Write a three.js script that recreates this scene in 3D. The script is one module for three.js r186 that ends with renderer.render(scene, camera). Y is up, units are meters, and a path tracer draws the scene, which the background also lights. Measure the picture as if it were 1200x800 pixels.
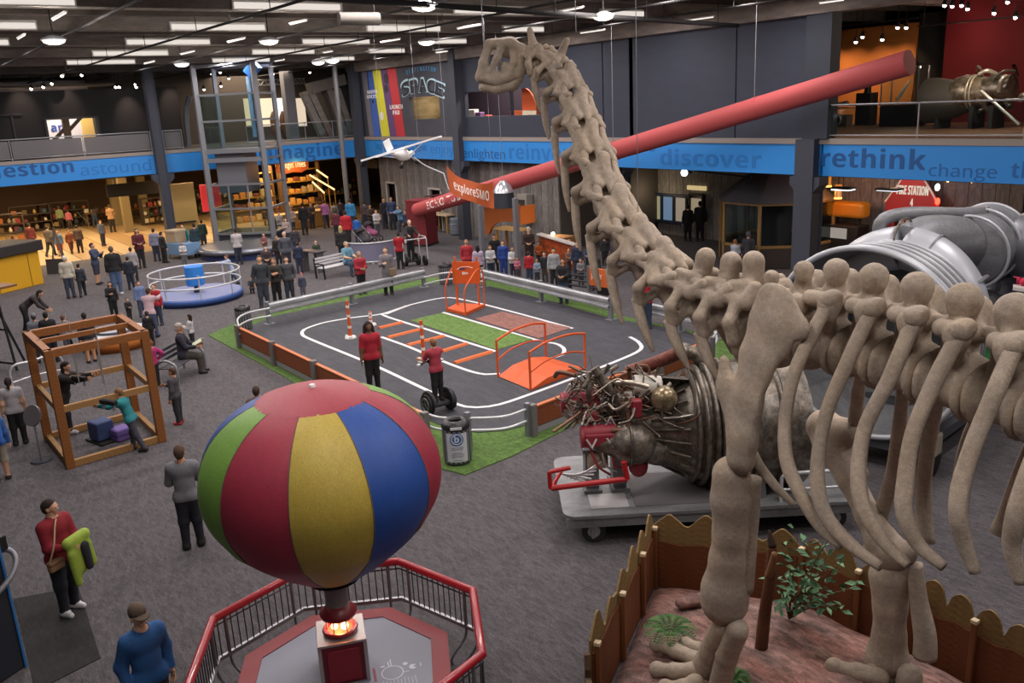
import * as THREE from 'three';
import { mergeGeometries, mergeVertices, toCreasedNormals } from 'three/addons/utils/BufferGeometryUtils.js';
import { RoundedBoxGeometry } from 'three/addons/geometries/RoundedBoxGeometry.js';
import { FontLoader } from 'three/addons/loaders/FontLoader.js';
import { RectAreaLightUniformsLib } from 'three/addons/lights/RectAreaLightUniformsLib.js';

// ---------------------------------------------------------------- camera, exposure, general light
const scene = new THREE.Scene();
const EYE = 6.75, FOCAL = 1016.1;
const camera = new THREE.PerspectiveCamera(2 * Math.atan(400 / FOCAL) * 180 / Math.PI, 1.5, 0.1, 300);
camera.rotation.order = 'YXZ';
camera.position.set(0, EYE, 0);
camera.rotation.set(THREE.MathUtils.degToRad(-15.4565), THREE.MathUtils.degToRad(54.4707), THREE.MathUtils.degToRad(-2.9127));
camera.updateMatrixWorld(true);
const renderer = new THREE.WebGLRenderer({ antialias: true });
renderer.toneMapping = THREE.LinearToneMapping;
renderer.toneMappingExposure = 1.0;
renderer.shadowMap.enabled = true;
RectAreaLightUniformsLib.init();
scene.background = new THREE.Color(0x000000);
const HALL = 1.0;            // strength of the hall's ceiling fixtures

// ---------------------------------------------------------------- pixel -> place
const V = (x, y, z) => new THREE.Vector3(x, y, z);
const CAMQ = camera.quaternion.clone();
const ray = (x, y) => V((x - 600) / FOCAL, -(y - 400) / FOCAL, -1).applyQuaternion(CAMQ);
const G = (x, y, h = 0) => { const d = ray(x, y), t = (h - EYE) / d.y; return V(d.x * t, h, d.z * t); };
const atX = (x, y, X) => { const d = ray(x, y), t = X / d.x; return V(X, EYE + d.y * t, d.z * t); };
const atZ = (x, y, Z) => { const d = ray(x, y), t = Z / d.z; return V(d.x * t, EYE + d.y * t, Z); };
const atD = (x, y, t) => { const d = ray(x, y); return V(d.x * t, EYE + d.y * t, d.z * t); };
const onPlane = (x, y, p0, n) => { const d = ray(x, y), o = V(0, EYE, 0), t = p0.clone().sub(o).dot(n) / d.dot(n); return d.multiplyScalar(t).add(o); };
const toPx = (p) => { const c = p.clone().sub(camera.position).applyQuaternion(CAMQ.clone().invert()); return [600 + FOCAL * c.x / -c.z, 400 - FOCAL * c.y / -c.z, -c.z]; };
function heightAt(p, ytop) { let a = 0.2, b = 12; for (let i = 0; i < 30; i++) { const m = (a + b) / 2; if (toPx(V(p.x, p.y + m, p.z))[1] > ytop) a = m; else b = m; } return a; }

// ---------------------------------------------------------------- helpers
let seed = 7;
const rnd = (a = 0, b = 1) => { seed = (seed * 1664525 + 1013904223) >>> 0; return a + (b - a) * (seed / 4294967296); };
const pick = (l) => l[Math.floor(rnd(0, l.length * 0.99999))];
const taken = {};
const numbered = (n) => { const k = taken[n] = (taken[n] ?? -1) + 1; return k ? n + '_' + String(k).padStart(3, '0') : n; };
function hash2(x, y, s) { let h = (x * 374761393 + y * 668265263 + s * 974711) | 0; h = Math.imul(h ^ (h >>> 13), 1274126177); return ((h ^ (h >>> 16)) >>> 0) / 4294967296; }
function vnoise(x, y, per, s) {
  const xi = Math.floor(x), yi = Math.floor(y), fx = x - xi, fy = y - yi, u = fx * fx * (3 - 2 * fx), v = fy * fy * (3 - 2 * fy);
  const w = (a) => ((a % per) + per) % per, h = (a, b) => hash2(w(a), w(b), s);
  return (h(xi, yi) * (1 - u) + h(xi + 1, yi) * u) * (1 - v) + (h(xi, yi + 1) * (1 - u) + h(xi + 1, yi + 1) * u) * v;
}
// a tileable texture from f(u, v, noise) -> brightness factor around 1, times a colour
function tex(size, metres, f, colour = true, mx = metres, my = metres) {
  const d = new Uint8Array(size * size * 4);
  const n = (u, v, k, s) => vnoise(u * k, v * k, k, s);
  for (let j = 0; j < size; j++) for (let i = 0; i < size; i++) {
    const r = f(i / size, j / size, n), o = (j * size + i) * 4, c = Array.isArray(r) ? r : [r, r, r];
    for (let k = 0; k < 3; k++) d[o + k] = Math.max(0, Math.min(255, c[k] * 255));
    d[o + 3] = 255;
  }
  const t = new THREE.DataTexture(d, size, size);
  t.wrapS = t.wrapT = THREE.RepeatWrapping; t.magFilter = THREE.LinearFilter; t.minFilter = THREE.LinearMipmapLinearFilter; t.generateMipmaps = true;
  t.repeat.set(1 / mx, 1 / my);
  if (colour) t.colorSpace = THREE.SRGBColorSpace;
  t.needsUpdate = true;
  return t;
}
const mats = {};
function M(hex, rough = 0.7, metal = 0, o = {}) {
  const key = hex + '|' + rough + '|' + metal + '|' + Object.entries(o).map(([k, v]) => k + (v?.uuid || v)).join();
  return mats[key] ??= new (Object.keys(o).some((k) => /clearcoat|sheen|transmission|thickness|ior|anisotropy/.test(k)) ? THREE.MeshPhysicalMaterial : THREE.MeshStandardMaterial)({ color: hex, roughness: rough, metalness: metal, ...o });
}
const tmpE = new THREE.Euler(), tmpQ = new THREE.Quaternion(), tmpM = new THREE.Matrix4(), one = V(1, 1, 1);
const place = (g, x = 0, y = 0, z = 0, rx = 0, ry = 0, rz = 0) => g.applyMatrix4(tmpM.compose(V(x, y, z), tmpQ.setFromEuler(tmpE.set(rx, ry, rz, 'YXZ')), one));
const box = (w, h, d, x, y, z, rx, ry, rz) => place(new THREE.BoxGeometry(w, h, d), x, y, z, rx, ry, rz);
const rbox = (w, h, d, r, x, y, z, rx, ry, rz) => place(new RoundedBoxGeometry(w, h, d, 2, Math.min(r, w / 2.01, h / 2.01, d / 2.01)), x, y, z, rx, ry, rz);
const cyl = (r1, r2, h, n, x, y, z, rx, ry, rz) => place(new THREE.CylinderGeometry(r1, r2, h, n), x, y, z, rx, ry, rz);
const ball = (r, x, y, z, n = 16, sy = 1) => place(new THREE.SphereGeometry(r, n, Math.ceil(n * 0.7)).scale(1, sy, 1), x, y, z);
const torus = (R, r, x, y, z, rx = 0, ry = 0, rz = 0, n = 40, m = 8, arc = Math.PI * 2) => place(new THREE.TorusGeometry(R, r, m, n, arc), x, y, z, rx, ry, rz);
const vec = (p) => p.isVector3 ? p : V(...p);
function rod(a, b, r, n = 8, r2 = r) {
  a = vec(a); b = vec(b); const d = b.clone().sub(a), g = new THREE.CylinderGeometry(r2, r, d.length(), n);
  return g.applyMatrix4(tmpM.compose(a.clone().add(b).multiplyScalar(0.5), tmpQ.setFromUnitVectors(V(0, 1, 0), d.clone().normalize()), one));
}
function beam(a, b, w, h) {   // a square bar from a to b
  a = vec(a); b = vec(b); const d = b.clone().sub(a), L = d.length(), z = d.clone().normalize(), up = Math.abs(z.y) > 0.98 ? V(1, 0, 0) : V(0, 1, 0), x = up.clone().cross(z).normalize(), y = z.clone().cross(x);
  return new THREE.BoxGeometry(w, h, L).applyMatrix4(new THREE.Matrix4().makeBasis(x, y, z).setPosition(a.clone().add(b).multiplyScalar(0.5)));
}
const pipe = (pts, r, n = 24, m = 8, closed = false, tension = 0.5) => new THREE.TubeGeometry(new THREE.CatmullRomCurve3(pts.map(vec), closed, 'catmullrom', tension), n, r, m, closed);
function taper(pts, radii, n = 24, m = 10, flat = null) {  // a swept bone with changing radius; flat = [ratio] flattens the section across
  const c = new THREE.CatmullRomCurve3(pts.map(vec)), fr = c.computeFrenetFrames(n, false), pos = [], idx = [];
  for (let i = 0; i <= n; i++) {
    const t = i / n, p = c.getPointAt(t), f = t * (radii.length - 1), k = Math.min(radii.length - 2, Math.floor(f)), r = radii[k] + (radii[k + 1] - radii[k]) * (f - k);
    for (let j = 0; j < m; j++) { const a = j / m * 2 * Math.PI, q = fr.normals[i].clone().multiplyScalar(Math.cos(a) * r).addScaledVector(fr.binormals[i], Math.sin(a) * r * (flat ?? 1)).add(p); pos.push(q.x, q.y, q.z); }
  }
  for (let i = 0; i < n; i++) for (let j = 0; j < m; j++) { const a = i * m + j, b = i * m + (j + 1) % m, d = a + m, e = b + m; idx.push(a, b, d, b, e, d); }
  const s = c.getPointAt(0), e = c.getPointAt(1), bi = pos.length / 3; pos.push(s.x, s.y, s.z, e.x, e.y, e.z);
  for (let j = 0; j < m; j++) { idx.push(bi, (j + 1) % m, j); idx.push(bi + 1, n * m + j, n * m + (j + 1) % m); }
  const g = new THREE.BufferGeometry(); g.setAttribute('position', new THREE.Float32BufferAttribute(pos, 3)); g.setIndex(idx); g.computeVertexNormals(); return g;
}
const lathe = (pts, n = 32) => new THREE.LatheGeometry(pts.map(([x, y]) => new THREE.Vector2(x, y)), n);
function extrude(pts, depth, bevel = 0, holes = []) {
  const s = pts instanceof THREE.Shape ? pts : new THREE.Shape(pts.map(([x, y]) => new THREE.Vector2(x, y)));
  for (const h of holes) s.holes.push(new THREE.Path(h.map(([x, y]) => new THREE.Vector2(x, y))));
  return new THREE.ExtrudeGeometry(s, { depth, bevelEnabled: bevel > 0, bevelSize: bevel, bevelThickness: bevel, bevelSegments: 2, curveSegments: 6 });
}
const flatY = (g) => g.rotateX(-Math.PI / 2);                       // shape x,y -> floor x,-z
function clean(g) { const o = new THREE.BufferGeometry(), s = g.index ? g.toNonIndexed() : g; o.setAttribute('position', s.attributes.position); if (!s.attributes.normal) s.computeVertexNormals(); o.setAttribute('normal', s.attributes.normal); if (s.attributes.color) o.setAttribute('color', s.attributes.color); return o; }
function metricUV(g) {      // uv in metres from the side a face points to
  const p = g.attributes.position, n = g.attributes.normal, uv = new Float32Array(p.count * 2);
  for (let i = 0; i < p.count; i += 3) {
    let ax = 0, ay = 0, az = 0; for (let k = 0; k < 3; k++) { ax += n.getX(i + k); ay += n.getY(i + k); az += n.getZ(i + k); }
    ax = Math.abs(ax); ay = Math.abs(ay); az = Math.abs(az);
    for (let k = 0; k < 3; k++) { const x = p.getX(i + k), y = p.getY(i + k), z = p.getZ(i + k), o = (i + k) * 2; if (ay >= ax && ay >= az) { uv[o] = x; uv[o + 1] = z; } else if (ax >= az) { uv[o] = z; uv[o + 1] = y; } else { uv[o] = x; uv[o + 1] = y; } }
  }
  g.setAttribute('uv', new THREE.BufferAttribute(uv, 2)); return g;
}
function join(list) { list = (Array.isArray(list) ? list : [list]).map(clean); return list.length > 1 ? mergeGeometries(list) : list[0]; }
function mesh(name, geos, m, parent, keep = false) {
  const g = keep ? geos : metricUV(join(geos)), o = new THREE.Mesh(g, m);
  o.name = parent ? name : numbered(name); o.castShadow = o.receiveShadow = true; (parent || scene).add(o); return o;
}
function tag(o, label, category, group) { o.userData.label = label; if (category) o.userData.category = category; if (group) o.userData.group = group; return o; }
function thing(name, label, category, p = [0, 0, 0], turn = 0, group) {
  const o = new THREE.Group(); o.name = numbered(name); p = vec(p); o.position.copy(p); o.rotation.y = turn; scene.add(o); return tag(o, label, category, group);
}
function struct(name, geos, m, parent) { const o = mesh(name, geos, m, parent); if (!parent) o.userData.kind = 'structure'; return o; }
function dup(o, p, turn, label) { const c = o.clone(); c.name = numbered(o.name.replace(/_\d\d\d$/, '')); c.userData = { ...o.userData }; if (p) c.position.copy(vec(p)); if (turn !== undefined) c.rotation.y = turn; if (label) c.userData.label = label; scene.add(c); return c; }
function rect(w, h, x, y, z, color, power, look = [0, -1, 0]) { const l = new THREE.RectAreaLight(color, power, w, h); l.position.set(x, y, z); l.lookAt(x + look[0], y + look[1], z + look[2]); scene.add(l); return l; }
function point(x, y, z, color, power, size = 4) { const l = new THREE.PointLight(color, power, 0, 2); l.position.set(x, y, z); l.castShadow = true; l.shadow.radius = size; scene.add(l); return l; }
const BOLD = await new FontLoader().loadAsync('fonts/droid/droid_sans_bold.typeface.json');
const REG = await new FontLoader().loadAsync('fonts/droid/droid_sans_regular.typeface.json');
function words(text, size, depth = 0.01, font = BOLD, width = 0) {   // lettering, lower left corner at the origin, facing +z
  const s = font.generateShapes(text, size), g = new THREE.ExtrudeGeometry(s, { depth, bevelEnabled: false, curveSegments: 3 });
  g.computeBoundingBox(); const b = g.boundingBox; g.translate(-b.min.x, 0, 0); if (width) g.scale(width / (b.max.x - b.min.x), 1, 1); return g;
}
// smooth solid from a distance function: surface nets
function nets(f, lo, hi, h) {
  const nx = Math.ceil((hi[0] - lo[0]) / h) + 1, ny = Math.ceil((hi[1] - lo[1]) / h) + 1, nz = Math.ceil((hi[2] - lo[2]) / h) + 1, val = new Float32Array(nx * ny * nz), sx = 1, sy = nx, sz = nx * ny;
  for (let k = 0, i = 0; k < nz; k++) for (let j = 0; j < ny; j++) for (let a = 0; a < nx; a++, i++) val[i] = f(lo[0] + a * h, lo[1] + j * h, lo[2] + k * h);
  const id = new Int32Array(nx * ny * nz).fill(-1), pos = [], idx = [];
  const E = [[0, 1], [2, 3], [4, 5], [6, 7], [0, 2], [1, 3], [4, 6], [5, 7], [0, 4], [1, 5], [2, 6], [3, 7]], off = [0, sx, sy, sx + sy, sz, sx + sz, sy + sz, sx + sy + sz];
  for (let k = 0; k < nz - 1; k++) for (let j = 0; j < ny - 1; j++) for (let a = 0; a < nx - 1; a++) {
    const b = a + j * sy + k * sz; let m = 0; for (let c = 0; c < 8; c++) if (val[b + off[c]] < 0) m |= 1 << c;
    if (m === 0 || m === 255) continue;
    let x = 0, y = 0, z = 0, n = 0;
    for (const [p, q] of E) { const u = val[b + off[p]], v = val[b + off[q]]; if ((u < 0) === (v < 0)) continue; const t = u / (u - v); x += (p & 1) + t * ((q & 1) - (p & 1)); y += ((p >> 1) & 1) + t * (((q >> 1) & 1) - ((p >> 1) & 1)); z += (p >> 2) + t * ((q >> 2) - (p >> 2)); n++; }
    id[b] = pos.length / 3; pos.push(lo[0] + (a + x / n) * h, lo[1] + (j + y / n) * h, lo[2] + (k + z / n) * h);
  }
  const quad = (a, b, c, d, flip) => { if (a < 0 || b < 0 || c < 0 || d < 0) return; if (flip) idx.push(a, c, b, a, d, c); else idx.push(a, b, c, a, c, d); };
  for (let k = 1; k < nz - 1; k++) for (let j = 1; j < ny - 1; j++) for (let a = 1; a < nx - 1; a++) {
    const b = a + j * sy + k * sz, s = val[b] < 0;
    if (s !== (val[b + sx] < 0)) quad(id[b - sy - sz], id[b - sz], id[b], id[b - sy], !s);
    if (s !== (val[b + sy] < 0)) quad(id[b - sx - sz], id[b - sx], id[b], id[b - sz], !s);
    if (s !== (val[b + sz] < 0)) quad(id[b - sx - sy], id[b - sy], id[b], id[b - sx], !s);
  }
  const g = new THREE.BufferGeometry(); g.setAttribute('position', new THREE.Float32BufferAttribute(pos, 3)); g.setIndex(idx); g.computeVertexNormals(); return g;
}
// tapered capsule [ax,ay,az,ra,bx,by,bz,rb,(nx,ny,nz,stretch)]: stretch > 1 thins it along n
function capD(c, x, y, z) {
  let px = x - c[0], py = y - c[1], pz = z - c[2]; const bx = c[4] - c[0], by = c[5] - c[1], bz = c[6] - c[2], L = bx * bx + by * by + bz * bz;
  let t = L > 1e-9 ? (px * bx + py * by + pz * bz) / L : 0; t = t < 0 ? 0 : t > 1 ? 1 : t;
  px -= bx * t; py -= by * t; pz -= bz * t;
  if (c.length > 8) { const s = (px * c[8] + py * c[9] + pz * c[10]) * (c[11] - 1); px += s * c[8]; py += s * c[9]; pz += s * c[10]; }
  return Math.sqrt(px * px + py * py + pz * pz) - (c[3] + (c[7] - c[3]) * t);
}
function blend(caps, k = 0.04, cuts = []) {
  return (x, y, z) => {
    let d = 1e3; for (const c of caps) { const e = capD(c, x, y, z), h = Math.max(k - Math.abs(d - e), 0) / k; d = Math.min(d, e) - h * h * k * 0.25; }
    for (const c of cuts) d = Math.max(d, -capD(c, x, y, z)); return d;
  };
}
function solid(caps, cell, k = 0.04, cuts = []) {
  const lo = [1e3, 1e3, 1e3], hi = [-1e3, -1e3, -1e3];
  for (const c of caps) for (let i = 0; i < 3; i++) { lo[i] = Math.min(lo[i], c[i] - c[3], c[4 + i] - c[7]); hi[i] = Math.max(hi[i], c[i] + c[3], c[4 + i] + c[7]); }
  for (let i = 0; i < 3; i++) { lo[i] -= cell * 2.2; hi[i] += cell * 2.2; }
  return nets(blend(caps, k, cuts), lo, hi, cell);
}
const cap = (a, ra, b, rb, n, s) => { a = vec(a); b = vec(b); const c = [a.x, a.y, a.z, ra, b.x, b.y, b.z, rb]; if (n) { n = vec(n).clone().normalize(); c.push(n.x, n.y, n.z, s); } return c; };
// ---------------------------------------------------------------- surfaces
const XL = -48.6, ZR = -24.3, F2 = 5.15, BT = 4.98, BB = 4.0, RT = 6.15, DECK = 9.75;
const carpetT = tex(512, 1, (u, v, n) => 0.72 + 0.34 * (n(u, v, 256, 1) - 0.5) + 0.22 * (n(u * 1, v * 4, 64, 2) - 0.5) + 0.16 * (n(u, v, 24, 3) - 0.5), true, 3.2);
const asphaltT = tex(512, 1, (u, v, n) => 0.78 + 0.18 * (n(u * 5, v, 40, 4) - 0.5) + 0.16 * (n(u, v, 12, 5) - 0.5) + 0.12 * (n(u, v, 240, 6) - 0.5), true, 4);
const turfT = tex(512, 1, (u, v, n) => { const a = 0.78 + 0.5 * (n(u, v, 200, 7) - 0.5) + 0.2 * (n(u, v, 20, 8) - 0.5); return [a, a, a * 0.95]; }, true, 1.6);
const concT = tex(256, 1, (u, v, n) => 0.86 + 0.16 * (n(u, v, 8, 9) - 0.5) + 0.1 * (n(u, v, 60, 10) - 0.5), true, 3);
const plainT = tex(128, 1, (u, v, n) => 0.95 + 0.06 * (n(u, v, 6, 9) - 0.5) + 0.04 * (n(u, v, 50, 10) - 0.5), true, 3);
const woodT = tex(512, 1, (u, v, n) => 0.82 + 0.3 * (n(u * 1, v * 12, 24, 11) - 0.5) + 0.14 * (n(u * 2, v * 40, 50, 12) - 0.5), true, 1.2);
const wood2T = tex(512, 1, (u, v, n) => 0.82 + 0.3 * (n(u * 12, v, 24, 11) - 0.5) + 0.14 * (n(u * 40, v * 2, 50, 12) - 0.5), true, 1.2);
const boneT = tex(512, 1, (u, v, n) => { const a = 0.88 + 0.12 * (n(u, v, 5, 13) - 0.5) + 0.09 * (n(u, v, 30, 14) - 0.5) + 0.12 * (n(u, v, 150, 15) - 0.5), w = n(u, v, 6, 16); return [a, a * (0.985 - 0.02 * w), a * (0.96 - 0.06 * w)]; }, true, 1.1);
const rockT = tex(512, 1, (u, v, n) => { const a = 0.74 + 0.34 * (n(u, v, 6, 17) - 0.5) + 0.28 * (n(u, v, 22, 18) - 0.5) + 0.2 * (n(u, v, 120, 19) - 0.5), w = n(u, v, 5, 20); return [a, a * (0.88 + 0.16 * w), a * (0.84 + 0.22 * w)]; }, true, 2.4);
const metalT = tex(256, 1, (u, v, n) => { const a = 0.8 + 0.35 * (n(u, v, 12, 21) - 0.5) + 0.25 * (n(u, v, 50, 22) - 0.5), w = n(u, v, 7, 23); return [a, a * (0.985 - 0.05 * w), a * (0.96 - 0.1 * w)]; }, true, 0.9);
const boardT = tex(512, 1, (u, v, n) => 0.86 + 0.2 * (n(u, v * 0.15, 40, 24) - 0.5) + 0.12 * (n(u, v * 0.5, 128, 25) - 0.5), true, 2.4);
const fabricT = tex(256, 1, (u, v, n) => 0.9 + 0.16 * (n(u, v, 128, 26) - 0.5) + 0.03 * (n(u, v, 9, 27) - 0.5), true, 0.5);
const mCarpet = M('#746f74', 0.95, 0, { map: carpetT, bumpMap: carpetT, bumpScale: 0.006 });
const mConc = M('#968d88', 0.9, 0, { map: concT }), mDeck = M('#5b524d', 0.95, 0, { map: concT });
const mSteel = M('#9a9ca2', 0.45, 0.7), mSteelDull = M('#777a80', 0.6, 0.4, { map: concT }), mDark = M('#2b2d36', 0.75), mColumn = M('#3b3f4b', 0.7), mBlack = M('#131214', 0.8);
const mBand = M('#2a86d6', 0.5), mWall = M('#333949', 0.75, 0, { map: plainT }), mGlass = M('#e8f2f4', 0.05, 0, { transmission: 1, thickness: 0, ior: 1.45 });
const mGold = M('#b48a2e', 0.5), mWhite = M('#e4e4e2', 0.55), mTrim = M('#8f8782', 0.7);
const glow = (hex, k) => M('#222222', 0.6, 0, { emissive: hex, emissiveIntensity: k });

// floor: the hall's carpet, the shop's plank floor, floors under the balconies
struct('floor', [box(54.6, 0.2, 50, -21.3, -0.1, -13)], mCarpet);
const shopFloorM = M('#c69a63', 0.55, 0, { map: wood2T });
{ const f = struct('floor', [box(20, 0.18, 50, -58.6, -0.11, -13)], M('#3a2d22', 0.9)); 
  const ms = ['#c4a47c', '#b3936b', '#ccb18c'].map((c) => M(c, 0.5, 0, { map: wood2T }));
  for (let i = 0; i < 34; i++) mesh('plank', box(19.9, 0.02, 0.96, -58.6, -0.01, -27.5 + i), ms[(i * 7) % 3], f); }
// outer walls of the building, closed behind the camera
struct('wall_back', box(0.3, 10.4, 50, 6.15, 5, -13), mWall);
struct('wall_near', box(75, 10.4, 0.3, -31, 5, 12.1), mWall);
struct('wall_shop', box(0.3, 10.4, 50, -68.4, 5, -13), M('#4b3a2c', 0.85));
struct('wall_far', box(75, 10.4, 0.3, -31, 5, -38.1), M('#241f20', 0.9));
// ceiling: concrete deck, beams along z, conduits, strip fixtures, lamps
const ceil = struct('ceiling', box(76, 0.25, 51, -31, DECK + 0.125, -13), mDeck);
for (let k = -3; k <= 8; k++) mesh('beam', box(0.55, 0.42, 50, -23.2 - 5.55 * k, DECK - 0.21, -13), mConc, ceil);
for (let k = -3; k <= 8; k++) mesh('beam', box(0.3, 0.3, 50, -20.4 - 5.55 * k, DECK - 0.15, -13), M('#6b625d', 0.95, 0, { map: concT }), ceil);
for (const z of [-5, -8.2, -11.4, -14.6, -17.8, -21]) mesh('conduit', rod([3, 9.05, z], [-66, 9.05, z], 0.035, 6), mBlack, ceil);
for (let k = 0; k < 14; k++) mesh('hanger', [-8.2, -14.6, -21].map((z) => rod([-9.3 - 2.77 * k, 9.05, z], [-9.3 - 2.77 * k, DECK, z], 0.012, 5)), mBlack, ceil);
{ const a = atZ(300, 0, -13), p0 = G(110, 0, 8.6), p1 = G(760, 32, 8.6), p2 = G(885, 36, 8.6); // the big black pipe crossing under the beams
  mesh('pipe', [rod([-13.5, 8.75, 2], [-19.6, 8.75, -23.6], 0.07, 8)], mBlack, ceil);
  for (let i = 0; i < 6; i++) mesh('hanger', rod([-14.3 - i * 0.95, 8.75, -2 - i * 4], [-14.3 - i * 0.95, DECK, -2 - i * 4], 0.015, 5), mBlack, ceil); }
struct('trim_1', box(46, 0.5, 0.5, -26.2, 9.1, -24.3), M('#8d837d', 0.9, 0, { map: concT }));
struct('trim_2', box(0.5, 0.5, 35, XL, 9.4, -7), M('#5d5652', 0.9, 0, { map: concT }));
// long fluorescent fixtures on the beams: they light the hall
const mHousing = M('#c9c6c2', 0.5), mLampOn = glow('#fff4ea', 0.8);
function stripFixture(x, z, len, f) {
  const t = thing('ceiling_light', 'long white fluorescent fixture fixed to a concrete ceiling beam', 'light', [x, 9.44, z], 0, 'fluorescent fixtures on the ceiling beams');
  mesh('housing', box(0.1, 0.26, len, -0.05, 0, 0), mHousing, t);
  mesh('diffuser', box(0.05, 0.15, len - 0.1, 0.02, -0.02, 0), mLampOn, t);
  rect(0.4, len, x + 0.1, 9.27, z, '#fff4f0', 46 * HALL * f);
}
for (let k = -4; k <= 4; k++) for (const [z0, len] of [[-8.2, 3.0], [-14.8, 3.0], [-20.6, 2.0], [-1.6, 3], [5, 3]]) {
  if (k >= 0 && z0 > 0 || k < -1 && z0 < -15) continue;
  stripFixture(-23.2 - 5.55 * k + 0.36, z0 - len / 2, len, z0 > 0 ? 0.2 : k < -3 ? 1.1 : k < -1 && z0 > -2 ? 1.0 : k < -1 ? 1.4 : 1.4);
}
// short strips hanging along the conduits
for (const [x1, y1, x2, y2] of [[62, 24, 79, 15], [21, 46, 31, 41], [267, 50, 285, 45], [212, 64, 226, 60], [169, 75, 180, 72], [441, 4, 462, 0], [446, 50, 469, 46], [379, 62, 396, 60], [322, 72, 336, 70], [536, 34, 564, 29], [654, 14, 690, 9], [680, 39, 710, 35], [511, 62, 530, 60], [800, 25, 836, 20], [340, 29, 362, 24], [960, 4, 990, 0]]) {
  const a = G(x1, y1, 8.95), b = G(x2, y2, 8.95); b.z = a.z;
  const t = thing('strip_light', 'thin white strip light hanging along a ceiling conduit', 'light', a, 0, 'thin strip lights along the conduits');
  const L = b.x - a.x;
  mesh('housing', box(L, 0.03, 0.06, L / 2, 0.03, 0), mHousing, t); mesh('tube', rod([0.02, 0, 0], [L - 0.02, 0, 0], 0.016, 8), glow('#fff8ee', 1.2), t);
}
for (const [x, y, on] of [[63, 47, 1], [315, 48, 1], [213, 75, 1], [390, 71, 0], [497, 7, 1], [500, 49, 1], [707, 19, 1], [373, 73, 1]]) {
  const p = G(x, y, 8.75), t = thing('round_lamp', 'round white high-bay lamp hanging under the ceiling deck', 'lamp', p, 0, 'round high-bay lamps under the ceiling');
  mesh('shade', lathe([[0.02, 0.12], [0.1, 0.11], [0.28, 0.04], [0.3, 0], [0.27, 0]], 20), M('#b9bcc2', 0.35, 0.5), t);
  mesh('lens', lathe([[0.27, 0], [0.24, -0.06], [0.14, -0.1], [0.001, -0.11]], 20), glow('#fff6ea', 1.6), t);
  mesh('stem', rod([0, 0.1, 0], [0, DECK - p.y, 0], 0.015, 6), mBlack, t);
  point(p.x, p.y - 0.1, p.z, '#fff1e2', 22 * HALL, 10);
}
{ const a = G(397, 22, 8.6), b = G(444, 22, 8.6), t = thing('air_duct', 'grey sheet metal duct length hung under the ceiling beams', 'duct', a);
  const d = b.clone().sub(a); mesh('duct', rod([0, 0, 0], d, 0.13, 14), M('#4c4845', 0.85), t); mesh('strap', [0.1, 0.9].map((k) => rod([d.x * k, 0.1, d.z * k], [d.x * k, 1.2, d.z * k], 0.012, 5)), mBlack, t); }

// blue fascia bands with words, balcony slabs, railings
const bandL = struct('trim_3', [box(0.3, BT - BB, 30, XL - 0.15, (BT + BB) / 2, -9.45)], mBand);
const bandR = struct('trim_4', [box(31.65, BT - BB, 0.3, -32.6, (BT + BB) / 2, ZR - 0.15)], mBand);
const bandG = struct('trim_5', [box(18, BT - BB, 0.3, -7.7, (BT + BB) / 2, ZR - 0.15)], mBand);
struct('trim_6', [box(0.34, F2 - BT, 30, XL - 0.13, (F2 + BT) / 2, -9.45)], mTrim);
struct('trim_7', [box(49, F2 - BT, 0.34, -24, (F2 + BT) / 2, ZR - 0.13)], mTrim);
struct('floor', [box(19.6, 0.9, 47, XL - 10.1, F2 - 0.45, -14.5)], M('#4c4644', 0.8));
struct('floor', [box(54, 0.9, 13.4, -20.6, F2 - 0.45, -31.2)], M('#3e3734', 0.8));
const mW1 = M('#195fa6', 0.55), mW2 = M('#1f70bd', 0.55), mW3 = M('#14508f', 0.55);
function bandWord(wall, text, x1, x2, ybase, capPx, m, font = BOLD) {   // a word spanning pixel columns x1..x2, baseline at pixel row ybase
  const left = wall === 'L' ? atX(x1, ybase, XL) : atZ(x1, ybase, ZR), right = wall === 'L' ? atX(x2, ybase, XL) : atZ(x2, ybase, ZR), top = wall === 'L' ? atX(x1, ybase - capPx, XL) : atZ(x1, ybase - capPx, ZR);
  const w = wall === 'L' ? left.z - right.z : right.x - left.x, g = words(text, top.y - left.y, 0.006, font, w);
  if (wall === 'L') place(g, XL + 0.001, left.y, left.z, 0, Math.PI / 2, 0); else place(g, left.x, left.y, ZR + 0.001);
  const o = mesh('lettering', g, m, wall === 'L' ? bandL : left.x > -17.3 ? bandG : bandR); o.userData.label = 'darker blue word ' + text; return o;
}
bandWord('L', 'question', -32, 89, 211, 16, mW3); bandWord('L', 'astound', 95, 179, 206, 13, mW2, REG); bandWord('L', 'imagine', 316, 404, 188, 16, mW1);
bandWord('R', 'learn something new', 441, 500, 175, 8, mW1, REG); bandWord('R', 'enjoy', 505, 532, 180, 11, mW2, REG); bandWord('R', 'enlighten', 543, 592, 184.5, 10, mW3, REG);
bandWord('R', 'reinvent', 597, 682, 186, 17, mW2); bandWord('R', 'pursue', 712, 768, 176, 9, mW3); bandWord('R', 'discover', 774, 892, 193, 18, mW2);
bandWord('R', 'rethink', 962, 1085, 195, 21, mW3); bandWord('R', 'change', 1088, 1168, 206, 14, mW1, REG); bandWord('R', 'think', 1184, 1256, 208, 18, mW1);
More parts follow.
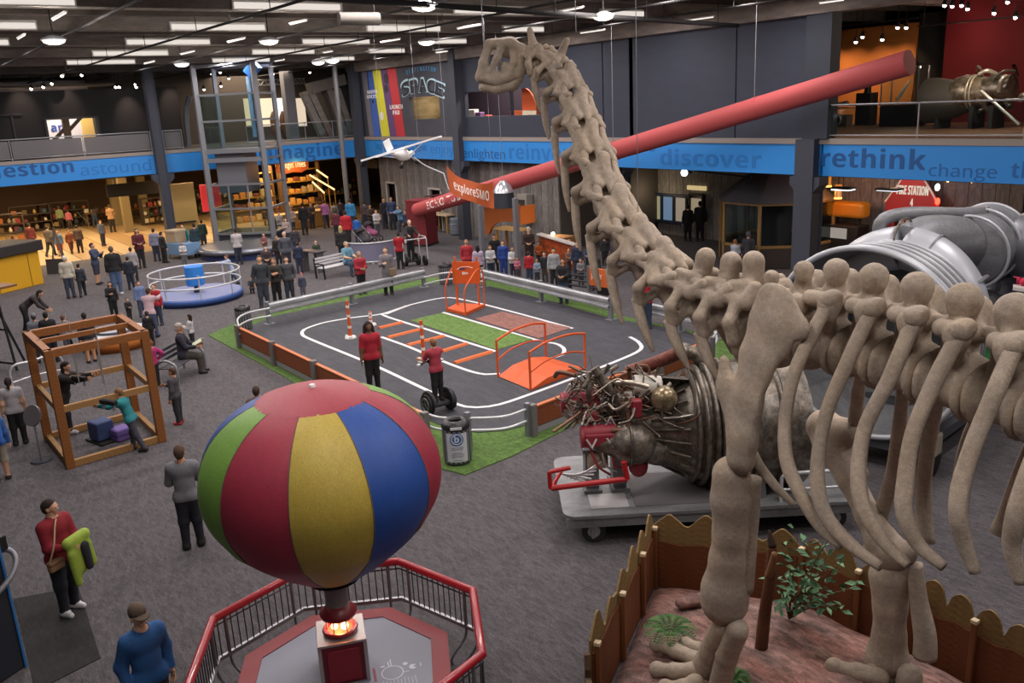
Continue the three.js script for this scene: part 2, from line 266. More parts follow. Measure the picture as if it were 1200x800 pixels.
function balcony(name, label, a, b, gap = 1.5, glassOn = true, hgt = RT - F2) {
  const t = thing(name, label, 'railing', a), d = vec(b).clone().sub(vec(a)), L = d.length(), n = Math.max(1, Math.round(L / gap)), u = d.clone().divideScalar(L);
  mesh('handrail', rod([0, hgt, 0], u.clone().multiplyScalar(L).setY(hgt), 0.032, 8), mSteel, t);
  mesh('bottom_rail', rod([0, 0.1, 0], u.clone().multiplyScalar(L).setY(0.1), 0.022, 6), mSteel, t);
  for (let i = 0; i <= n; i++) { const q = u.clone().multiplyScalar(L * i / n); mesh('post', rod(q, q.clone().setY(hgt), 0.025, 8), mSteel, t); }
  if (glassOn) for (let i = 0; i < n; i++) { const p = u.clone().multiplyScalar(L * (i + 0.5) / n).setY(hgt * 0.53); mesh('pane', place(new THREE.BoxGeometry(L / n - 0.12, hgt * 0.78, 0.012), p.x, p.y, p.z, 0, -Math.atan2(u.z, u.x), 0), glassOn === 'dark' ? mTint : mGlass, t); }
  return t;
}
const mTint = M('#8f8c90', 0.25, 0, { transmission: 0.55, thickness: 0, ior: 1.4 });
balcony('balcony_railing', 'long steel railing with dark mesh panels before the black upper wall', [XL, F2, 4], [XL, F2, atX(175, 154, XL).z], 3.6, 'dark');
balcony('balcony_railing', 'short steel railing panel between the dark column and the elevator tower', [XL, F2, atX(190, 153, XL).z], [XL, F2, atX(212, 152, XL).z], 2, 'dark');
balcony('balcony_railing', 'steel and glass railing before the bright upper shop windows', [XL, F2, atX(288, 147, XL).z], [XL, F2, atX(420, 140, XL).z], 1.9);
balcony('balcony_railing', 'glass railing along the orange gallery above the word rethink', [-16.55, F2, ZR], [0.8, F2, ZR], 2.9);

// columns
function column(label, x, z, w, y0 = 0, y1 = DECK, cap = true) {
  const t = thing('column', label, 'column', [x, 0, z]); t.userData.kind = 'structure';
  mesh('shaft', box(w, y1 - y0, w, 0, (y0 + y1) / 2, 0), mColumn, t); mesh('flange', [box(w * 1.25, y1 - y0, 0.05, 0, (y0 + y1) / 2, w / 2), box(w * 1.25, y1 - y0, 0.05, 0, (y0 + y1) / 2, -w / 2)], mColumn, t);
  if (cap) mesh('bracket', [extrude([[0, 0], [0.55, 0.55], [0.55, 0.8], [-0.55, 0.8], [-0.55, 0.55]], w * 0.9).translate(0, BB - 0.82, -w * 0.45).applyMatrix4(new THREE.Matrix4().makeRotationY(cap === 'x' ? Math.PI / 2 : 0))], mColumn, t);
  return t;
}
column('dark steel column crossing the blue band by the word astound', XL + 0.25, atX(188, 200, XL).z, 0.42, 0, DECK, 'x');
column('dark steel column standing where the two blue bands meet', XL + 0.25, ZR + 0.25, 0.42);
column('dark steel column between the words enjoy and enlighten', atZ(541, 175, ZR).x, ZR + 0.1, 0.42);
column('dark steel column on the blue band by the word discover', atZ(707, 190, ZR).x, ZR - 0.9, 0.55, 0, BB);
column('thick dark steel column before the word rethink', atZ(951, 190, ZR).x, ZR + 0.1, 0.55, 0, F2);

// upper wall along the gallery side, with two windows into the space exhibit
const zx = (px) => atZ(px, 120, ZR).x, zy = (px, py) => atZ(px, py, ZR).y;
function wallPanel(x0, x1, y0, y1, z, th, holes, m) {
  const g = extrude([[x0, y0], [x1, y0], [x1, y1], [x0, y1]], th, 0, holes.map(([a, b, c, d]) => [[a, b], [a, d], [c, d], [c, b]])); g.translate(0, 0, z - th); return g;
}
const w1 = [zx(478), zy(478, 140), zx(513), zy(513, 112)], w2 = [zx(543), zy(543, 137), zx(636), zy(636, 102)];
const xs = [XL + 0.3, zx(535), zx(541), zx(596), zx(705), zx(748), zx(860), -16.7];
const upperWall = struct('wall_upper', wallPanel(xs[0], xs[1], F2, 9.5, ZR - 0.1, 0.2, [w1], mWall), M('#41444f', 0.75, 0, { map: plainT }));
for (let i = 2; i < xs.length - 1; i++) mesh('panel', wallPanel(xs[i] + 0.015, xs[i + 1] - 0.015, F2, 9.4, ZR - 0.1 + (i % 2 ? 0.03 : 0), 0.2, i === 2 ? [[w2[0], w2[1], xs[3] - 0.02, w2[3]]] : i === 3 ? [[xs[3] + 0.02, w2[1], w2[2], w2[3]]] : [], mWall), mWall, upperWall);
mesh('end_post', box(0.9, 9.4 - F2, 0.5, -16.95, (9.4 + F2) / 2, ZR - 0.1), M('#2d333f', 0.75), upperWall);
// painted stripes and lettering of the space mural
function stripe(x1t, x2t, x1b, x2b, hex) { const g = extrude([[zx(x1b), F2 + 0.02], [zx(x2b), F2 + 0.02], [zx(x2t), 8.85], [zx(x1t), 8.85]], 0.01); g.translate(0, 0, ZR - 0.1); mesh('stripe', g, M(hex, 0.6), upperWall); }
stripe(425, 432, 428, 433, '#74747f'); stripe(431, 438, 433, 441, '#4063b4'); stripe(438, 447, 442, 452, '#cfcf3a'); stripe(447, 454, 452, 460, '#5f4470'); stripe(455, 465, 460, 470, '#b5323a');
function mural(text, px, py, capPx, m, width, font = BOLD, rz = 0, z = 0.012) { const p = atZ(px, py, ZR), g = words(text, atZ(px, py - capPx, ZR).y - p.y, 0.008, font, width); g.rotateZ(rz); place(g, p.x, p.y, ZR - 0.1 + z); return g; }
const letterW = (a, b) => zx(b) - zx(a);
[['MOON', 429, 110, 4], ['ROCKS', 428.5, 115.5, 4]].forEach(([t, x, y, c]) => mesh('lettering', mural(t, x, y, c, null, letterW(428.5, 440)), mWhite, upperWall));
[['LAUNCH', 455.5, 128, 5], ['PAD', 459, 134.5, 5]].forEach(([t, x, y, c], i) => mesh('lettering', mural(t, x, y, c, null, i ? letterW(459, 467) : letterW(455, 470)), mWhite, upperWall));
for (const [cx, cy, r] of [[445.5, 136, 5], [451, 92, 6], [451, 104, 5], [435.5, 119, 2.5]]) { const p = atZ(cx, cy, ZR); mesh('badge', cyl(r * 0.048, r * 0.048, 0.01, 16, p.x, p.y, ZR - 0.09, Math.PI / 2), M(cy > 130 ? '#e0dfd6' : '#39303f', 0.6), upperWall); }
[...'DESTINATION'].forEach((c, i) => { const k = i / 10 - 0.5; mesh('letter', mural(c, 475 + i * 3.15, 85.5 + 9 * k * k - i * 0.42, 5.2, null, 0, BOLD, -k * 0.45), M('#2f86b8', 0.5), upperWall); });
[...'SPACE'].forEach((c, i) => { const k = i / 4 - 0.5, x = 471 + i * 9.3, y = 110 + 16 * k * k - i * 0.9; const o = mural(c, x - 0.6, y + 0.8, 18.4, null, letterW(485, 495.8) , BOLD, -k * 0.5, 0.012), b = mural(c, x, y, 15.5, null, letterW(485, 494), BOLD, -k * 0.5, 0.022); mesh('letter', o, M('#b4d6e6', 0.5), upperWall); mesh('letter', b, M('#171b2b', 0.5), upperWall); });
// room seen through those windows
struct('wall_window_room', [box(22, 4.2, 0.2, -36, 7.3, -28.4), box(0.2, 4.2, 4, -47, 7.3, -26.4), box(0.2, 4.2, 4, -25.4, 7.3, -26.4)], M('#2a2236', 0.8));
{ const p = atZ(488, 125, ZR - 1.6), t = thing('planet_model', 'large cream globe seen through the space mural window', 'model', [p.x, F2, ZR - 1.8]); mesh('globe', ball(1.35, 0, p.y - F2, 0, 28), M('#d2bd8e', 0.6, 0, { map: concT }), t); mesh('base', cyl(0.4, 0.6, 0.9, 16, 0, 0.4, 0), mDark, t); }
{ const p = atZ(613, 138, ZR - 1.2), t = thing('spoked_wheel_display', 'half round orange and cream wheel display behind the upper window', 'display', [p.x, F2, ZR - 1.2]);
  const y = zy(613, 130) - F2; for (let i = 0; i < 10; i++) { const a = i / 10 * Math.PI; const g = new THREE.CylinderGeometry(1.05, 1.05, 0.06, 6, 1, false, 0, Math.PI / 10 - 0.02); g.rotateX(Math.PI / 2); g.rotateZ(a); mesh('segment', g.translate(0, y, 0), M(i > 4 ? '#e0602c' : '#e8dcc0', 0.6), t); }
  mesh('stand', box(2.1, y, 0.15, 0, y / 2, -0.1), M('#c2592c', 0.7), t); }
[[552, '#d8d8dc', 0.7], [560, '#6e4f86', 0.5], [570, '#b5463a', 0.35], [585, '#3252a0', 0.45]].forEach(([px, c, w], i) => { const p = atZ(px, 125, ZR - 1.5); tag(mesh('exhibit_panel', [rbox(w, 1.3 - i * 0.15, 0.3, 0.05, p.x, F2 + (1.3 - i * 0.15) / 2, ZR - 1.6)], M(c, 0.6)), ['pale grey', 'purple', 'red', 'blue'][i] + ' exhibit block behind the long upper window', 'exhibit'); });
rect(8, 1.2, -36, 9.0, -26.4, '#ffe9cf', 24);

// lower wall under the band: grey vertical boards with openings
const zl = ZR - 0.9, bx = (px) => atZ(px, 230, zl).x, by = (px, py) => atZ(px, py, zl).y;
const lower = struct('wall_lower', box(0.1, 0.1, 0.1, XL, -0.3, zl), mDark);
{ const boards = ['#8f8b8a', '#878382', '#95918f', '#817d7c'].map((c) => M(c, 0.8, 0, { map: boardT })); let x = XL + 0.4, i = 0;
  const doors = [[bx(455), bx(466), by(460, 214)], [bx(504), bx(518), by(510, 221)]];
  while (x < bx(652)) { const w = 0.42, d = doors.find(([a, b]) => x + w / 2 > a && x + w / 2 < b), y0 = d ? d[2] : 0; mesh('board', box(w - 0.015, BB + 0.15 - y0, 0.12, x + w / 2, (BB + 0.15 + y0) / 2, zl + (i % 2 ? 0.012 : 0)), boards[(i * 5) % 4], lower); x += w; i++; }
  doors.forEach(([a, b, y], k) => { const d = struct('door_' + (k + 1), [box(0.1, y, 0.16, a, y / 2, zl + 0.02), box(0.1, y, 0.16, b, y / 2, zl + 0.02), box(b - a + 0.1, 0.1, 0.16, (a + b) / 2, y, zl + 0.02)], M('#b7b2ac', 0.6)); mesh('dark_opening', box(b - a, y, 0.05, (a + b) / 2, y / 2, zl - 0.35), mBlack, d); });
  for (const [a, b, y0, y1] of [[bx(435), bx(447), by(440, 197), by(440, 187)]]) mesh('vent', box(b - a, y1 - y0, 0.08, (a + b) / 2, (y0 + y1) / 2, zl + 0.06), M('#2c2522', 0.8), lower); }
// dark hall under the gallery: brown boarded back wall, opening with machinery, kitchen counter
const zb = -31.5; const back = struct('wall_recess', box(34, 4.6, 0.2, -18, 2.1, zb - 0.2), M('#3f3733', 0.85));
{ const ms = ['#8f8b8a', '#878382', '#95918f'].map((c) => M(c, 0.85, 0, { map: boardT })); for (let i = 0; i < 44; i++) mesh('board', box(0.45, 4.2, 0.08, -34.2 + i * 0.47, 2.1, zb - 0.03), ms[(i * 3) % 3], back); }
struct('wall_recess_side', box(0.3, 4.2, 6.4, bx(652) + 0.1, 2.1, -28.4), M('#4a4543', 0.85));
struct('wall_gallery_side', box(0.3, 4.2, 0.3, -34, 2, zb), mDark);
{ const c = (px, py) => atZ(px, py, zb), a = c(764, 257), b = c(807, 230), f = struct('window_1', [box(b.x - a.x + 0.3, 0.14, 0.3, (a.x + b.x) / 2, a.y, zb + 0.1), box(b.x - a.x + 0.3, 0.14, 0.2, (a.x + b.x) / 2, b.y, zb + 0.1), ...[0, 0.33, 0.66, 1].map((k) => box(0.09, b.y - a.y, 0.2, a.x + (b.x - a.x) * k, (a.y + b.y) / 2, zb + 0.1))], M('#232c46', 0.6));
  ['#e9dfae', '#9fc3ea', '#e8d3b8'].forEach((h, i) => mesh('pane', box((b.x - a.x) / 3 - 0.1, b.y - a.y - 0.1, 0.03, a.x + (b.x - a.x) * (i + 0.5) / 3, (a.y + b.y) / 2, zb + 0.06), glow(h, 0.32), f));
  const d0 = c(810, 262), d1 = c(826, 228), w = struct('window_2', [box(0.09, d1.y - 1, 0.2, d0.x, (d1.y + 1) / 2, zb + 0.1), box(0.09, d1.y - 1, 0.2, d1.x, (d1.y + 1) / 2, zb + 0.1), box(d1.x - d0.x, 0.1, 0.2, (d0.x + d1.x) / 2, d1.y, zb + 0.1)], M('#2b2521', 0.7));
  mesh('pane', box(d1.x - d0.x - 0.1, 1.1, 0.03, (d0.x + d1.x) / 2, d1.y - 0.75, zb + 0.06), glow('#f1dcb5', 0.3), w); mesh('transom_light', box(d1.x - d0.x + 0.3, 0.2, 0.1, (d0.x + d1.x) / 2, d1.y + 0.3, zb + 0.1), glow('#f3d79a', 0.6), w);
  point((a.x + b.x) / 2, 2.2, zb + 1.2, '#ffe3b8', 2.5); }
struct('ceiling_recess', box(43, 0.12, 12.6, -15, BB - 0.02, -31.2), mBlack);
struct('ceiling_shop', box(19.5, 0.12, 46, XL - 10.1, BB - 0.02, -14), M('#7b6144', 0.85));
// ---------------------------------------------------------------- upper floor behind the blue band with the words question and astound
const xk = XL - 4.2;   // black partition
{ const a = atX(62, 184, xk), b = atX(112, 138, xk), z0 = 8, z1 = atX(214, 150, xk).z, top = atX(60, 106, xk).y;
  const g = extrude([[-z0, F2 - 0.1], [-z1, F2 - 0.1], [-z1, top], [-z0, top]], 0.2, 0, [[[-a.z, F2], [-a.z, b.y], [-b.z, b.y], [-b.z, F2]]]); g.rotateY(Math.PI / 2); g.translate(xk - 0.2, 0, 0);
  const w = struct('wall_black', g, M('#17161a', 0.7));
  mesh('door_frame', [box(0.08, 2.2, 0.1, xk + 0.05, F2 + 1.1, atX(18, 160, xk).z), box(0.08, 2.2, 0.1, xk + 0.05, F2 + 1.1, atX(-8, 160, xk).z), box(0.08, 0.1, 1.6, xk + 0.05, F2 + 2.2, atX(6, 140, xk).z)], M('#2a2a30', 0.6), w);
  mesh('reveal', [box(0.25, 0.1, a.z - b.z + 0.2, xk, b.y + 0.05, (a.z + b.z) / 2), box(0.25, b.y - F2, 0.12, xk, (b.y + F2) / 2, a.z + 0.06), box(0.25, b.y - F2, 0.12, xk, (b.y + F2) / 2, b.z - 0.06)], M('#34343a', 0.6), w);
  // the bright room behind that opening
  const room = struct('wall_bright_room', box(0.2, 4, 9, xk - 4.2, F2 + 2, (a.z + b.z) / 2), M('#c9c4cc', 0.8));
  const s = atX(63, 152, xk - 3.9), g2 = words('ar', 0.45, 0.02); place(g2, xk - 4.08, s.y - 0.1, s.z + 0.1, 0, Math.PI / 2, 0); mesh('lettering', g2, M('#23449c', 0.6), room);
  const t = thing('timber_brace', 'brown timber post with diagonal braces in the bright upper doorway', 'post', [xk - 1.2, F2, (a.z + b.z) / 2 + 0.1]);
  mesh('post', box(0.34, 2.9, 0.34, 0, 1.45, 0), M('#6f5a49', 0.8, 0, { map: woodT }), t); mesh('brace', beam([0, 1.25, -0.1], [0, 2.75, -1.7], 0.18, 0.18), M('#4d4038', 0.8), t); mesh('brace', beam([0, 0.1, 1.5], [0, 1.35, 0.1], 0.18, 0.18), M('#4d4038', 0.8), t);
  tag(mesh('gilded_panel', [rbox(0.12, 1.9, 0.75, 0.03, xk - 3, F2 + 1.3, b.z - 0.15)], M('#d9b56a', 0.5)), 'tall gold exhibit panel inside the bright upper doorway', 'panel');
  rect(3, 3, xk - 2, 8.6, (a.z + b.z) / 2, '#fff0dd', 14);
  struct('ceiling_upper', box(12, 0.1, 20, xk - 6.2, 8.75, -2), M('#5e5145', 0.9)); 
  for (const [px, py] of [[37, 103], [51, 101], [61, 97], [73, 88], [96, 87], [136, 101], [140, 101], [160, 101], [159, 98]]) { const p = atX(px, py, xk + 0.9), t = thing('spotlight', 'small track spotlight above the black upper wall', 'spotlight', p, 0, 'track spotlights above the black wall'); mesh('can', cyl(0.06, 0.09, 0.2, 10, 0, 0.06, 0, 0.5), mBlack, t); mesh('lens', ball(0.07, 0, -0.05, 0.02, 10), glow('#fff3e0', 12), t); mesh('stem', rod([0, 0.1, 0], [0, DECK - p.y, 0], 0.012, 5), mBlack, t); }
  for (const [px, py] of [[26, 124], [78, 119], [152, 130], [202, 120]]) { const p = atX(px, py, xk + 0.1); const l = new THREE.SpotLight('#ffdcc4', 26, 0, 0.42, 0.9, 2); l.position.set(xk + 1.3, p.y + 1.7, p.z); l.target.position.set(xk, p.y - 0.3, p.z); l.castShadow = true; scene.add(l, l.target); }
}
// upper shops between the elevator and the corner
{ const xb = XL - 7, zA = atX(205, 130, XL).z, w = struct('wall_upper_shops', box(0.2, 4.2, 16, xb, F2 + 2.1, -19), M('#4a423d', 0.85));
  for (const [p1, p2, hex, k] of [[288, 300, '#f3d9a8', 0.9], [302, 318, '#ffe9c4', 1.1], [322, 331, '#fff7ea', 1.6], [335, 343, '#f6e0bc', 1.0], [345, 356, '#f2dcc0', 0.9]]) { const a = atX(p1, 140, xb + 0.15), b = atX(p2, 112, xb + 0.15); mesh('lit_display', box(0.05, b.y - a.y + 0.3, a.z - b.z, xb + 0.14, (a.y + b.y) / 2 - 0.3, (a.z + b.z) / 2), glow(hex, k), w); }
  for (const [px, h] of [[322, 0.5], [333, 0.4]]) { const p = atX(px, 140, XL - 3.8); tag(mesh('figure_display', [taper([[p.x, F2, p.z], [p.x, F2 + 0.7, p.z], [p.x, F2 + 1.3, p.z + 0.1], [p.x, F2 + 1.7, p.z]], [0.12, 0.3, 0.22, 0.12], 10, 10)], M('#5a3c26', 0.7)), px > 330 ? 'small brown hanging garment by the white upper pillar' : 'tall brown garment display before the bright upper windows', 'display'); }
  const c = atX(340, 130, XL - 2.2); struct('wall_upper_pillar', box(0.6, 4.3, 0.6, c.x, F2 + 2.1, c.z), M('#6b6b72', 0.7));
  // the giant leaning frame
  const mGr = M('#8d8680', 0.75, 0, { map: concT }), t = thing('leaning_tower_prop', 'huge grey leaning frame with twin box rails on the upper floor', 'prop', [XL - 1.2, F2, atX(395, 150, XL - 1.2).z]);
  const q = (px, py, X = XL - 1.2) => atX(px, py, X).sub(t.position);
  for (const [p0, p1] of [[[378, 160], [355, 108]], [[388, 160], [363, 108]], [[404, 160], [384, 104]], [[412, 158], [394, 104]]]) mesh('rail', beam(q(...p0), q(...p1), 0.42, 0.36), mGr, t);
  for (const k of [0.15, 0.4, 0.65, 0.9]) { mesh('rung', beam(q(378 - 23 * k, 160 - 52 * k), q(388 - 25 * k, 160 - 52 * k), 0.16, 0.3), mGr, t); mesh('rung', beam(q(404 - 20 * k, 160 - 56 * k), q(412 - 18 * k, 158 - 54 * k), 0.16, 0.3), mGr, t); }
  mesh('core', beam(q(396, 158, XL - 1.9), q(373, 100, XL - 1.9), 1.2, 0.5), M('#3d3733', 0.8), t); mesh('head', beam(q(362, 104), q(402, 93), 0.8, 0.6), M('#6a6460', 0.8), t); mesh('side_panel', beam(q(415, 158, XL - 1.6), q(404, 96, XL - 1.6), 0.9, 0.2), M('#2c2a2e', 0.8), t);
  tag(mesh('glass_tube', [pipe([[XL - 3.6, F2 - 0.02, zA - 1.5], [XL - 3.6, F2 + 1.8, zA - 1.6], [XL - 3.4, F2 + 2.8, zA - 1.9]], 0.16, 14, 12)], M('#6f727c', 0.4, 0.4)), 'tall silver tube behind the elevator glass', 'tube');
  for (const [px, py] of [[320, 86], [330, 83], [341, 84], [363, 84], [258, 84], [248, 86], [268, 91], [259, 100], [239, 104]]) { const p = atX(px, py, XL - 3); const t2 = thing('spotlight', 'small ceiling spotlight over the upper shops', 'spotlight', p, 0, 'spotlights over the upper shops'); mesh('can', cyl(0.07, 0.1, 0.2, 10, 0, 0.08, 0), mBlack, t2); mesh('lens', ball(0.075, 0, -0.03, 0, 10), glow('#fff3e0', 9), t2); mesh('stem', rod([0, 0.1, 0], [0, DECK - p.y, 0], 0.012, 5), mBlack, t2); }
  for (const [p1, p2, py] of [[297, 332, 100], [340, 358, 98]]) { const a = atX(p1, py, xb + 0.6), b = atX(p2, py, xb + 0.6); const t3 = thing('ceiling_truss', p1 < 300 ? 'pale lit roof truss over the upper windows' : 'short pale lit roof truss near the leaning frame', 'truss', a); const L = a.z - b.z; mesh('chord', [rod([0, 0.3, 0], [0, 0.3, -L], 0.04, 6), rod([0, 0, 0], [0, 0, -L], 0.04, 6)], mSteel, t3); for (let i = 0; i < 8; i++) mesh('web', rod([0, i % 2 ? 0.3 : 0, -L * i / 8], [0, i % 2 ? 0 : 0.3, -L * (i + 1) / 8], 0.025, 5), mSteel, t3); }
  rect(6, 3, XL - 4.6, 9.1, -19.5, '#ffe7c8', 7);
}
// ---------------------------------------------------------------- shop under the band
{ const shopLight = (x, z, p) => { rect(2.4, 2.4, x, BB - 0.12, z, '#ffd9a0', p * 1.8); const t = thing('shop_lamp', 'flat warm ceiling lamp glowing over the shop floor', 'lamp', [x, BB - 0.11, z], 0, 'flat lamps over the shop floor'); mesh('frame', [box(1, 0.05, 1, 0, 0.02, 0)], mHousing, t); mesh('lens', box(0.9, 0.02, 0.9, 0, -0.01, 0), glow('#ffe3b4', 4), t); };
  for (const [x, z] of [[-51, -3.5], [-51.5, -8], [-56, -5.5], [-57, -10.5], [-51.5, -15], [-52, -20], [-57, -17], [-61, -8]]) shopLight(x, z, 11);
  const shirts = ['#7c2a2a', '#8b7f6c', '#3b3d49', '#c8bba2', '#57462f', '#9a5a2c', '#6b2f45', '#d4cbb8', '#2f4a5a', '#a58a4e', '#394f38'];
  let i = 0;
  for (const [px, py, w, kind] of [[10, 285, 2, 0], [22, 262, 2.4, 0], [58, 262, 2, 0], [35, 244, 2.4, 0], [85, 250, 2, 1], [118, 244, 2.4, 1], [95, 226, 2.6, 0], [130, 226, 2, 0], [182, 262, 1.6, 0], [172, 240, 2.2, 0], [208, 262, 1.4, 1], [330, 262, 2, 1], [318, 247, 2, 1], [345, 240, 2.2, 0], [372, 236, 2, 0], [395, 240, 2.2, 1], [410, 228, 2, 0], [300, 240, 2, 0]]) {
    const p = G(px, py); if (p.x > XL - 0.7) p.x = XL - 0.7 - rnd(0, 1.2); if (p.x < -66) p.x = -64 - rnd(0, 2);
    const near = ['beside the yellow booth', 'by the shop pillars', 'deep in the shop', 'under the lit orange sign', 'near the corner column', 'behind the elevator'][i % 6];
    const t = thing(kind ? 'display_table' : 'display_shelf', (kind ? 'wooden shop table ' : 'dark shop shelf ') + near + ' under warm lamps', kind ? 'table' : 'shelf', p, Math.PI / 2 + (i % 3 - 1) * 0.2, kind ? 'shop tables ' + near : 'shop shelves ' + near); i++;
    const mt = kind ? M('#8d6436', 0.6, 0, { map: woodT }) : M('#3c3028', 0.7);
    if (kind) { mesh('tabletop', box(w, 0.06, 0.9, 0, 0.85, 0), mt, t); for (const a of [-1, 1]) for (const b of [-1, 1]) mesh('leg', box(0.07, 0.82, 0.07, a * (w / 2 - 0.06), 0.41, b * 0.38), mt, t); }
    else { for (const a of [-1, 1]) mesh('side', box(0.05, 1.75, 0.5, a * w / 2, 0.875, 0), mt, t); for (const y of [0.1, 0.62, 1.14, 1.72]) mesh('shelf', box(w, 0.05, 0.5, 0, y, 0), mt, t); }
    const rows = kind ? [0.88] : [0.125, 0.645, 1.165];
    for (const y of rows) for (let k = 0; k < (kind ? 6 : 4); k++) {
      const s = rnd(0.12, 0.3), q = V((k + 0.5) / (kind ? 6 : 4) * w - w / 2, y, rnd(-0.1, 0.1)).applyAxisAngle(V(0, 1, 0), t.rotation.y).add(p), c = pick(shirts), g = k % 3 === 2 ? [lathe([[0, 0], [s * 0.45, 0], [s * 0.55, s * 0.6], [s * 0.3, s * 1.2], [s * 0.12, s * 1.5], [0, s * 1.5]], 10).translate(q.x, q.y, q.z)] : [rbox(s * 1.2, s * 1.15, s, 0.03, q.x, q.y + s * 0.575, q.z, 0, t.rotation.y)];
      tag(mesh(k % 3 === 2 ? 'souvenir_jar' : 'souvenir_box', g, M(c, 0.7)), (k % 3 === 2 ? 'small rounded souvenir on the shop ' : 'small boxed souvenir on the shop ') + (kind ? 'table ' : 'shelf ') + near, 'souvenir', 'souvenirs ' + near);
    }
  }
  for (const [px, py, l] of [[152, 272, 'thick olive shop pillar beside the brown jacket shopper'], [105, 240, 'slim olive shop pillar deep among the shelves'], [70, 240, 'olive shop pillar near the dark shelves']]) { const p = G(px, py); if (p.x < -64) p.x = -63; const t = thing('shop_pillar', l, 'pillar', p); t.userData.kind = 'structure'; mesh('shaft', box(0.5, BB, 0.5, 0, BB / 2, 0), M('#75684a', 0.8), t); }
  { const p = G(150, 215, 2.9), t = thing('hanging_sign', 'long black hanging menu board in the shop', 'sign', [XL - 3.2, 3.1, atX(160, 215, XL - 3.2).z]); mesh('board', box(0.12, 0.7, 3.2, 0, 0, 0), mBlack, t); for (const s of [-1, 1]) mesh('rod', rod([0, 0.3, s * 1.2], [0, 0.85, s * 1.2], 0.015, 5), mSteel, t); }
  { const a = atX(326, 203, XL - 0.8), b = atX(358, 193, XL - 0.8), t = thing('shop_sign', 'glowing orange cloud-shaped sign reading Gadget Trees', 'sign', [XL - 0.8, a.y, (a.z + b.z) / 2]); const w = a.z - b.z, h = 0.85;
    const sh = [[-0.5, 0.15], [-0.46, 0.6], [-0.3, 0.85], [-0.1, 0.78], [0.1, 0.95], [0.35, 0.9], [0.5, 0.6], [0.48, 0.15], [0.25, -0.05], [0, 0.02], [-0.25, -0.08]].map(([x, y]) => [x * w * 1.15, y * h]); const g = extrude(sh, 0.12, 0.02); g.rotateY(Math.PI / 2); mesh('board', g, M('#a3541f', 0.5, 0, { emissive: '#7a3206', emissiveIntensity: 0.4 }), t);
    const g2 = words('Gadget Trees', 0.34, 0.02, BOLD, w * 0.92); place(g2, 0.15, 0.26, w * 0.46, 0, Math.PI / 2, 0); mesh('lettering', g2, glow('#ffdf9c', 1.3), t); mesh('bracket', rod([0.05, 0.7, 0], [0.05, BB - a.y, 0], 0.02, 5), mBlack, t); point(XL + 0.1, a.y + 0.3, t.position.z, '#ffb060', 5); }
  for (const [p0, p1] of [[[363, 205], [392, 222]], [[371, 199], [384, 208]], [[366, 213], [380, 226]]]) { const a = atX(...p0, XL - 1.6), b = atX(...p1, XL - 1.6), t = thing('lit_ball_track', 'sloping glowing track of the ball machine under the band', 'track', a, 0, 'glowing ball machine tracks'); mesh('tube', rod([0, 0, 0], b.clone().sub(a), 0.05, 8), glow('#ffcf8a', 2.2), t); mesh('support', rod(b.clone().sub(a), [0, -a.y, b.z - a.z], 0.03, 6), mGold, t); }
  { const a = G(352, 262); const t = thing('sales_counter', 'curved wooden counter with a glowing top under the orange sign', 'counter', [XL - 1.1, 0, atX(352, 250, XL - 1.1).z]); mesh('front', rbox(0.7, 0.95, 3.4, 0.1, 0, 0.475, 0), M('#a97a35', 0.5, 0, { map: woodT }), t); mesh('top', rbox(0.85, 0.06, 3.5, 0.03, 0, 0.98, 0), M('#d8b776', 0.4), t); }
  for (const z of [-21.6, -18.5]) { const t = thing('shelf_wall', z < -20 ? 'tall golden shelf wall by the corner column' : 'tall golden shelf wall beside the glowing tracks', 'shelf', [XL - 3.6, 0, z]); for (let k = 0; k < 5; k++) mesh('shelf', box(0.5, 0.05, 2.6, 0, 0.5 + k * 0.7, 0), mGold, t); for (const s of [-1, 1]) mesh('upright', box(0.5, 3.7, 0.08, 0, 1.85, s * 1.3), M('#6b4a22', 0.7), t); for (let k = 0; k < 4; k++) for (let j = 0; j < 6; j++) tag(mesh('toy_box', rbox(0.26, (seed % 5) * 0.05 + 0.22, 0.3, 0.03, XL - 3.5, 0.53 + k * 0.7 + ((seed % 5) * 0.05 + 0.22) / 2, z - 1.05 + j * 0.42), M(pick(['#c9873a', '#e0c080', '#7b3b1e', '#b59a66', '#47331f', '#d9a24e']), 0.6)), 'small amber toy box on the golden shelf wall', 'toy', 'toy boxes on the golden shelf walls'); }
  { const t = thing('shop_sign', 'red lit vertical sign panels beside the elevator', 'sign', [XL - 1.4, 1.6, atX(244, 212, XL - 1.4).z]); for (const k of [0, 1]) mesh('panel', box(0.08, 1.5, 0.45, 0, 0.75, 0.3 - k * 0.65), M('#c4343c', 0.5, 0, { emissive: '#b02a2a', emissiveIntensity: 0.9 }), t); mesh('foot', box(0.3, 1.62, 0.1, 0, -0.8, 0), mDark, t); }
  { const t = thing('gold_wall_panel', 'bright golden partition beside the dark column under the band', 'partition', [XL - 1.2, 0, atX(210, 225, XL - 1.2).z]); mesh('panel', box(0.15, 3.3, 1.6, 0, 1.65, 0), M('#d8b36a', 0.6), t); mesh('shelf', box(0.35, 0.06, 1.2, 0.2, 1.2, 0), mDark, t); }
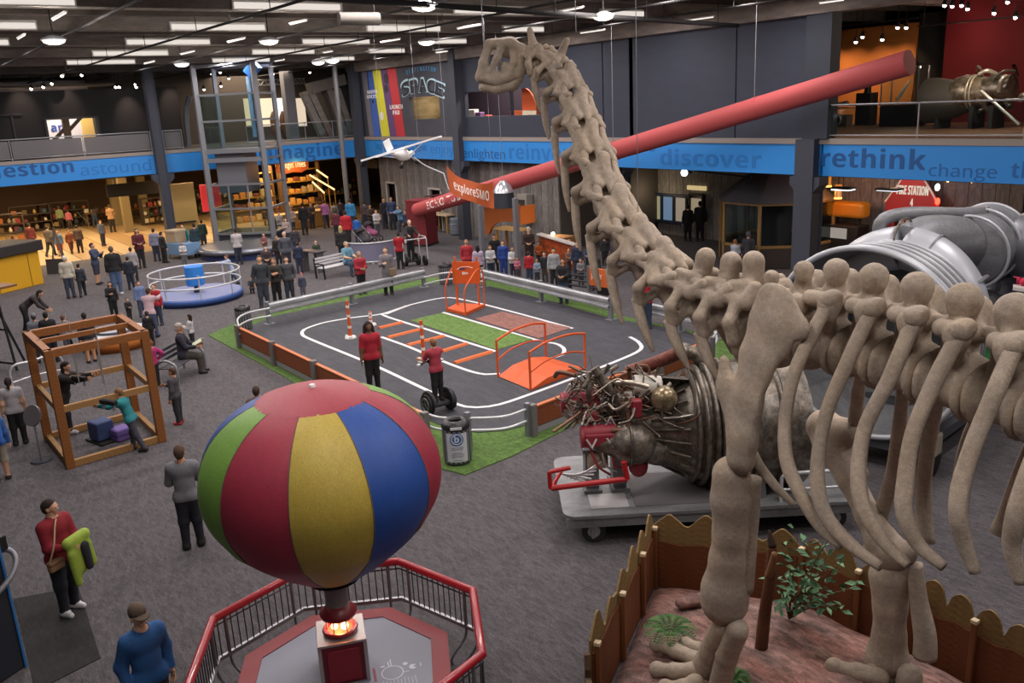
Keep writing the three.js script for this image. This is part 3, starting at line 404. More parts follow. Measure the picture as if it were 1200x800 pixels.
  { const a = G(52, 332), b = G(0, 345), t = thing('yellow_booth', 'yellow ticket booth with a thick black top', 'booth', G(15, 342)); const u = b.clone().sub(a).normalize(), rot = Math.atan2(u.x, u.z); t.rotation.y = rot; t.position.copy(a); 
    mesh('wall', rbox(1.6, 1.5, 4.4, 0.03, -0.8, 0.75, 2.2), M('#d6a21a', 0.6), t); mesh('counter', rbox(2.0, 0.45, 4.7, 0.04, -0.8, 1.72, 2.2), M('#2c2826', 0.6), t); for (const s of [-1.6, 0, 1.6]) mesh('panel_seam', box(0.02, 1.45, 0.03, 0.005, 0.74, 2.2 + s), M('#8a6a10', 0.7), t); }
  { const p = G(70, 320), t = thing('easel_frame', 'leaning wooden easel beside the yellow booth', 'easel', p, 0.9); mesh('leg', beam([-0.35, 0, 0], [0, 2.1, -0.2], 0.06, 0.06), M('#6d5a49', 0.8), t); mesh('leg', beam([0.35, 0, 0], [0, 2.1, -0.2], 0.06, 0.06), M('#6d5a49', 0.8), t); mesh('rear_leg', beam([0, 2.1, -0.2], [0, 0, -0.8], 0.06, 0.06), M('#6d5a49', 0.8), t); mesh('board', box(1, 0.7, 0.05, 0, 0.35, 0.12, -0.1), M('#3a3634', 0.7), t); }
}
// ---------------------------------------------------------------- elevator tower
{ const A = G(255, 291), Bp = G(322, 289), base = A.clone(), t = thing('elevator_tower', 'grey steel and glass elevator tower before the blue band', 'elevator', base);
  const u = Bp.clone().sub(A), L = u.length(); u.normalize(); const n = V(u.z, 0, -u.x); if (n.x > 0) n.negate();   // away from the camera
  const D = 2.3, P = (a, d, y) => u.clone().multiplyScalar(a * L).addScaledVector(n, d).setY(y), H = heightAt(Bp, 70), Hl = heightAt(A, 76);
  const mF = M('#85888f', 0.5, 0.5);
  for (const [a, d, h, w] of [[0, 0, Hl, 0.24], [1, 0, H, 0.24], [0, D, Hl, 0.2], [1, D, H, 0.2], [0.78, D * 0.7, H * 0.95, 0.2]]) mesh('post', beam(P(a, d, 0), P(a, d, h), w, w), a === 0.78 ? mDark : mF, t);
  for (const y of [0.75, 2.05, 3.3, 4.55, 5.0, 6.5, 7.8]) { mesh('crossbar', beam(P(0, 0, y), P(1, 0, y), 0.14, y === 4.55 || y === 5 ? 0.22 : 0.1), mF, t); mesh('crossbar', beam(P(0, 0, y), P(0, D, y), 0.12, 0.1), mF, t); mesh('crossbar', beam(P(1, 0, y), P(1, D, y), 0.12, 0.1), mF, t); }
  for (const a of [0.33, 0.66]) mesh('mullion', beam(P(a, 0, 0.75), P(a, 0, 3.3), 0.06, 0.06), mSteel, t);
  const pane = (a0, a1, d0, d1, y0, y1) => { const p = P((a0 + a1) / 2, (d0 + d1) / 2, (y0 + y1) / 2), q = P(a1, d1, 0).sub(P(a0, d0, 0)), l = q.length(); mesh('glass_pane', place(new THREE.BoxGeometry(l - 0.1, y1 - y0 - 0.08, 0.015), p.x, p.y, p.z, 0, -Math.atan2(q.z, q.x), 0), mGlass, t); };
  for (const [y0, y1] of [[0.75, 2.05], [2.05, 3.3]]) for (let i = 0; i < 3; i++) pane(i / 3, (i + 1) / 3, 0, 0, y0, y1);
  for (const [y0, y1] of [[5.1, 6.5], [6.5, 7.8]]) { pane(0, 1, 0, 0, y0, y1); }
  for (const [y0, y1] of [[0.75, 3.3], [5.1, 7.8]]) pane(0, 0, 0, D, y0, y1);
  mesh('car', [beam(P(0.12, D * 0.5, 3.9), P(0.62, D * 0.5, 3.9), 1.6, 2.1)], M('#70727a', 0.5, 0.2), t);
  mesh('floor_plate', beam(P(0, D / 2, 5.0), P(1, D / 2, 5.0), D, 0.14), mSteelDull, t);
  mesh('motor', beam(P(0.82, D * 0.3, H * 0.93), P(0.98, D * 0.3, H * 0.98), 0.5, 0.5), M('#2b6cc0', 0.45), t); mesh('roof_frame', [beam(P(0, 0, Hl - 0.1), P(1, 0, Hl - 0.1), 0.14, 0.16), beam(P(0, D, Hl - 0.1), P(1, D, Hl - 0.1), 0.14, 0.16)], mF, t);
  mesh('cylinder', rod(P(0.8, D * 0.35, H * 0.6), P(0.8, D * 0.35, H * 0.92), 0.14, 12), M('#8fb6d8', 0.35, 0.3), t);
  mesh('cable_chain', rod(P(0.86, D * 0.35, 0.3), P(0.86, D * 0.35, H * 0.9), 0.1, 8), mBlack, t);
  mesh('pit', beam(P(0, D / 2, 0.38), P(1, D / 2, 0.38), D, 0.74), M('#2a2c34', 0.6), t);
  const c = G(285, 298), t2 = thing('elevator_plinth', 'low round steel-edged plinth in front of the elevator tower', 'plinth', [c.x + 0.2, 0, c.z]);
  mesh('base', cyl(2.0, 2.0, 0.3, 40, 0, 0.15, 0), M('#28396b', 0.5), t2); mesh('rim', lathe([[1.9, 0.3], [2.15, 0.3], [2.2, 0.42], [2.15, 0.55], [1.9, 0.55]], 40), M('#8a8d98', 0.3, 0.7), t2); mesh('top', cyl(2.0, 2.0, 0.04, 40, 0, 0.52, 0), M('#494d5a', 0.4), t2);
}
{ const b = atX(400, 162, XL + 1.2), p = V(XL + 1.2, 0, b.z), t = thing('steel_pole', 'slim grey steel pole rising past the word imagine to the ceiling', 'pole', p); mesh('shaft', rod([0, 0, 0], [0, 9.2, 0], 0.14, 14), M('#77787c', 0.5, 0.3), t); mesh('collar', cyl(0.2, 0.2, 0.3, 14, 0, 0.15, 0), mDark, t); }
// ---------------------------------------------------------------- gallery above the word rethink
{ const gb = -33.5, px = (x, y) => atZ(x, y, gb);
  struct('wall_gallery_orange', box(px(1072, 100).x - px(940, 100).x, 4.0, 0.2, (px(1072, 100).x + px(940, 100).x) / 2, F2 + 1.75, gb), M('#a9672c', 0.7));
  struct('wall_gallery_black', box(px(1125, 100).x - px(1072, 100).x, 4.3, 0.2, (px(1125, 100).x + px(1072, 100).x) / 2, F2 + 1.9, gb - 0.1), mBlack);
  struct('wall_gallery_red', box(14, 5.2, 0.2, px(1118, 100).x + 7, F2 + 2.4, gb + 0.8), M('#6d0f16', 0.8));
  struct('floor_gallery', box(30, 0.06, 9, -5, F2 + 0.03, -29), M('#a07050', 0.6, 0, { map: woodT }));
  for (const [x, y, k] of [[1004, 75, 0], [985, 60, 0], [1035, 75, 0], [1060, 70, 0]]) { const p = px(x, y); const l = new THREE.SpotLight('#ffd0a0', 20, 0, 0.6, 0.8, 2); l.position.set(p.x, 8.9, gb + 1.6); l.target.position.set(p.x, F2 + 1.2, gb); l.castShadow = true; scene.add(l, l.target); }
  for (const [x, y] of [[972, 37], [979, 45], [1003, 48], [1011, 42], [1034, 45], [1052, 31], [1062, 31], [1107, 5], [1116, 6], [1127, 5], [1134, 9], [1165, 14], [1181, 1], [1190, 19], [973, 22]]) { const p = atZ(x, y, -30.5), t = thing('spotlight', 'small bright spotlight in the dark gallery ceiling', 'spotlight', p, 0, 'spotlights in the gallery ceiling'); mesh('can', cyl(0.05, 0.08, 0.2, 10, 0, 0.07, 0, -0.4), mBlack, t); mesh('lens', ball(0.06, 0, -0.04, 0, 10), glow('#fff6ec', 14), t); mesh('stem', rod([0, 0.1, 0], [0, Math.max(0.3, DECK - 0.3 - p.y), 0], 0.012, 5), mBlack, t); }
  for (const [x1, x2] of [[975, 1075], [1075, 1200]]) { const a = atZ(x1, 40, -30.5), b = atZ(x2, 30, -30.5), t = thing('lighting_track', x1 < 1000 ? 'dark lighting track over the orange gallery wall' : 'dark lighting track over the red gallery wall', 'track', a); mesh('bar', beam([0, 0.25, 0], b.sub(a).setY(0.25), 0.05, 0.05), M('#2c2522', 0.7), t); mesh('hanger', rod([0.2, 0.25, 0], [0.2, DECK - a.y - 0.2, 0], 0.015, 5), mBlack, t); }
  { const p = atZ(1014, 150, -31), t = thing('bust_pedestal', 'black pedestal with a dark twisted sculpture before the orange wall', 'sculpture', [p.x, F2, -31]); mesh('pedestal', rbox(0.62, 1.25, 0.5, 0.02, 0, 0.63, 0), M('#1d1b1c', 0.6), t);
    mesh('figure', solid([cap([0, 1.25, 0], 0.14, [0.03, 1.45, 0], 0.09), cap([0.03, 1.45, 0], 0.1, [-0.08, 1.62, 0.02], 0.12), cap([-0.08, 1.62, 0], 0.09, [0.06, 1.82, 0], 0.07), cap([0.06, 1.6, 0], 0.06, [0.24, 1.66, 0.05], 0.04), cap([-0.12, 1.45, 0], 0.06, [-0.26, 1.5, 0], 0.04)], 0.03, 0.06), M('#1b1512', 0.35, 0.4), t); }
  { const p = atZ(985, 130, -30.2), t = thing('small_cannon', 'grey model on a low stand behind the gallery glass', 'model', [p.x, F2, -30.2]); mesh('stand', box(0.8, 0.5, 0.4, 0, 0.25, 0), M('#5a4b45', 0.7), t); mesh('tray', box(0.9, 0.05, 0.5, 0, 0.75, 0), M('#8a7a72', 0.5), t); mesh('wheel', torus(0.18, 0.05, 0, 0.32, 0.25), mSteel, t); mesh('barrel', rod([-0.3, 0.85, 0], [0.3, 0.95, 0], 0.07, 10), mSteel, t); }
  { const a = atZ(1036, 150, -30.3), b = atZ(1078, 150, -30.3), w = b.x - a.x, t = thing('display_case', 'glass display case with lit rockets before the orange wall', 'display case', [(a.x + b.x) / 2, F2, -30.3]); mesh('plinth', box(w, 0.8, 0.7, 0, 0.4, 0), M('#262225', 0.6), t); mesh('canopy', box(w, 0.12, 0.7, 0, 2.15, 0), mBlack, t); for (const s of [-1, 1]) for (const z of [-1, 1]) mesh('post', box(0.04, 1.3, 0.04, s * w / 2, 1.45, z * 0.33), mSteel, t); mesh('glass', [box(w - 0.06, 1.28, 0.01, 0, 1.44, 0.34)], mGlass, t); for (let i = 0; i < 4; i++) mesh('lamp', ball(0.045, -w / 2 + w * (i + 0.5) / 4, 2.06, 0, 8), glow('#fff2dc', 7), t);
    mesh('rocket', [taper([[-0.25, 0.95, 0], [-0.1, 1.2, 0], [0.2, 1.65, 0]], [0.06, 0.07, 0.02], 10, 8)], M('#d8d2c8', 0.5), t); mesh('rocket', taper([[0.35, 0.85, 0], [0.37, 1.2, 0], [0.38, 1.5, 0]], [0.05, 0.06, 0.01], 10, 8), M('#8a4a2a', 0.5), t); point(t.position.x, F2 + 1.95, -30.3, '#ffdcae', 2.5); }
  // second engine lying in the gallery
  { const a = atZ(1100, 130, -28.6), t = thing('gallery_engine', 'olive and chrome rocket engine lying in the red gallery', 'engine', [a.x, F2, -28.6]);
    const s = (x, y) => { const p = atZ(x, y, -28.6); return [p.x - a.x, p.y - F2, 0]; };
    const r0 = 0.95; const c0 = s(1085, 130), c1 = s(1135, 122), c2 = s(1170, 115), c3 = s(1215, 108);
    mesh('bell', place(lathe([[0.72, -0.6], [0.71, -0.3], [0.64, 0.1], [0.5, 0.5], [0.38, 0.8]], 28), c0[0] + 0.65, 0.95, 0, 0, 0, -Math.PI / 2), M('#4a4740', 0.6), t);
    mesh('throat', place(lathe([[0.5, -0.4], [0.56, -0.1], [0.5, 0.3], [0.4, 0.7]], 24), c1[0], 1.15, 0, 0, 0, -Math.PI / 2), M('#a79f92', 0.35, 0.6, { map: metalT }), t);
    for (let i = 0; i < 6; i++) mesh('rib', torus(0.45 + 0.02 * i, 0.03, c1[0] - 0.35 + i * 0.12, 1.15, 0, 0, Math.PI / 2, 0, 24, 6), M('#c9c1ae', 0.4, 0.5), t);
    mesh('chamber', rod([c1[0] + 0.5, 1.2, 0], [c2[0] + 0.4, 1.25, 0], 0.42, 18), M('#8d8a84', 0.35, 0.7, { map: metalT }), t);
    for (let i = 0; i < 26; i++) { const x = rnd(c1[0] + 0.2, c3[0] + 0.8), an = rnd(0, 6.3), r = rnd(0.35, 0.8), p = [x, 1.25 + Math.sin(an) * r, Math.cos(an) * r], q = [x + rnd(-0.4, 0.6), 1.25 + Math.sin(an + 0.8) * r, Math.cos(an + 0.8) * r]; mesh('pipe', pipe([p, [(p[0] + q[0]) / 2, (p[1] + q[1]) / 2 + 0.12, (p[2] + q[2]) / 2 + 0.1], q], rnd(0.03, 0.09), 8, 6), M(pick(['#b3ada2', '#8d8678', '#5f5a54', '#d5cfc2']), 0.35, 0.7), t); }
    for (const x of [c0[0] + 0.6, c1[0] + 0.3, c2[0]]) mesh('cradle', [box(0.12, 0.75, 0.8, x, 0.37, 0)], M('#2b2826', 0.7), t);
    mesh('strut', rod([c2[0] - 0.2, 1.2, 0.7], [c3[0], 0.2, 0.9], 0.05, 8), M('#c9c6c0', 0.3, 0.7), t);
    point(a.x + 2.5, 8.2, -27.2, '#ffe8cc', 18); point(px(1160, 60).x, 8.3, gb + 2, '#ffc8b8', 2); }
}
// fire house front, lamps and play area under the gallery
{ const p = atZ(1072, 225, -31), t = thing('fire_house_front', 'small red gabled fire station front glowing under the gallery', 'facade', [p.x, 0, -31]); const w = 2.3; t.scale.set(0.45, 0.92, 1);
  mesh('gable', extrude([[-w, 2.2], [w, 2.2], [w, 2.6], [0.5, 3.85], [-0.5, 3.85], [-w, 2.6]], 0.15), M('#9c1d20', 0.6), t); mesh('wall', [box(0.9, 2.2, 0.15, -1.85, 1.1, 0.07), box(0.5, 2.2, 0.15, 2.05, 1.1, 0.07)], M('#7c191b', 0.6), t); mesh('door', box(2.4, 2.2, 0.06, 0.2, 1.1, 0), M('#b9aaa0', 0.6), t);
  for (let i = 0; i < 3; i++) mesh('door_bar', box(0.08, 2.1, 0.05, -0.6 + i * 0.8, 1.1, 0.06), M('#7c191b', 0.6), t);
  mesh('lettering', place(words('FIRE STATION', 0.36, 0.03, BOLD, 2.7), -1.35, 2.95, 0.16), glow('#fff0dc', 0.7), t); mesh('lettering', place(words('4', 0.3, 0.03), -0.1, 2.5, 0.16), glow('#fff0dc', 0.7), t); mesh('beacon', ball(0.14, 2.2, 2.75, 0.2, 10), glow('#ff3020', 9), t); mesh('lamp', ball(0.14, 2.1, 3.3, 0.2, 10), glow('#ffffff', 5), t);
  mesh('trim', [beam([-w, 2.62, 0.18], [-0.5, 3.88, 0.18], 0.06, 0.06), beam([w, 2.62, 0.18], [0.5, 3.88, 0.18], 0.06, 0.06)], M('#d8cfc6', 0.5), t); point(p.x, 3.3, -29.6, '#ffd0b0', 3); }
for (const [x, y, hh] of [[970, 218, 0.9], [982, 232, 0.5]]) { const p = atZ(x, y, -29), t = thing('amber_lamp', hh > 0.6 ? 'tall amber glass tube lamp under the gallery edge' : 'short amber tube lamp deep under the gallery', 'lamp', p); mesh('tube', cyl(0.12, 0.12, hh, 14, 0, hh / 2, 0), glow('#c87412', 1.0), t); mesh('cap', cyl(0.14, 0.14, 0.06, 14, 0, 0, 0), glow('#ffb050', 3), t); mesh('stem', rod([0, hh, 0], [0, Math.max(hh + 0.05, BB - p.y - 0.05), 0], 0.02, 6), mBlack, t); if (hh > 0.6) point(p.x, p.y - 0.2, p.z, '#ff9a38', 6); }
for (const [x, y, l] of [[988, 222, 'white square panel lamp under the gallery ceiling'], [1042, 223, 'dim oval panel lamp under the gallery ceiling']]) { const p = atZ(x, y, -28.5), t = thing('panel_lamp', l, 'lamp', p); mesh('frame', box(0.8, 0.06, 0.5, 0, 0.05, 0), mDark, t); mesh('lens', box(0.7, 0.03, 0.42, 0, 0, 0), glow('#eef2ff', x < 1000 ? 5 : 1.2), t); mesh('rod', rod([0, 0.05, 0], [0, BB - p.y - 0.06, 0], 0.012, 5), mBlack, t); point(p.x, p.y - 0.15, p.z, '#eef2ff', 3); }
for (const [x, y] of [[1111, 209], [1139, 210]]) { const p = atZ(x, y, -25.2), t = thing('edge_lamp', 'small yellow lamp just under the band by the word change', 'lamp', p, 0, 'yellow lamps under the band'); mesh('bulb', ball(0.1, 0, 0, 0, 10), glow('#ffc860', 9), t); mesh('stem', rod([0, 0.05, 0], [0, BB - p.y, 0], 0.02, 6), mBlack, t); point(p.x, p.y - 0.15, p.z, '#ffc46a', 3); }
{ const p = G(975, 285), t = thing('amber_cabinet', 'dark cabinet with an amber glowing hood under the gallery', 'cabinet', [atZ(990, 270, -30.3).x, 0, -30.3]); mesh('body', rbox(1.6, 1.5, 0.8, 0.04, 0, 0.75, 0), M('#1d1715', 0.6), t); mesh('hood', rbox(1.6, 0.6, 0.6, 0.15, 0.1, 2.1, 0), M('#8a5212', 0.5, 0, { emissive: '#8a4a08', emissiveIntensity: 0.5 }), t); mesh('post', [box(0.08, 0.5, 0.08, -0.6, 1.7, 0), box(0.08, 0.5, 0.08, 0.6, 1.7, 0)], mBlack, t); mesh('screen', box(0.7, 0.4, 0.04, 0, 1.2, 0.41), glow('#c9c0b4', 0.5), t); }
{ const a = atZ(1125, 244, -26.5), b = atZ(1190, 243, -26.5), t = thing('yellow_railing', 'yellow pipe railing of the play platform under the gallery', 'railing', [a.x, 0, -26.5]); const L = b.x - a.x; mesh('platform', box(L + 1, 1.1, 3, L / 2, 0.55, -1.5), M('#4a423d', 0.7), t); for (const h of [1.5, 2.0]) mesh('rail', rod([0, h, 0], [L, h, 0], 0.04, 8), M('#c8a421', 0.5), t); for (let i = 0; i < 4; i++) mesh('post', rod([L * i / 3, 1.1, 0], [L * i / 3, 2, 0], 0.04, 8), M('#c8a421', 0.5), t); for (let i = 0; i < 7; i++) { const g2 = tag(mesh('play_block', rbox(rnd(0.3, 0.6), rnd(0.4, 0.9), 0.4, 0.06, a.x + rnd(0.2, L), 1.1 + 0.35, -27.6 - (i % 3) * 0.7), M(pick(['#d8b9a0', '#b5485a', '#8e8a88', '#c9a13a', '#4f5d7a', '#d2d0ce']), 0.6)), 'small coloured play block behind the yellow railing', 'block', 'play blocks behind the yellow railing'); } point(a.x + 1.5, 3.4, -27, '#ffe0c0', 5); }
// gazebo: eight-sided booth with a dark roof
{ const c = G(905, 312); c.x = atZ(908, 270, -29.2).x; const t = thing('gazebo_booth', 'dark eight-sided booth with sloping grey roof and ochre mullions', 'booth', [c.x, 0, -29.2]); const R = 2.25, mO = M('#8a6a3c', 0.6), mR = M('#55555c', 0.7);
  const v = (i, y, r = R) => V(Math.cos((i + 0.5) / 8 * 2 * Math.PI) * r, y, Math.sin((i + 0.5) / 8 * 2 * Math.PI) * r);
  for (let i = 0; i < 8; i++) { mesh('mullion', beam(v(i, 0), v(i, 2.5), 0.1, 0.1), mO, t); mesh('sill', beam(v(i, 0.85), v(i + 1, 0.85), 0.1, 0.1), mO, t); mesh('head', beam(v(i, 2.5), v(i + 1, 2.5), 0.12, 0.12), mO, t); mesh('skirt', beam(v(i, 0.42).multiplyScalar(1), v(i + 1, 0.42), 0.05, 0.8), M('#38302c', 0.7), t);
    const a = v(i, 2.52, R + 0.12), b = v(i + 1, 2.52, R + 0.12), d = v(i, 3.6, 0.95), e = v(i + 1, 3.6, 0.95), g = new THREE.BufferGeometry(); g.setAttribute('position', new THREE.Float32BufferAttribute([a, b, e, a, e, d].flatMap((p) => [p.x, p.y, p.z]), 3)); g.computeVertexNormals(); mesh('roof_panel', g, mR, t);
    const pm = v(i, 1.68).add(v(i + 1, 1.68)).multiplyScalar(0.5), q = v(i + 1, 0).sub(v(i, 0)); mesh('pane', place(new THREE.BoxGeometry(q.length() - 0.12, 1.5, 0.012), pm.x, pm.y, pm.z, 0, -Math.atan2(q.z, q.x), 0), mGlass, t); }
  mesh('roof_cap', cyl(0.95, 0.95, 0.08, 8, 0, 3.63, 0, 0, Math.PI / 8), mR, t); mesh('core', cyl(0.55, 0.7, 2.6, 12, 0, 1.3, 0), M('#241d1b', 0.8), t); }
// machinery opening at the end of the grey boards
{ const a = atZ(675, 262, -28.5), t = thing('machine_wheel', 'dark clockwork display with a large toothed wheel in the wall opening', 'machine', [a.x, 0, -28.5]); mesh('back', box(4.2, 3.8, 0.2, 0, 1.9, -0.8), M('#1b1513', 0.85), t); mesh('wheel', torus(1.25, 0.09, 0, 2.3, 0, 0, 0, 0, 36, 8), M('#5a4c40', 0.5, 0.3), t); for (let i = 0; i < 24; i++) { const an = i / 24 * 6.283; mesh('tooth', box(0.12, 0.16, 0.12, Math.cos(an) * 1.36, 2.3 + Math.sin(an) * 1.36, 0, 0, 0, an), M('#5a4c40', 0.5, 0.3), t); } for (let i = 0; i < 8; i++) { const an = i / 8 * 6.283; mesh('spoke', rod([0, 2.3, 0], [Math.cos(an) * 1.25, 2.3 + Math.sin(an) * 1.25, 0], 0.04, 6), M('#6b5a44', 0.5), t); } mesh('table', rbox(2.6, 0.8, 0.8, 0.05, 0, 0.4, 0.5), M('#30241d', 0.7), t);
  for (let i = 0; i < 9; i++) tag(mesh('curio', [lathe([[0, 0], [0.14, 0], [0.18, 0.2], [0.08, 0.35], [0, 0.4]], 10).translate(a.x - 1.2 + i * 0.3, 0.8, -28 + (i % 2) * 0.15)], M(pick(['#8a7458', '#b59c7c', '#6b3b2c', '#d1c2a4']), 0.6)), 'small brown curio on the table under the toothed wheel', 'curio', 'curios under the toothed wheel'); point(a.x + 0.5, 3.4, -27.2, '#ffd9a8', 6); }
{ const p = atZ(804, 201, -26), t = thing('stage_spotlight', 'white stage spotlight under the band by the word discover', 'spotlight', p); mesh('can', cyl(0.12, 0.18, 0.35, 12, 0, 0.1, -0.05, 0.6), mBlack, t); mesh('lens', ball(0.13, 0, -0.04, 0.1, 12), glow('#eef0ff', 14), t); mesh('truss_bar', [rod([0.3, 0.05, 0], [3.2, -0.1, 0], 0.03, 6), rod([0.3, 0.35, 0], [3.2, 0.25, 0], 0.03, 6)], mBlack, t); mesh('stem', rod([0, 0.2, 0], [0, BB - p.y - 0.05, 0], 0.02, 5), mBlack, t); }
// ---------------------------------------------------------------- scooter track
const floorShape = (pts, th, y = 0) => { const P = pts.map(([x, y2]) => G(x, y2)); return flatY(extrude(P.map((p) => [p.x, -p.z]), th)).translate(0, y, 0); };
const smoothPx = (pts, n) => new THREE.CatmullRomCurve3(pts.map(([x, y]) => G(x, y)), false, 'catmullrom', 0.4).getSpacedPoints(n);
function stripOn(pts, w, th, y) { const P = smoothPx(pts, pts.length * 5), L = [], R = []; P.forEach((p, i) => { const d = P[Math.min(i + 1, P.length - 1)].clone().sub(P[Math.max(i - 1, 0)]).normalize(); L.push([p.x - d.z * w / 2, -(p.z + d.x * w / 2)]); R.unshift([p.x + d.z * w / 2, -(p.z - d.x * w / 2)]); }); return flatY(extrude([...L, ...R], th)).translate(0, y, 0); }
tag(mesh('artificial_turf', floorShape([[244, 393], [283, 376], [400, 347], [500, 326], [560, 323], [620, 335], [735, 372], [800, 386], [880, 402], [865, 425], [690, 490], [600, 535], [545, 557], [500, 545], [430, 500], [330, 440]], 0.02), M('#6d9349', 0.95, 0, { map: turfT, bumpMap: turfT, bumpScale: 0.01 })), 'bright green artificial turf border laid around the dark track', 'turf');
const track = tag(mesh('track_mat', floorShape([[288, 386], [318, 372], [420, 350], [505, 333], [560, 333], [640, 352], [716, 374], [800, 388], [836, 402], [700, 462], [622, 498], [590, 506], [560, 508], [525, 503], [495, 490], [440, 465], [360, 425]], 0.035), M('#4d4f59', 0.75, 0, { map: asphaltT })), 'dark asphalt riding track with white lane lines', 'track');
const mLine = M('#dcdce0', 0.6), line = (pts, w = 0.11) => { const o = mesh('lane_line', stripOn(pts, w, 0.006, 0.034), mLine, track); o.userData.label = 'white lane line'; };
line([[738, 396], [747, 401], [752, 409], [738, 418], [668, 446], [600, 471], [572, 478], [545, 478], [518, 467], [440, 430], [372, 402], [355, 394], [357, 387], [380, 379], [415, 373], [447, 369], [478, 359], [512, 351], [530, 350], [560, 356], [610, 369], [671, 386]]);
line([[447, 369], [456, 373], [500, 387], [540, 400], [581, 413]]); line([[447, 396], [480, 408], [520, 425], [550, 436], [568, 440], [586, 439]]); line([[519, 367], [560, 379], [630, 400], [652, 404], [661, 410], [659, 417], [646, 421]]);
line([[452, 369], [462, 365], [478, 359]], 0.16);
tag(mesh('turf_patch', floorShape([[481, 376.5], [518, 368], [624, 399], [582, 411.5]], 0.012, 0.036), M('#769c50', 0.95, 0, { map: turfT })), 'green turf strip inside the dark track', 'turf');
tag(mesh('rubber_patch', floorShape([[556, 375], [588, 366.5], [669, 385.5], [632, 398]], 0.012, 0.036), M('#bd857a', 0.9, 0, { map: carpetT })), 'brick-red rubber surface beside the turf strip on the track', 'mat');
for (const [a, b, c, d] of [[444, 386, 471, 379.5], [455, 397, 493, 387.5], [478, 406, 520, 395.5], [518, 413.5, 547, 404.5], [533, 427, 576, 414]]) { const p = G(a, b), q = G(c, d), t = tag(mesh('speed_bar', [place(extrude([[-0.09, 0], [0.09, 0], [0.05, 0.05], [-0.05, 0.05]], p.distanceTo(q)), p.x, 0.036, p.z, 0, Math.atan2(q.x - p.x, q.z - p.z), 0)], M('#d1672c', 0.6)), 'flat orange bump bar across the lane beside the turf strip', 'bar', 'orange bump bars'); }
const mOr = M('#d0571f', 0.55), mOrD = mOr;
for (const [bx_, by_, ty, l] of [[411, 397, 354, 'orange marker pole by the curved corner of the lane'], [435, 382, 366, 'orange marker pole behind the standing woman on the track'], [497, 424, 377, 'orange marker pole beside the rider']]) { const p = G(bx_, by_), h = Math.min(1.25, heightAt(p, ty)), t = thing('marker_pole', l, 'pole', [p.x, 0.036, p.z]); mesh('base', cyl(0.16, 0.18, 0.05, 14, 0, 0.025, 0), mWhite, t); mesh('pole', cyl(0.045, 0.055, h, 10, 0, h / 2, 0), mOr, t); for (const k of [0.3, 0.6, 0.85]) mesh('stripe', cyl(0.054, 0.056, 0.08, 10, 0, h * k, 0), M('#e9dcd2', 0.5), t); mesh('foot_roller', [ball(0.05, 0.12, 0.05, 0.06, 8), ball(0.05, -0.1, 0.05, 0.08, 8)], mWhite, t); }
{ // ramp bridge with rails
  const c = [[584, 443], [640, 420], [686, 434], [622, 459]].map(([x, y]) => G(x, y)), t = thing('ramp_bridge', 'orange wooden ramp bridge with tube handrails on the track', 'ramp', [c[0].x, 0.036, c[0].z]), q = c.map((p) => p.clone().sub(c[0]));
  const mid = (a, b, k) => a.clone().lerp(b, k), deck = (k0, k1, h0, h1) => { const a = mid(q[0], q[1], k0).setY(h0), b = mid(q[3], q[2], k0).setY(h0), d = mid(q[0], q[1], k1).setY(h1), e = mid(q[3], q[2], k1).setY(h1), g = new THREE.BufferGeometry(), f = (p) => [p.x, p.y, p.z], lo = (p) => [p.x, 0, p.z]; g.setAttribute('position', new THREE.Float32BufferAttribute([...f(a), ...f(b), ...f(e), ...f(a), ...f(e), ...f(d), ...f(b), ...lo(b), ...lo(e), ...f(b), ...lo(e), ...f(e), ...f(a), ...lo(d), ...lo(a), ...f(a), ...f(d), ...lo(d)], 3)); g.computeVertexNormals(); return g; };
  mesh('deck', deck(0, 0.3, 0.02, 0.16), mOr, t); mesh('deck', deck(0.3, 0.7, 0.16, 0.16), mOr, t); mesh('deck', deck(0.7, 1, 0.16, 0.02), mOr, t);
  for (const [a, b] of [[q[0], q[1]], [q[3], q[2]]]) { for (const k of [0, 1]) mesh('post', rod(mid(a, b, k), mid(a, b, k).setY(0.95), 0.03, 8), mOrD, t); mesh('handrail', pipe([mid(a, b, 0).setY(0.95), mid(a, b, 0.3).setY(1.06), mid(a, b, 0.7).setY(1.06), mid(a, b, 1).setY(0.95)], 0.03, 16, 8), mOrD, t); mesh('mid_rail', pipe([mid(a, b, 0).setY(0.45), mid(a, b, 0.3).setY(0.6), mid(a, b, 0.7).setY(0.6), mid(a, b, 1).setY(0.45)], 0.022, 16, 8), mOrD, t); } }
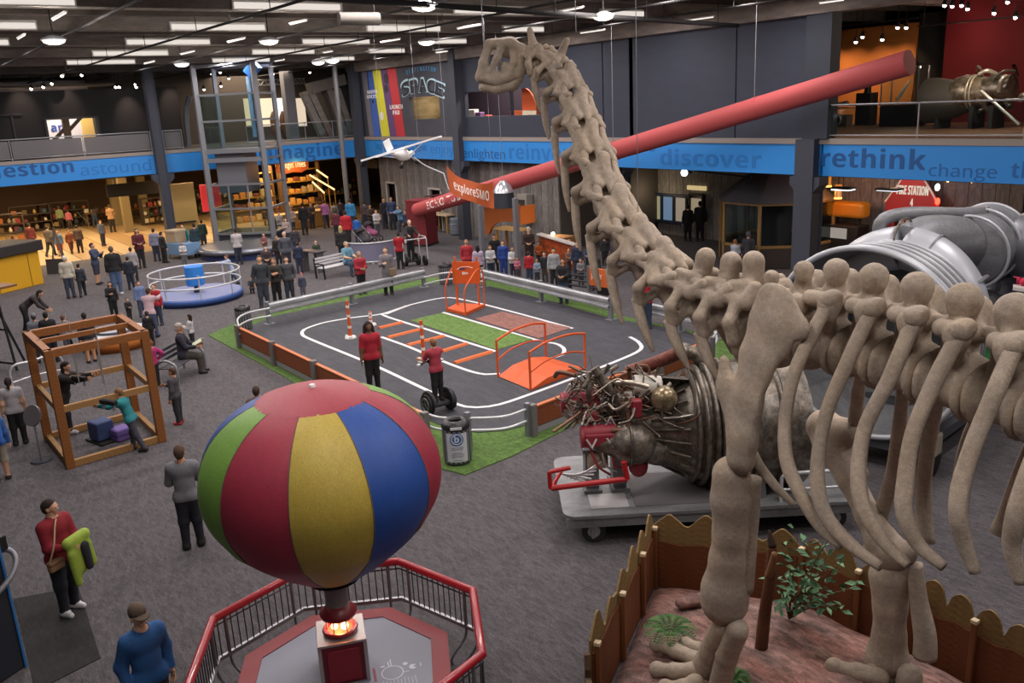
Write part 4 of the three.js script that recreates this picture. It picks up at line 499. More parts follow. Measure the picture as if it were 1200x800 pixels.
{ // narrow gate with a sign plate
  const c = [[524, 365.5], [537, 359], [568, 361], [546, 371]].map(([x, y]) => G(x, y)), o = c[0], t = thing('track_gate', 'orange metal gate with a lettered plate and loop rails at the track corner', 'gate', [o.x, 0.036, o.z]), q = c.map((p) => p.clone().sub(o));
  const g = flatY(extrude(q.map((p) => [p.x, -p.z]), 0.1)); mesh('base_plate', g, mOr, t);
  const a = q[1].clone().lerp(q[0], 0.35), b = q[2].clone().lerp(q[3], 0.1), u = b.clone().sub(a), L = u.length(), ang = -Math.atan2(u.z, u.x);
  for (const k of [0.12, 0.88]) { const p = a.clone().addScaledVector(u, k); mesh('post', rod(p, p.clone().setY(1.75), 0.035, 8), mOr, t); }
  const m = a.clone().addScaledVector(u, 0.5); mesh('plate', place(new THREE.BoxGeometry(L * 0.95, 0.75, 0.05), m.x, 1.22, m.z, 0, ang, 0), mOr, t);
  { const fr = (x, y) => V(a.x + u.x * x, y, a.z + u.z * x + 0.045); mesh('print', [pipe([fr(0.22, 1.33), fr(0.35, 1.4), fr(0.5, 1.42), fr(0.65, 1.42), fr(0.76, 1.38)], 0.012, 20, 5), ...[0, 1, 2].map((k) => beam(fr(0.4 + k * 0.07, 1.2), fr(0.45 + k * 0.07, 1.2), 0.02, 0.1 - k * 0.02))], M('#e6d6d0', 0.6), t); mesh('print', beam(fr(0.32, 1.34), fr(0.5, 1.36), 0.01, 0.05), M('#4a3a6a', 0.6), t); }
  for (const [p0, p1] of [[q[0], q[1]], [q[3], q[2]]]) mesh('loop_rail', pipe([p0.clone(), p0.clone().setY(0.8), p0.clone().lerp(p1, 0.3).setY(1.1), p0.clone().lerp(p1, 0.7).setY(1.35), p1.clone().setY(1.2), p1.clone()], 0.025, 24, 6), mOr, t);
}
// guard rails, boards and pipes around the track
const mGalv = M('#c6cad0', 0.4, 0.35, { map: concT });
function guardRail(label, A, B, nPost) { const t = thing('guard_rail', label, 'guard rail', A), d = B.clone().sub(A), L = d.length(), rot = Math.atan2(d.x, d.z);
  const prof = [[0, 0.36], [0.05, 0.4], [0.05, 0.46], [0, 0.5], [0, 0.56], [0.05, 0.6], [0.05, 0.68], [0, 0.72], [-0.012, 0.72], [0.036, 0.67], [0.036, 0.61], [-0.012, 0.57], [-0.012, 0.49], [0.036, 0.45], [0.036, 0.41], [-0.012, 0.37]].map(([x, y]) => [x * 1.5, y]);
  for (const s of [1, -1]) { const g = extrude(prof.map(([x, y]) => [s * (x + 0.06), y]), L); g.rotateY(rot); mesh('rail', g, mGalv, t); }
  for (let i = 0; i < nPost; i++) { const p = d.clone().multiplyScalar(i / (nPost - 1)); mesh('post', box(0.12, 0.78, 0.12, p.x, 0.39, p.z, 0, rot, 0), M('#8c9098', 0.5, 0.5), t); mesh('foot_plate', box(0.3, 0.02, 0.3, p.x, 0.03, p.z, 0, rot, 0), M('#8c9098', 0.5, 0.5), t); } return t; }
guardRail('galvanised guard rail on the turf behind the standing woman', G(316, 380), G(497, 337), 3);
guardRail('galvanised guard rail on the turf before the waiting crowd', G(567, 337), G(716, 375), 3);
guardRail('galvanised guard rail behind the man in the red shirt', G(757, 380), G(838, 398), 3);
const mPipe = M('#cdd0d4', 0.38, 0.35);
function bentPipes(label, pts, hs, posts) { const P = pts.map(([x, y, h]) => G(x, y, h ?? 0)), t = thing('bent_pipe_rail', label, 'railing', [P[0].x, 0, P[0].z]); const q = P.map((p) => V(p.x - P[0].x, 0, p.z - P[0].z)); for (const h of hs) mesh('pipe', pipe(q.map((p) => p.clone().setY(h)), 0.03, 30, 8), mPipe, t); for (const k of posts) mesh('post', box(0.1, 0.75, 0.1, q[k].x, 0.375, q[k].z), M('#82858c', 0.5, 0.4), t); return t; }
bentPipes('bent pipe corner rail beside the trash bin at the board end', [[280, 383, 0.7], [279, 373, 0.7], [292, 366, 0.7], [316, 361, 0.7]], [0.7, 0.45], []);
bentPipes('bent pipe corner rail by the bin behind the orange gate', [[497, 325, 0.7], [520, 320, 0.7], [547, 319, 0.7], [567, 322, 0.7]], [0.7, 0.45], []);
bentPipes('bent pipe corner rail behind the lettered bin by the balloon', [[488, 481, 0.62], [515, 489, 0.62], [548, 490, 0.62], [590, 488, 0.62], [618, 479, 0.62]], [0.62, 0.36], [2, 4]);
bentPipes('bent pipe corner rail under the skeleton neck', [[832, 399, 0.65], [840, 388, 0.65], [836, 377, 0.65], [820, 371, 0.65]], [0.65, 0.4], [0]);
const mBoard = M('#99512a', 0.65, 0, { map: woodT });
function boardRun(label, a, b, nSeg) { const A = G(a[0], a[1], 0.62), B = G(b[0], b[1], 0.62); A.y = B.y = 0; const t = thing('board_barrier', label, 'barrier', A), d = B.clone().sub(A), rot = Math.atan2(d.x, d.z), L = d.length(); for (let i = 0; i < nSeg; i++) { const p = d.clone().multiplyScalar((i + 0.5) / nSeg); mesh('board', rbox(0.06, 0.44, L / nSeg - 0.03, 0.015, p.x, 0.4, p.z, 0, rot, 0), mBoard, t); mesh('cap', box(0.1, 0.03, L / nSeg - 0.02, p.x, 0.63, p.z, 0, rot, 0), M('#c06a35', 0.5), t); mesh('kick_plate', box(0.04, 0.14, L / nSeg - 0.05, p.x, 0.1, p.z, 0, rot, 0), M('#8f8d92', 0.6), t); } for (let i = 0; i <= nSeg; i++) { const p = d.clone().multiplyScalar(i / nSeg); mesh('post', rbox(0.15, 0.72, 0.15, 0.02, p.x - 0.05 * Math.cos(rot), 0.36, p.z + 0.05 * Math.sin(rot), 0, rot, 0), M('#6d6a68', 0.6), t); } }
boardRun('long stained wooden barrier facing the balloon', [280, 384], [500, 487], 4); boardRun('stained wooden barrier facing the rocket engine cart', [622, 478], [832, 399], 3);
// bins
function bin(label, x, y, ytop, lid, round = true) { const p = G(x, y), h = heightAt(p, ytop), t = thing('trash_bin', label, 'bin', p); const r = h * 0.3; mesh('body', lathe([[0, 0], [r * 0.92, 0], [r, 0.05], [r, h * 0.85], [r * 0.95, h * 0.86], [0, h * 0.86]], 24), M('#4a4a50', 0.4, 0.4), t); for (let i = 0; i < 18; i++) { const a = i / 18 * 6.283; mesh('slat', box(r * 0.2, h * 0.74, 0.015, Math.cos(a) * r * 1.02, h * 0.45, Math.sin(a) * r * 1.02, 0, Math.PI / 2 - a, 0), M('#8a8c92', 0.35, 0.6), t); } mesh('lid', lathe([[r * 1.05, h * 0.84], [r * 1.07, h * 0.9], [r * 0.85, h], [r * 0.5, h * 1.0], [r * 0.45, h * 0.93]], 24), M('#26262b', 0.35, 0.3), t); return [t, p, h, r]; }
bin('slatted steel bin behind the bent rail by the board end', 287, 386, 358); bin('slatted steel bin behind the orange gate corner', 523, 333, 308);
{ const [t, p, h, r] = bin('slatted steel bin with a white lettered panel by the balloon', 537, 541, 491); const a = Math.atan2(-p.x, -p.z); const pn = place(new THREE.CylinderGeometry(r * 1.06, r * 1.06, h * 0.66, 20, 1, true, -0.75, 1.5), 0, h * 0.45, 0, 0, a, 0); mesh('panel', pn, M('#c9ccd2', 0.5, 0, { side: THREE.DoubleSide }), t); const f = (g) => place(g.translate(0, 0, r * 1.07), 0, 0, 0, 0, a, 0); mesh('emblem', f(new THREE.CircleGeometry(0.13, 28).translate(0, h * 0.65, 0.002)), M('#4a6f9e', 0.5), t); mesh('emblem_letter', [f(torus(0.1, 0.008, 0, h * 0.65, 0.004, 0, 0, 0, 24, 5)), f(words('b', 0.13, 0.006).translate(-0.045, h * 0.65 - 0.06, 0.003))], M('#cfd6e0', 0.5), t); mesh('print', [0.46, 0.42, 0.34, 0.3, 0.26, 0.17].map((k, i) => f(box(0.26 - (i % 3) * 0.04, 0.012, 0.004, 0, h * k, 0))), M('#8f97a4', 0.6), t); mesh('lid_print', f(box(0.22, 0.05, 0.01, 0, h * 0.9, 0.01)), M('#d5d7da', 0.5), t); }
// round water table with a ring rail
{ const c = G(232, 350), t = thing('ring_rail_exhibit', 'round blue platform with a steel ring rail and blue drum', 'exhibit', c), R = 1.7; mesh('platform', lathe([[0, 0], [R, 0], [R, 0.22], [R - 0.05, 0.26], [0, 0.26]], 48), M('#3f5fa3', 0.5), t); mesh('platform_top', cyl(R - 0.06, R - 0.06, 0.02, 48, 0, 0.265, 0), M('#7d86ad', 0.5), t); for (const h of [1.08, 0.68]) mesh('ring_rail', torus(R * 0.98, 0.032, 0, h, 0, Math.PI / 2, 0, 0, 64, 8), mPipe, t); for (let i = 0; i < 8; i++) { const a = i / 8 * 6.283 + 0.2; mesh('post', rod([Math.cos(a) * R * 0.98, 0.26, Math.sin(a) * R * 0.98], [Math.cos(a) * R * 0.98, 1.08, Math.sin(a) * R * 0.98], 0.025, 8), mPipe, t); } mesh('drum', lathe([[0, 0.55], [0.33, 0.55], [0.35, 0.6], [0.35, 1.25], [0.33, 1.3], [0, 1.3]], 28), M('#2f7fd0', 0.5), t); mesh('drum_stand', cyl(0.06, 0.12, 0.3, 12, 0, 0.41, 0), mDark, t); mesh('arm', rod([0.3, 0.95, 0], [1.65, 1.05, 0.2], 0.02, 6), mPipe, t); }
// timber cube frame with pulleys
const mTim = M('#a8682f', 0.6, 0, { map: woodT }), mTimL = M('#b98a52', 0.65, 0, { map: wood2T });
{ const c = [[83, 548], [190, 517], [160, 488], [57, 515]].map(([x, y]) => G(x, y)), o = c[0].clone().add(c[2]).multiplyScalar(0.5), t = thing('timber_cube', 'open timber cube frame with hanging pulley ropes', 'frame', o), q = c.map((p) => p.clone().sub(o)), H = heightAt(c[0], 410), w = 0.17;
  q.forEach((p) => mesh('post', rbox(w, H, w, 0.015, p.x, H / 2, p.z), mTim, t));
  for (let i = 0; i < 4; i++) { const a = q[i], b = q[(i + 1) % 4]; mesh('top_beam', beam(a.clone().setY(H - 0.08), b.clone().setY(H - 0.08), 0.14, 0.16), mTim, t); mesh('mid_beam', beam(a.clone().setY(H * 0.5), b.clone().setY(H * 0.5), 0.09, 0.13), mTimL, t); mesh('base_beam', beam(a.clone().setY(0.08), b.clone().setY(0.08), 0.1, 0.14), mTimL, t); }
  const ctr = V(0, H - 0.1, 0); mesh('pulley_beam', beam(q[0].clone().lerp(q[3], 0.5).setY(H - 0.05), q[1].clone().lerp(q[2], 0.5).setY(H - 0.05), 0.08, 0.1), mTim, t);
  for (const [k, z] of [[0.35, 0.15], [0.55, -0.1], [0.6, 0.1]]) { const p = q[0].clone().lerp(q[1], k).lerp(q[3].clone().lerp(q[2], k), 0.4 + z); mesh('rope', rod(p.clone().setY(H * 0.55), p.clone().setY(H - 0.08), 0.012, 5), M('#8c8a86', 0.8), t); mesh('pulley', torus(0.06, 0.02, p.x, H - 0.22, p.z), mBlack, t); }
  const b1 = G(121, 516), t2 = thing('weight_box', 'dark blue padded weight box on a black tray under the timber frame', 'box', b1, 0.3); mesh('tray', rbox(0.7, 0.05, 0.45, 0.02, 0, 0.025, 0), mBlack, t2); mesh('block', rbox(0.4, 0.42, 0.4, 0.04, 0, 0.27, 0), M('#33436f', 0.7), t2); const b2 = G(143, 514), t3 = thing('weight_box', 'purple padded weight box beside the boy in teal', 'box', b2, 0.3); mesh('block', rbox(0.38, 0.28, 0.38, 0.05, 0, 0.14, 0), M('#6f5aa0', 0.7), t3); mesh('strap', box(0.39, 0.06, 0.385, 0, 0.14, 0), M('#54437c', 0.7), t3);
  for (const [x, y, h, l] of [[93, 443, 1.35, 'dark pulley grip hanging over the timber cube rail'], [127, 471, 1.35, 'black camera-like pulley grip held before the boy in teal']]) { const p = G(x, y, h), t4 = thing('pulley_grip', l, 'grip', p, 0.5); mesh('bar', rbox(0.42, 0.1, 0.12, 0.03, 0, 0, 0), mBlack, t4); mesh('handle', [rod([-0.15, -0.02, 0], [-0.15, -0.16, 0.02], 0.025, 8), rod([0.15, -0.02, 0], [0.15, -0.16, 0.02], 0.025, 8)], mSteel, t4); mesh('cord', rod([0, 0.05, 0], [0, 1.55, 0], 0.008, 5), M('#8c8a86', 0.8), t4); } }
// small furniture of the hall
{ const p = G(138, 405), t = thing('round_low_table', 'low round white-topped table with an orange rim', 'table', p); mesh('rim', lathe([[0.2, 0], [0.98, 0], [1.05, 0.3], [0.95, 0.42], [0.2, 0.42]], 40), M('#cf7b33', 0.6), t); mesh('top', cyl(1.0, 0.98, 0.06, 40, 0, 0.45, 0), M('#cfd0d6', 0.5), t); mesh('bowl', lathe([[0.1, 0.48], [0.5, 0.49], [0.62, 0.56], [0.6, 0.57], [0.48, 0.51], [0.1, 0.5]], 30), M('#9aa0ac', 0.4), t); }
function bench(label, p, turn, L, mSeat, arch) { const t = thing('bench', label, 'bench', p, turn); for (let i = 0; i < 4; i++) mesh('slat', rbox(L, 0.035, 0.1, 0.012, 0, 0.44, -0.18 + i * 0.12), mSeat, t); for (let i = 0; i < 3; i++) mesh('back_slat', rbox(L, 0.09, 0.03, 0.012, 0, 0.56 + i * 0.12, -0.28 - i * 0.03), mSeat, t); for (const s of [-1, 1]) { mesh('end_frame', arch ? [pipe([[s * L / 2, 0, 0.3], [s * L / 2, 0.5, 0.28], [s * L / 2, 0.66, 0], [s * L / 2, 0.55, -0.3], [s * L / 2, 0, -0.34]], 0.035, 20, 8)] : [beam([s * L / 2, 0, 0.25], [s * L / 2, 0.44, 0.2], 0.05, 0.06), beam([s * L / 2, 0, -0.3], [s * L / 2, 0.85, -0.35], 0.05, 0.06), beam([s * L / 2, 0.62, -0.3], [s * L / 2, 0.62, 0.22], 0.05, 0.04), beam([s * L / 2, 0.62, 0.22], [s * L / 2, 0.4, 0.22], 0.05, 0.04)], M(arch ? '#9b9da3' : '#2b2b30', 0.4, 0.5), t); } return t; }
const faceCam = (p, deg = 0) => { const c = V(-p.x, 0, -p.z).normalize(), a = deg * Math.PI / 180; const d = c.multiplyScalar(Math.cos(a)).addScaledVector(V(-p.z, 0, p.x).normalize(), Math.sin(a)); return Math.atan2(d.x, d.z); };
{ const p = G(214, 441); bench('dark bench with a bent steel arch under the man reading', p, faceCam(p, 60), 1.5, M('#45454c', 0.5), true); const p2 = G(397, 322); bench('pale grey bench beside the man in the blue shirt', p2, faceCam(p2, 40), 1.9, M('#c4c4c8', 0.5), false); }
{ const p = G(216, 302), t = thing('cloth_table', 'small table under a shiny blue cloth with a cardboard box', 'table', p, 0.4); mesh('tabletop', box(1.5, 0.04, 0.8, 0, 0.74, 0), mWhite, t); for (const a of [-1, 1]) for (const b of [-1, 1]) mesh('leg', rod([a * 0.65, 0, b * 0.33], [a * 0.65, 0.73, b * 0.33], 0.02, 6), mSteel, t); const tc = tag(mesh('tablecloth', [rbox(1.56, 0.02, 0.86, 0.01, p.x, 0.775, p.z, 0, 0.4), ...[1, -1].map((s) => place(new THREE.BoxGeometry(1.56, 0.55, 0.02), p.x + Math.sin(0.4) * s * 0.43, 0.5, p.z + Math.cos(0.4) * s * 0.43, 0, 0.4, 0)), ...[1, -1].map((s) => place(new THREE.BoxGeometry(0.02, 0.55, 0.86), p.x + Math.cos(0.4) * s * 0.78, 0.5, p.z - Math.sin(0.4) * s * 0.78, 0, 0.4, 0))], M('#7fa6cf', 0.45, 0, { map: fabricT })), 'pale blue shiny cloth over the small table by the elevator', 'tablecloth'); const b = thing('cardboard_box', 'large tan cardboard box on the blue cloth table', 'box', [p.x - 0.4, 0.79, p.z + 0.15], 0.4); mesh('carton', rbox(0.75, 0.55, 0.65, 0.02, 0, 0.275, 0), M('#a38f74', 0.8), b); mesh('lid', rbox(0.8, 0.12, 0.7, 0.02, 0, 0.56, 0), M('#b3a084', 0.8), b); }
{ const p = G(437, 306), t = thing('curved_screen', 'curved grey-violet screen panel on steel hoops by the red-shirted guide', 'screen', p, faceCam(p)); const g = new THREE.CylinderGeometry(1.25, 1.25, 0.8, 24, 1, true, -0.9, 1.8); for (const a of [-0.8, 0, 0.8]) mesh('foot', cyl(0.03, 0.04, 0.12, 8, Math.sin(a) * 1.25, 0.06, Math.cos(a) * 1.25 - 0.5), mPipe, t); mesh('panel', g.translate(0, 0.5, -0.5), M('#77768f', 0.6, 0, { side: THREE.DoubleSide }), t); mesh('hoop', place(new THREE.TorusGeometry(1.27, 0.03, 8, 24, 1.9), 0, 0.95, -0.5, Math.PI / 2, 0, 0.62), mPipe, t); mesh('hoop', place(new THREE.TorusGeometry(1.27, 0.03, 8, 24, 1.9), 0, 0.1, -0.5, Math.PI / 2, 0, 0.62), mPipe, t); }
{ const p = G(368, 318), t = thing('steel_table', 'narrow dark steel worktable near the boy in the bright vest', 'table', p, 0.3); mesh('tabletop', box(1.3, 0.05, 0.5, 0, 0.9, 0), M('#4a4a50', 0.4, 0.4), t); for (const s of [-1, 1]) mesh('leg', rbox(0.1, 0.88, 0.35, 0.02, s * 0.5, 0.44, 0), M('#6a6a70', 0.5, 0.3), t); }
{ const p = G(496, 284), t = thing('echo_tube_box', 'dark red plywood cabinet at the foot of the long red tube', 'cabinet', [-37.9, 0, -21.9], 0.5); mesh('carcass', rbox(1.1, 2.25, 1.1, 0.03, 0, 1.125, 0), M('#6d1d24', 0.6), t); mesh('edge', [box(1.14, 0.06, 1.14, 0, 2.25, 0)], M('#7d272c', 0.6), t); mesh('kick', box(1.12, 0.1, 1.12, 0, 0.05, 0), mBlack, t);
  const A = V(-37.3, 1.85, -21.35), B = atD(1066, 73, 23), tt = thing('echo_tube', 'very long red tube slanting across the hall', 'tube', A), d = B.clone().sub(A), L = d.length(), u = d.clone().normalize();
  mesh('tube', rod([0, 0, 0], d, 0.335, 36), M('#ad494b', 0.75), tt);
  for (const k of [0.28, 0.55, 0.8]) { mesh('coupling', rod(d.clone().multiplyScalar(k), d.clone().multiplyScalar(k).addScaledVector(u, 0.22), 0.345, 28), M('#ad494b', 0.75), tt); mesh('hanger_wire', rod(d.clone().multiplyScalar(k).add(V(0, 0.3, 0)), d.clone().multiplyScalar(k).setY(DECK - A.y - 0.2), 0.01, 5), mSteel, tt); }
  const side = V(-B.x, 0, -B.z).normalize(), nrm = side.clone().addScaledVector(u, -side.dot(u)).normalize(), upv = nrm.clone().cross(u), g = words('ECHO TUBE', 0.36, 0.02, BOLD, 3.2); { // wrap the letters round the tube
    const p = g.attributes.position; for (let i = 0; i < p.count; i++) { const an = (p.getY(i) - 0.12) / 0.34, r = 0.337 + p.getZ(i) * 0.3, w = u.clone().multiplyScalar(p.getX(i) + 1.3).addScaledVector(nrm, Math.cos(an) * r).addScaledVector(upv, Math.sin(an) * r); p.setXYZ(i, w.x, w.y, w.z); } g.deleteAttribute('normal'); g.computeVertexNormals(); } mesh('lettering', g, M('#e9dcd8', 0.5), tt); }
{ // model aeroplane towing a banner
  const D = 27, q = (x, y, d = D) => atD(x, y, d), c = q(476, 183), t = thing('model_aeroplane', 'white high-wing model aeroplane hanging in mid-air', 'aeroplane', c), s = (x, y, d = D) => q(x, y, d).sub(c);
  const w0 = s(425, 188, 27.4), w1 = s(516, 160, 26.6), wd = w1.clone().sub(w0), mid = w0.clone().add(w1).multiplyScalar(0.5), fw = V(wd.z, 0, -wd.x).normalize(); const toward = fw.clone().multiplyScalar(fw.dot(V(-c.x, 0, -c.z)) > 0 ? 1 : -1);
  const wing = new THREE.BoxGeometry(wd.length(), 0.05, 0.44); { const p = wing.attributes.position; for (let i = 0; i < p.count; i++) if (Math.abs(p.getX(i)) > 1) p.setZ(i, p.getZ(i) * 0.7); } const X = wd.clone().normalize(), Z = toward.clone(), Y = Z.clone().cross(X).normalize(); const basis = (o) => new THREE.Matrix4().makeBasis(X, Y, Z.clone()).setPosition(o); wing.applyMatrix4(basis(mid)); const mP = M('#eceef0', 0.4);
  mesh('wing', wing, mP, t); const fz = (x, y, z) => mid.clone().addScaledVector(X, x).addScaledVector(Y, y).addScaledVector(Z, z);
  mesh('fuselage', taper([fz(0, -0.2, -0.75), fz(0, -0.22, -0.4), fz(0, -0.2, 0), fz(0, -0.14, 0.5), fz(0, -0.1, 0.95)], [0.06, 0.16, 0.18, 0.1, 0.04], 20, 12), mP, t); mesh('nose', ball(0.09, ...fz(0, -0.2, -0.8).toArray(), 12), M('#c9ccd0', 0.4), t); mesh('tailplane', beam(fz(-0.45, -0.07, 0.95), fz(0.45, -0.07, 0.95), 0.22, 0.03), mP, t); mesh('fin', beam(fz(0, 0, 0.9), fz(0, 0.32, 1.0), 0.03, 0.24), mP, t); mesh('window', [ball(0.15, ...fz(0, -0.1, -0.3).toArray(), 12, 0.6)], M('#2a2c34', 0.2), t); for (const k of [-1, 1]) { mesh('gear_leg', rod(fz(k * 0.1, -0.3, -0.3), fz(k * 0.28, -0.5, -0.3), 0.015, 6), mSteel, t); mesh('wheel', ball(0.07, ...fz(k * 0.28, -0.52, -0.3).toArray(), 10), mBlack, t); mesh('wing_strut', rod(fz(k * 0.12, -0.28, -0.1), fz(k * 0.7, -0.04, -0.05), 0.015, 6), mP, t); } mesh('propeller', beam(fz(-0.3, -0.2, -0.88), fz(0.3, -0.2, -0.88), 0.05, 0.015), M('#3a3a3e', 0.5), t); for (const k of [-1, 1]) mesh('hanging_wire', rod(fz(k * 0.6, 0, 0), V(fz(k * 0.6, 0, 0).x, DECK - c.y - 0.3, fz(k * 0.6, 0, 0).z), 0.006, 4), mSteel, t);
  const tw = tag(mesh('tow_rope', [pipe([q(485, 184, 26.9), q(497, 193, 27), q(510, 199, 27), q(520, 203, 27)], 0.018, 20, 6), pipe([q(520, 203, 27), q(522, 210, 27), q(526, 222, 27)], 0.015, 8, 6)], M('#cfd0d4', 0.6)), 'pale tow rope between the model aeroplane and the banner', 'rope');
  // banner: grid surface with waves
  const U = 22, W = 8, pos = [], idx = [], TL = [523, 194], BL = [527, 225], TR = [578, 212], BR = [579, 244], pt = (u, v, o = 0) => { const sag = Math.sin(Math.PI * u) * 10 * (1 - 0.5 * v) + Math.sin(u * 9) * 1.5, x = (TL[0] + (TR[0] - TL[0]) * u) * (1 - v) + (BL[0] + (BR[0] - BL[0]) * u) * v, y = (TL[1] + (TR[1] - TL[1]) * u) * (1 - v) + (BL[1] + (BR[1] - BL[1]) * u) * v + sag * (1 - v * 0.5); return q(x, y, 27 + Math.sin(u * 7 + v * 1.2) * 0.16 - o); };
  for (let i = 0; i <= U; i++) for (let j = 0; j <= W; j++) { const p = pt(i / U, j / W); pos.push(p.x, p.y, p.z); } for (let i = 0; i < U; i++) for (let j = 0; j < W; j++) { const a = i * (W + 1) + j; idx.push(a, a + 1, a + W + 1, a + 1, a + W + 2, a + W + 1); } const bg = new THREE.BufferGeometry(); bg.setAttribute('position', new THREE.Float32BufferAttribute(pos, 3)); bg.setIndex(idx); bg.computeVertexNormals();
  const bt = thing('towed_banner', 'wavy orange cloth banner with pale lettering behind the aeroplane', 'banner', [0, 0, 0]); for (const u of [0.02, 0.98]) { const p = pt(u, 0.02); mesh('hanging_wire', rod(p, V(p.x, DECK, p.z), 0.006, 4), mSteel, bt); } mesh('cloth', bg, M('#c8602f', 0.75, 0, { map: fabricT, side: THREE.DoubleSide }), bt);
  const lg = words('exploreSMO', 1, 0.001, BOLD, 1); { lg.computeBoundingBox(); const p = lg.attributes.position; for (let i = 0; i < p.count; i++) { const w = pt(0.12 + p.getX(i) * 0.78, 0.72 - p.getY(i) * 0.42, 0.03 + p.getZ(i)); p.setXYZ(i, w.x, w.y, w.z); } lg.deleteAttribute('normal'); lg.computeVertexNormals(); } mesh('lettering', lg, M('#ead9cf', 0.6), bt); }
{ // grey posts and the orange hood sign behind the crowd
  for (const [x, yb, yt, l] of [[567, 322, 240, 'square grey steel post under the banner end'], [608, 326, 232, 'square grey steel post beside the woman in the white hat']]) { const p = G(x, yb), h = heightAt(p, yt), t = thing('steel_post', l, 'post', p); mesh('shaft', rbox(0.18, h, 0.18, 0.01, 0, h / 2, 0), M('#74767c', 0.5, 0.3), t); mesh('base_plate', box(0.4, 0.03, 0.4, 0, 0.015, 0), M('#55575c', 0.5, 0.3), t); }
  const p = atZ(590, 262, -22.6), t = thing('orange_hood_sign', 'orange arched plywood exhibit hood on wooden legs', 'exhibit', [p.x, 0, -22.6], 0.12); const w = 1.15; mesh('panel', extrude([[-w, 1.35], [-w, 2.1], [-w * 0.7, 2.32], [0, 2.4], [w, 2.4], [w, 1.7], [w * 0.6, 1.62], [-w * 0.2, 1.55], [-w * 0.6, 1.3], [-w * 0.8, 0.95], [-w, 0.9]], 0.1, 0.01), M('#bf6424', 0.6, 0, { map: woodT }), t); mesh('panel', place(new THREE.BoxGeometry(0.08, 0.8, 0.9), w, 1.9, -0.4), M('#bf6424', 0.6), t); mesh('tabletop', box(1.7, 0.06, 0.8, 0.1, 1.2, -0.4), M('#c99f5f', 0.6), t); for (const a of [-0.6, 0.75]) for (const b of [-0.7, -0.1]) mesh('leg', box(0.1, 1.2, 0.1, a, 0.6, b), M('#c08a45', 0.6, 0, { map: woodT }), t);
  const lamp = atD(590, 226, 35), t2 = thing('hanging_bell_lamp', 'domed steel lamp hanging above the orange hood', 'lamp', lamp); mesh('dome', lathe([[0.02, 0.5], [0.1, 0.48], [0.3, 0.3], [0.4, 0.1], [0.42, 0.02]], 24), M('#b9bcc4', 0.3, 0.7), t2); mesh('skirt', cyl(0.4, 0.48, 0.6, 20, 0, -0.28, 0), M('#1e2430', 0.5), t2); mesh('cord', rod([0, 0.5, 0], [0, DECK - lamp.y, 0], 0.012, 5), mSteel, t2);
  const k = atZ(616, 245, zl + 0.3), t3 = thing('wall_cabinet', 'grey wall cabinet with a small dark window on the boarded wall', 'cabinet', [k.x, 1.3, zl + 0.32]); mesh('body', rbox(0.75, 1.2, 0.4, 0.03, 0, 0.6, 0), M('#8b8680', 0.6), t3); mesh('pane', box(0.5, 0.5, 0.02, 0, 0.7, 0.21), M('#3a3836', 0.3), t3); mesh('bracket', [box(0.1, 0.1, 0.3, -0.2, -0.05, -0.05), box(0.1, 0.1, 0.3, 0.2, -0.05, -0.05)], mDark, t3);
  const d = G(535, 275), t4 = thing('steel_drum', 'small steel drum standing before the boarded wall', 'drum', d); mesh('body', lathe([[0, 0], [0.3, 0], [0.32, 0.1], [0.3, 0.2], [0.32, 0.5], [0.3, 0.85], [0.33, 0.9], [0, 0.9]], 24), M('#9aa6b4', 0.35, 0.6), t4); mesh('hoop', [torus(0.32, 0.02, 0, 0.3, 0, Math.PI / 2), torus(0.32, 0.02, 0, 0.6, 0, Math.PI / 2)], mSteel, t4);
  const e = G(520, 272), t5 = thing('work_table', 'pale wooden worktable near the steel drum', 'table', e, 0.1); mesh('tabletop', box(1.8, 0.08, 0.8, 0, 1.0, 0), M('#c7b393', 0.6), t5); for (const a of [-0.75, 0.75]) mesh('leg_frame', [box(0.08, 1, 0.08, a, 0.5, 0.3), box(0.08, 1, 0.08, a, 0.5, -0.3), box(0.08, 0.08, 0.6, a, 0.2, 0)], M('#a2814f', 0.6), t5); mesh('canopy', extrude([[-1, 1.9], [1, 2.1], [1, 2.18], [-1, 1.98]], 0.8).translate(0, 0, -0.4), M('#5a2b33', 0.7), t5); mesh('canopy_post', [rod([-0.9, 1, 0], [-0.9, 1.95, 0], 0.03, 6), rod([0.9, 1, 0], [0.9, 2.1, 0], 0.03, 6)], mSteel, t5);
  const f = G(655, 305), t6 = thing('lit_workbench', 'small workbench with a glowing top behind the crowd', 'table', f, 0.2); mesh('tabletop', box(1.3, 0.25, 0.8, 0, 0.95, 0), M('#b5814a', 0.6, 0, { map: woodT }), t6); for (const a of [-0.55, 0.55]) for (const b of [-0.3, 0.3]) mesh('leg', box(0.08, 0.85, 0.08, a, 0.42, b), M('#3c4d6e', 0.6), t6); mesh('lamp', ball(0.08, -0.2, 1.16, 0.1, 12), glow('#fff2d8', 14), t6); point(f.x - 0.2, 1.45, f.z + 0.1, '#ffe8c4', 2.2);
  const h = G(655, 312), t7 = thing('orange_counter', 'orange slanted exhibit counter behind the waiting crowd', 'counter', h, 0.25); mesh('front', extrude([[-0.9, 0], [0.9, 0], [0.9, 0.95], [-0.9, 1.3]], 0.12, 0.01), M('#c45a22', 0.6, 0, { map: rockT }), t7); mesh('top', beam([-0.95, 1.33, 0.06], [0.95, 0.98, 0.06], 0.35, 0.05), M('#d8cfc8', 0.5), t7);
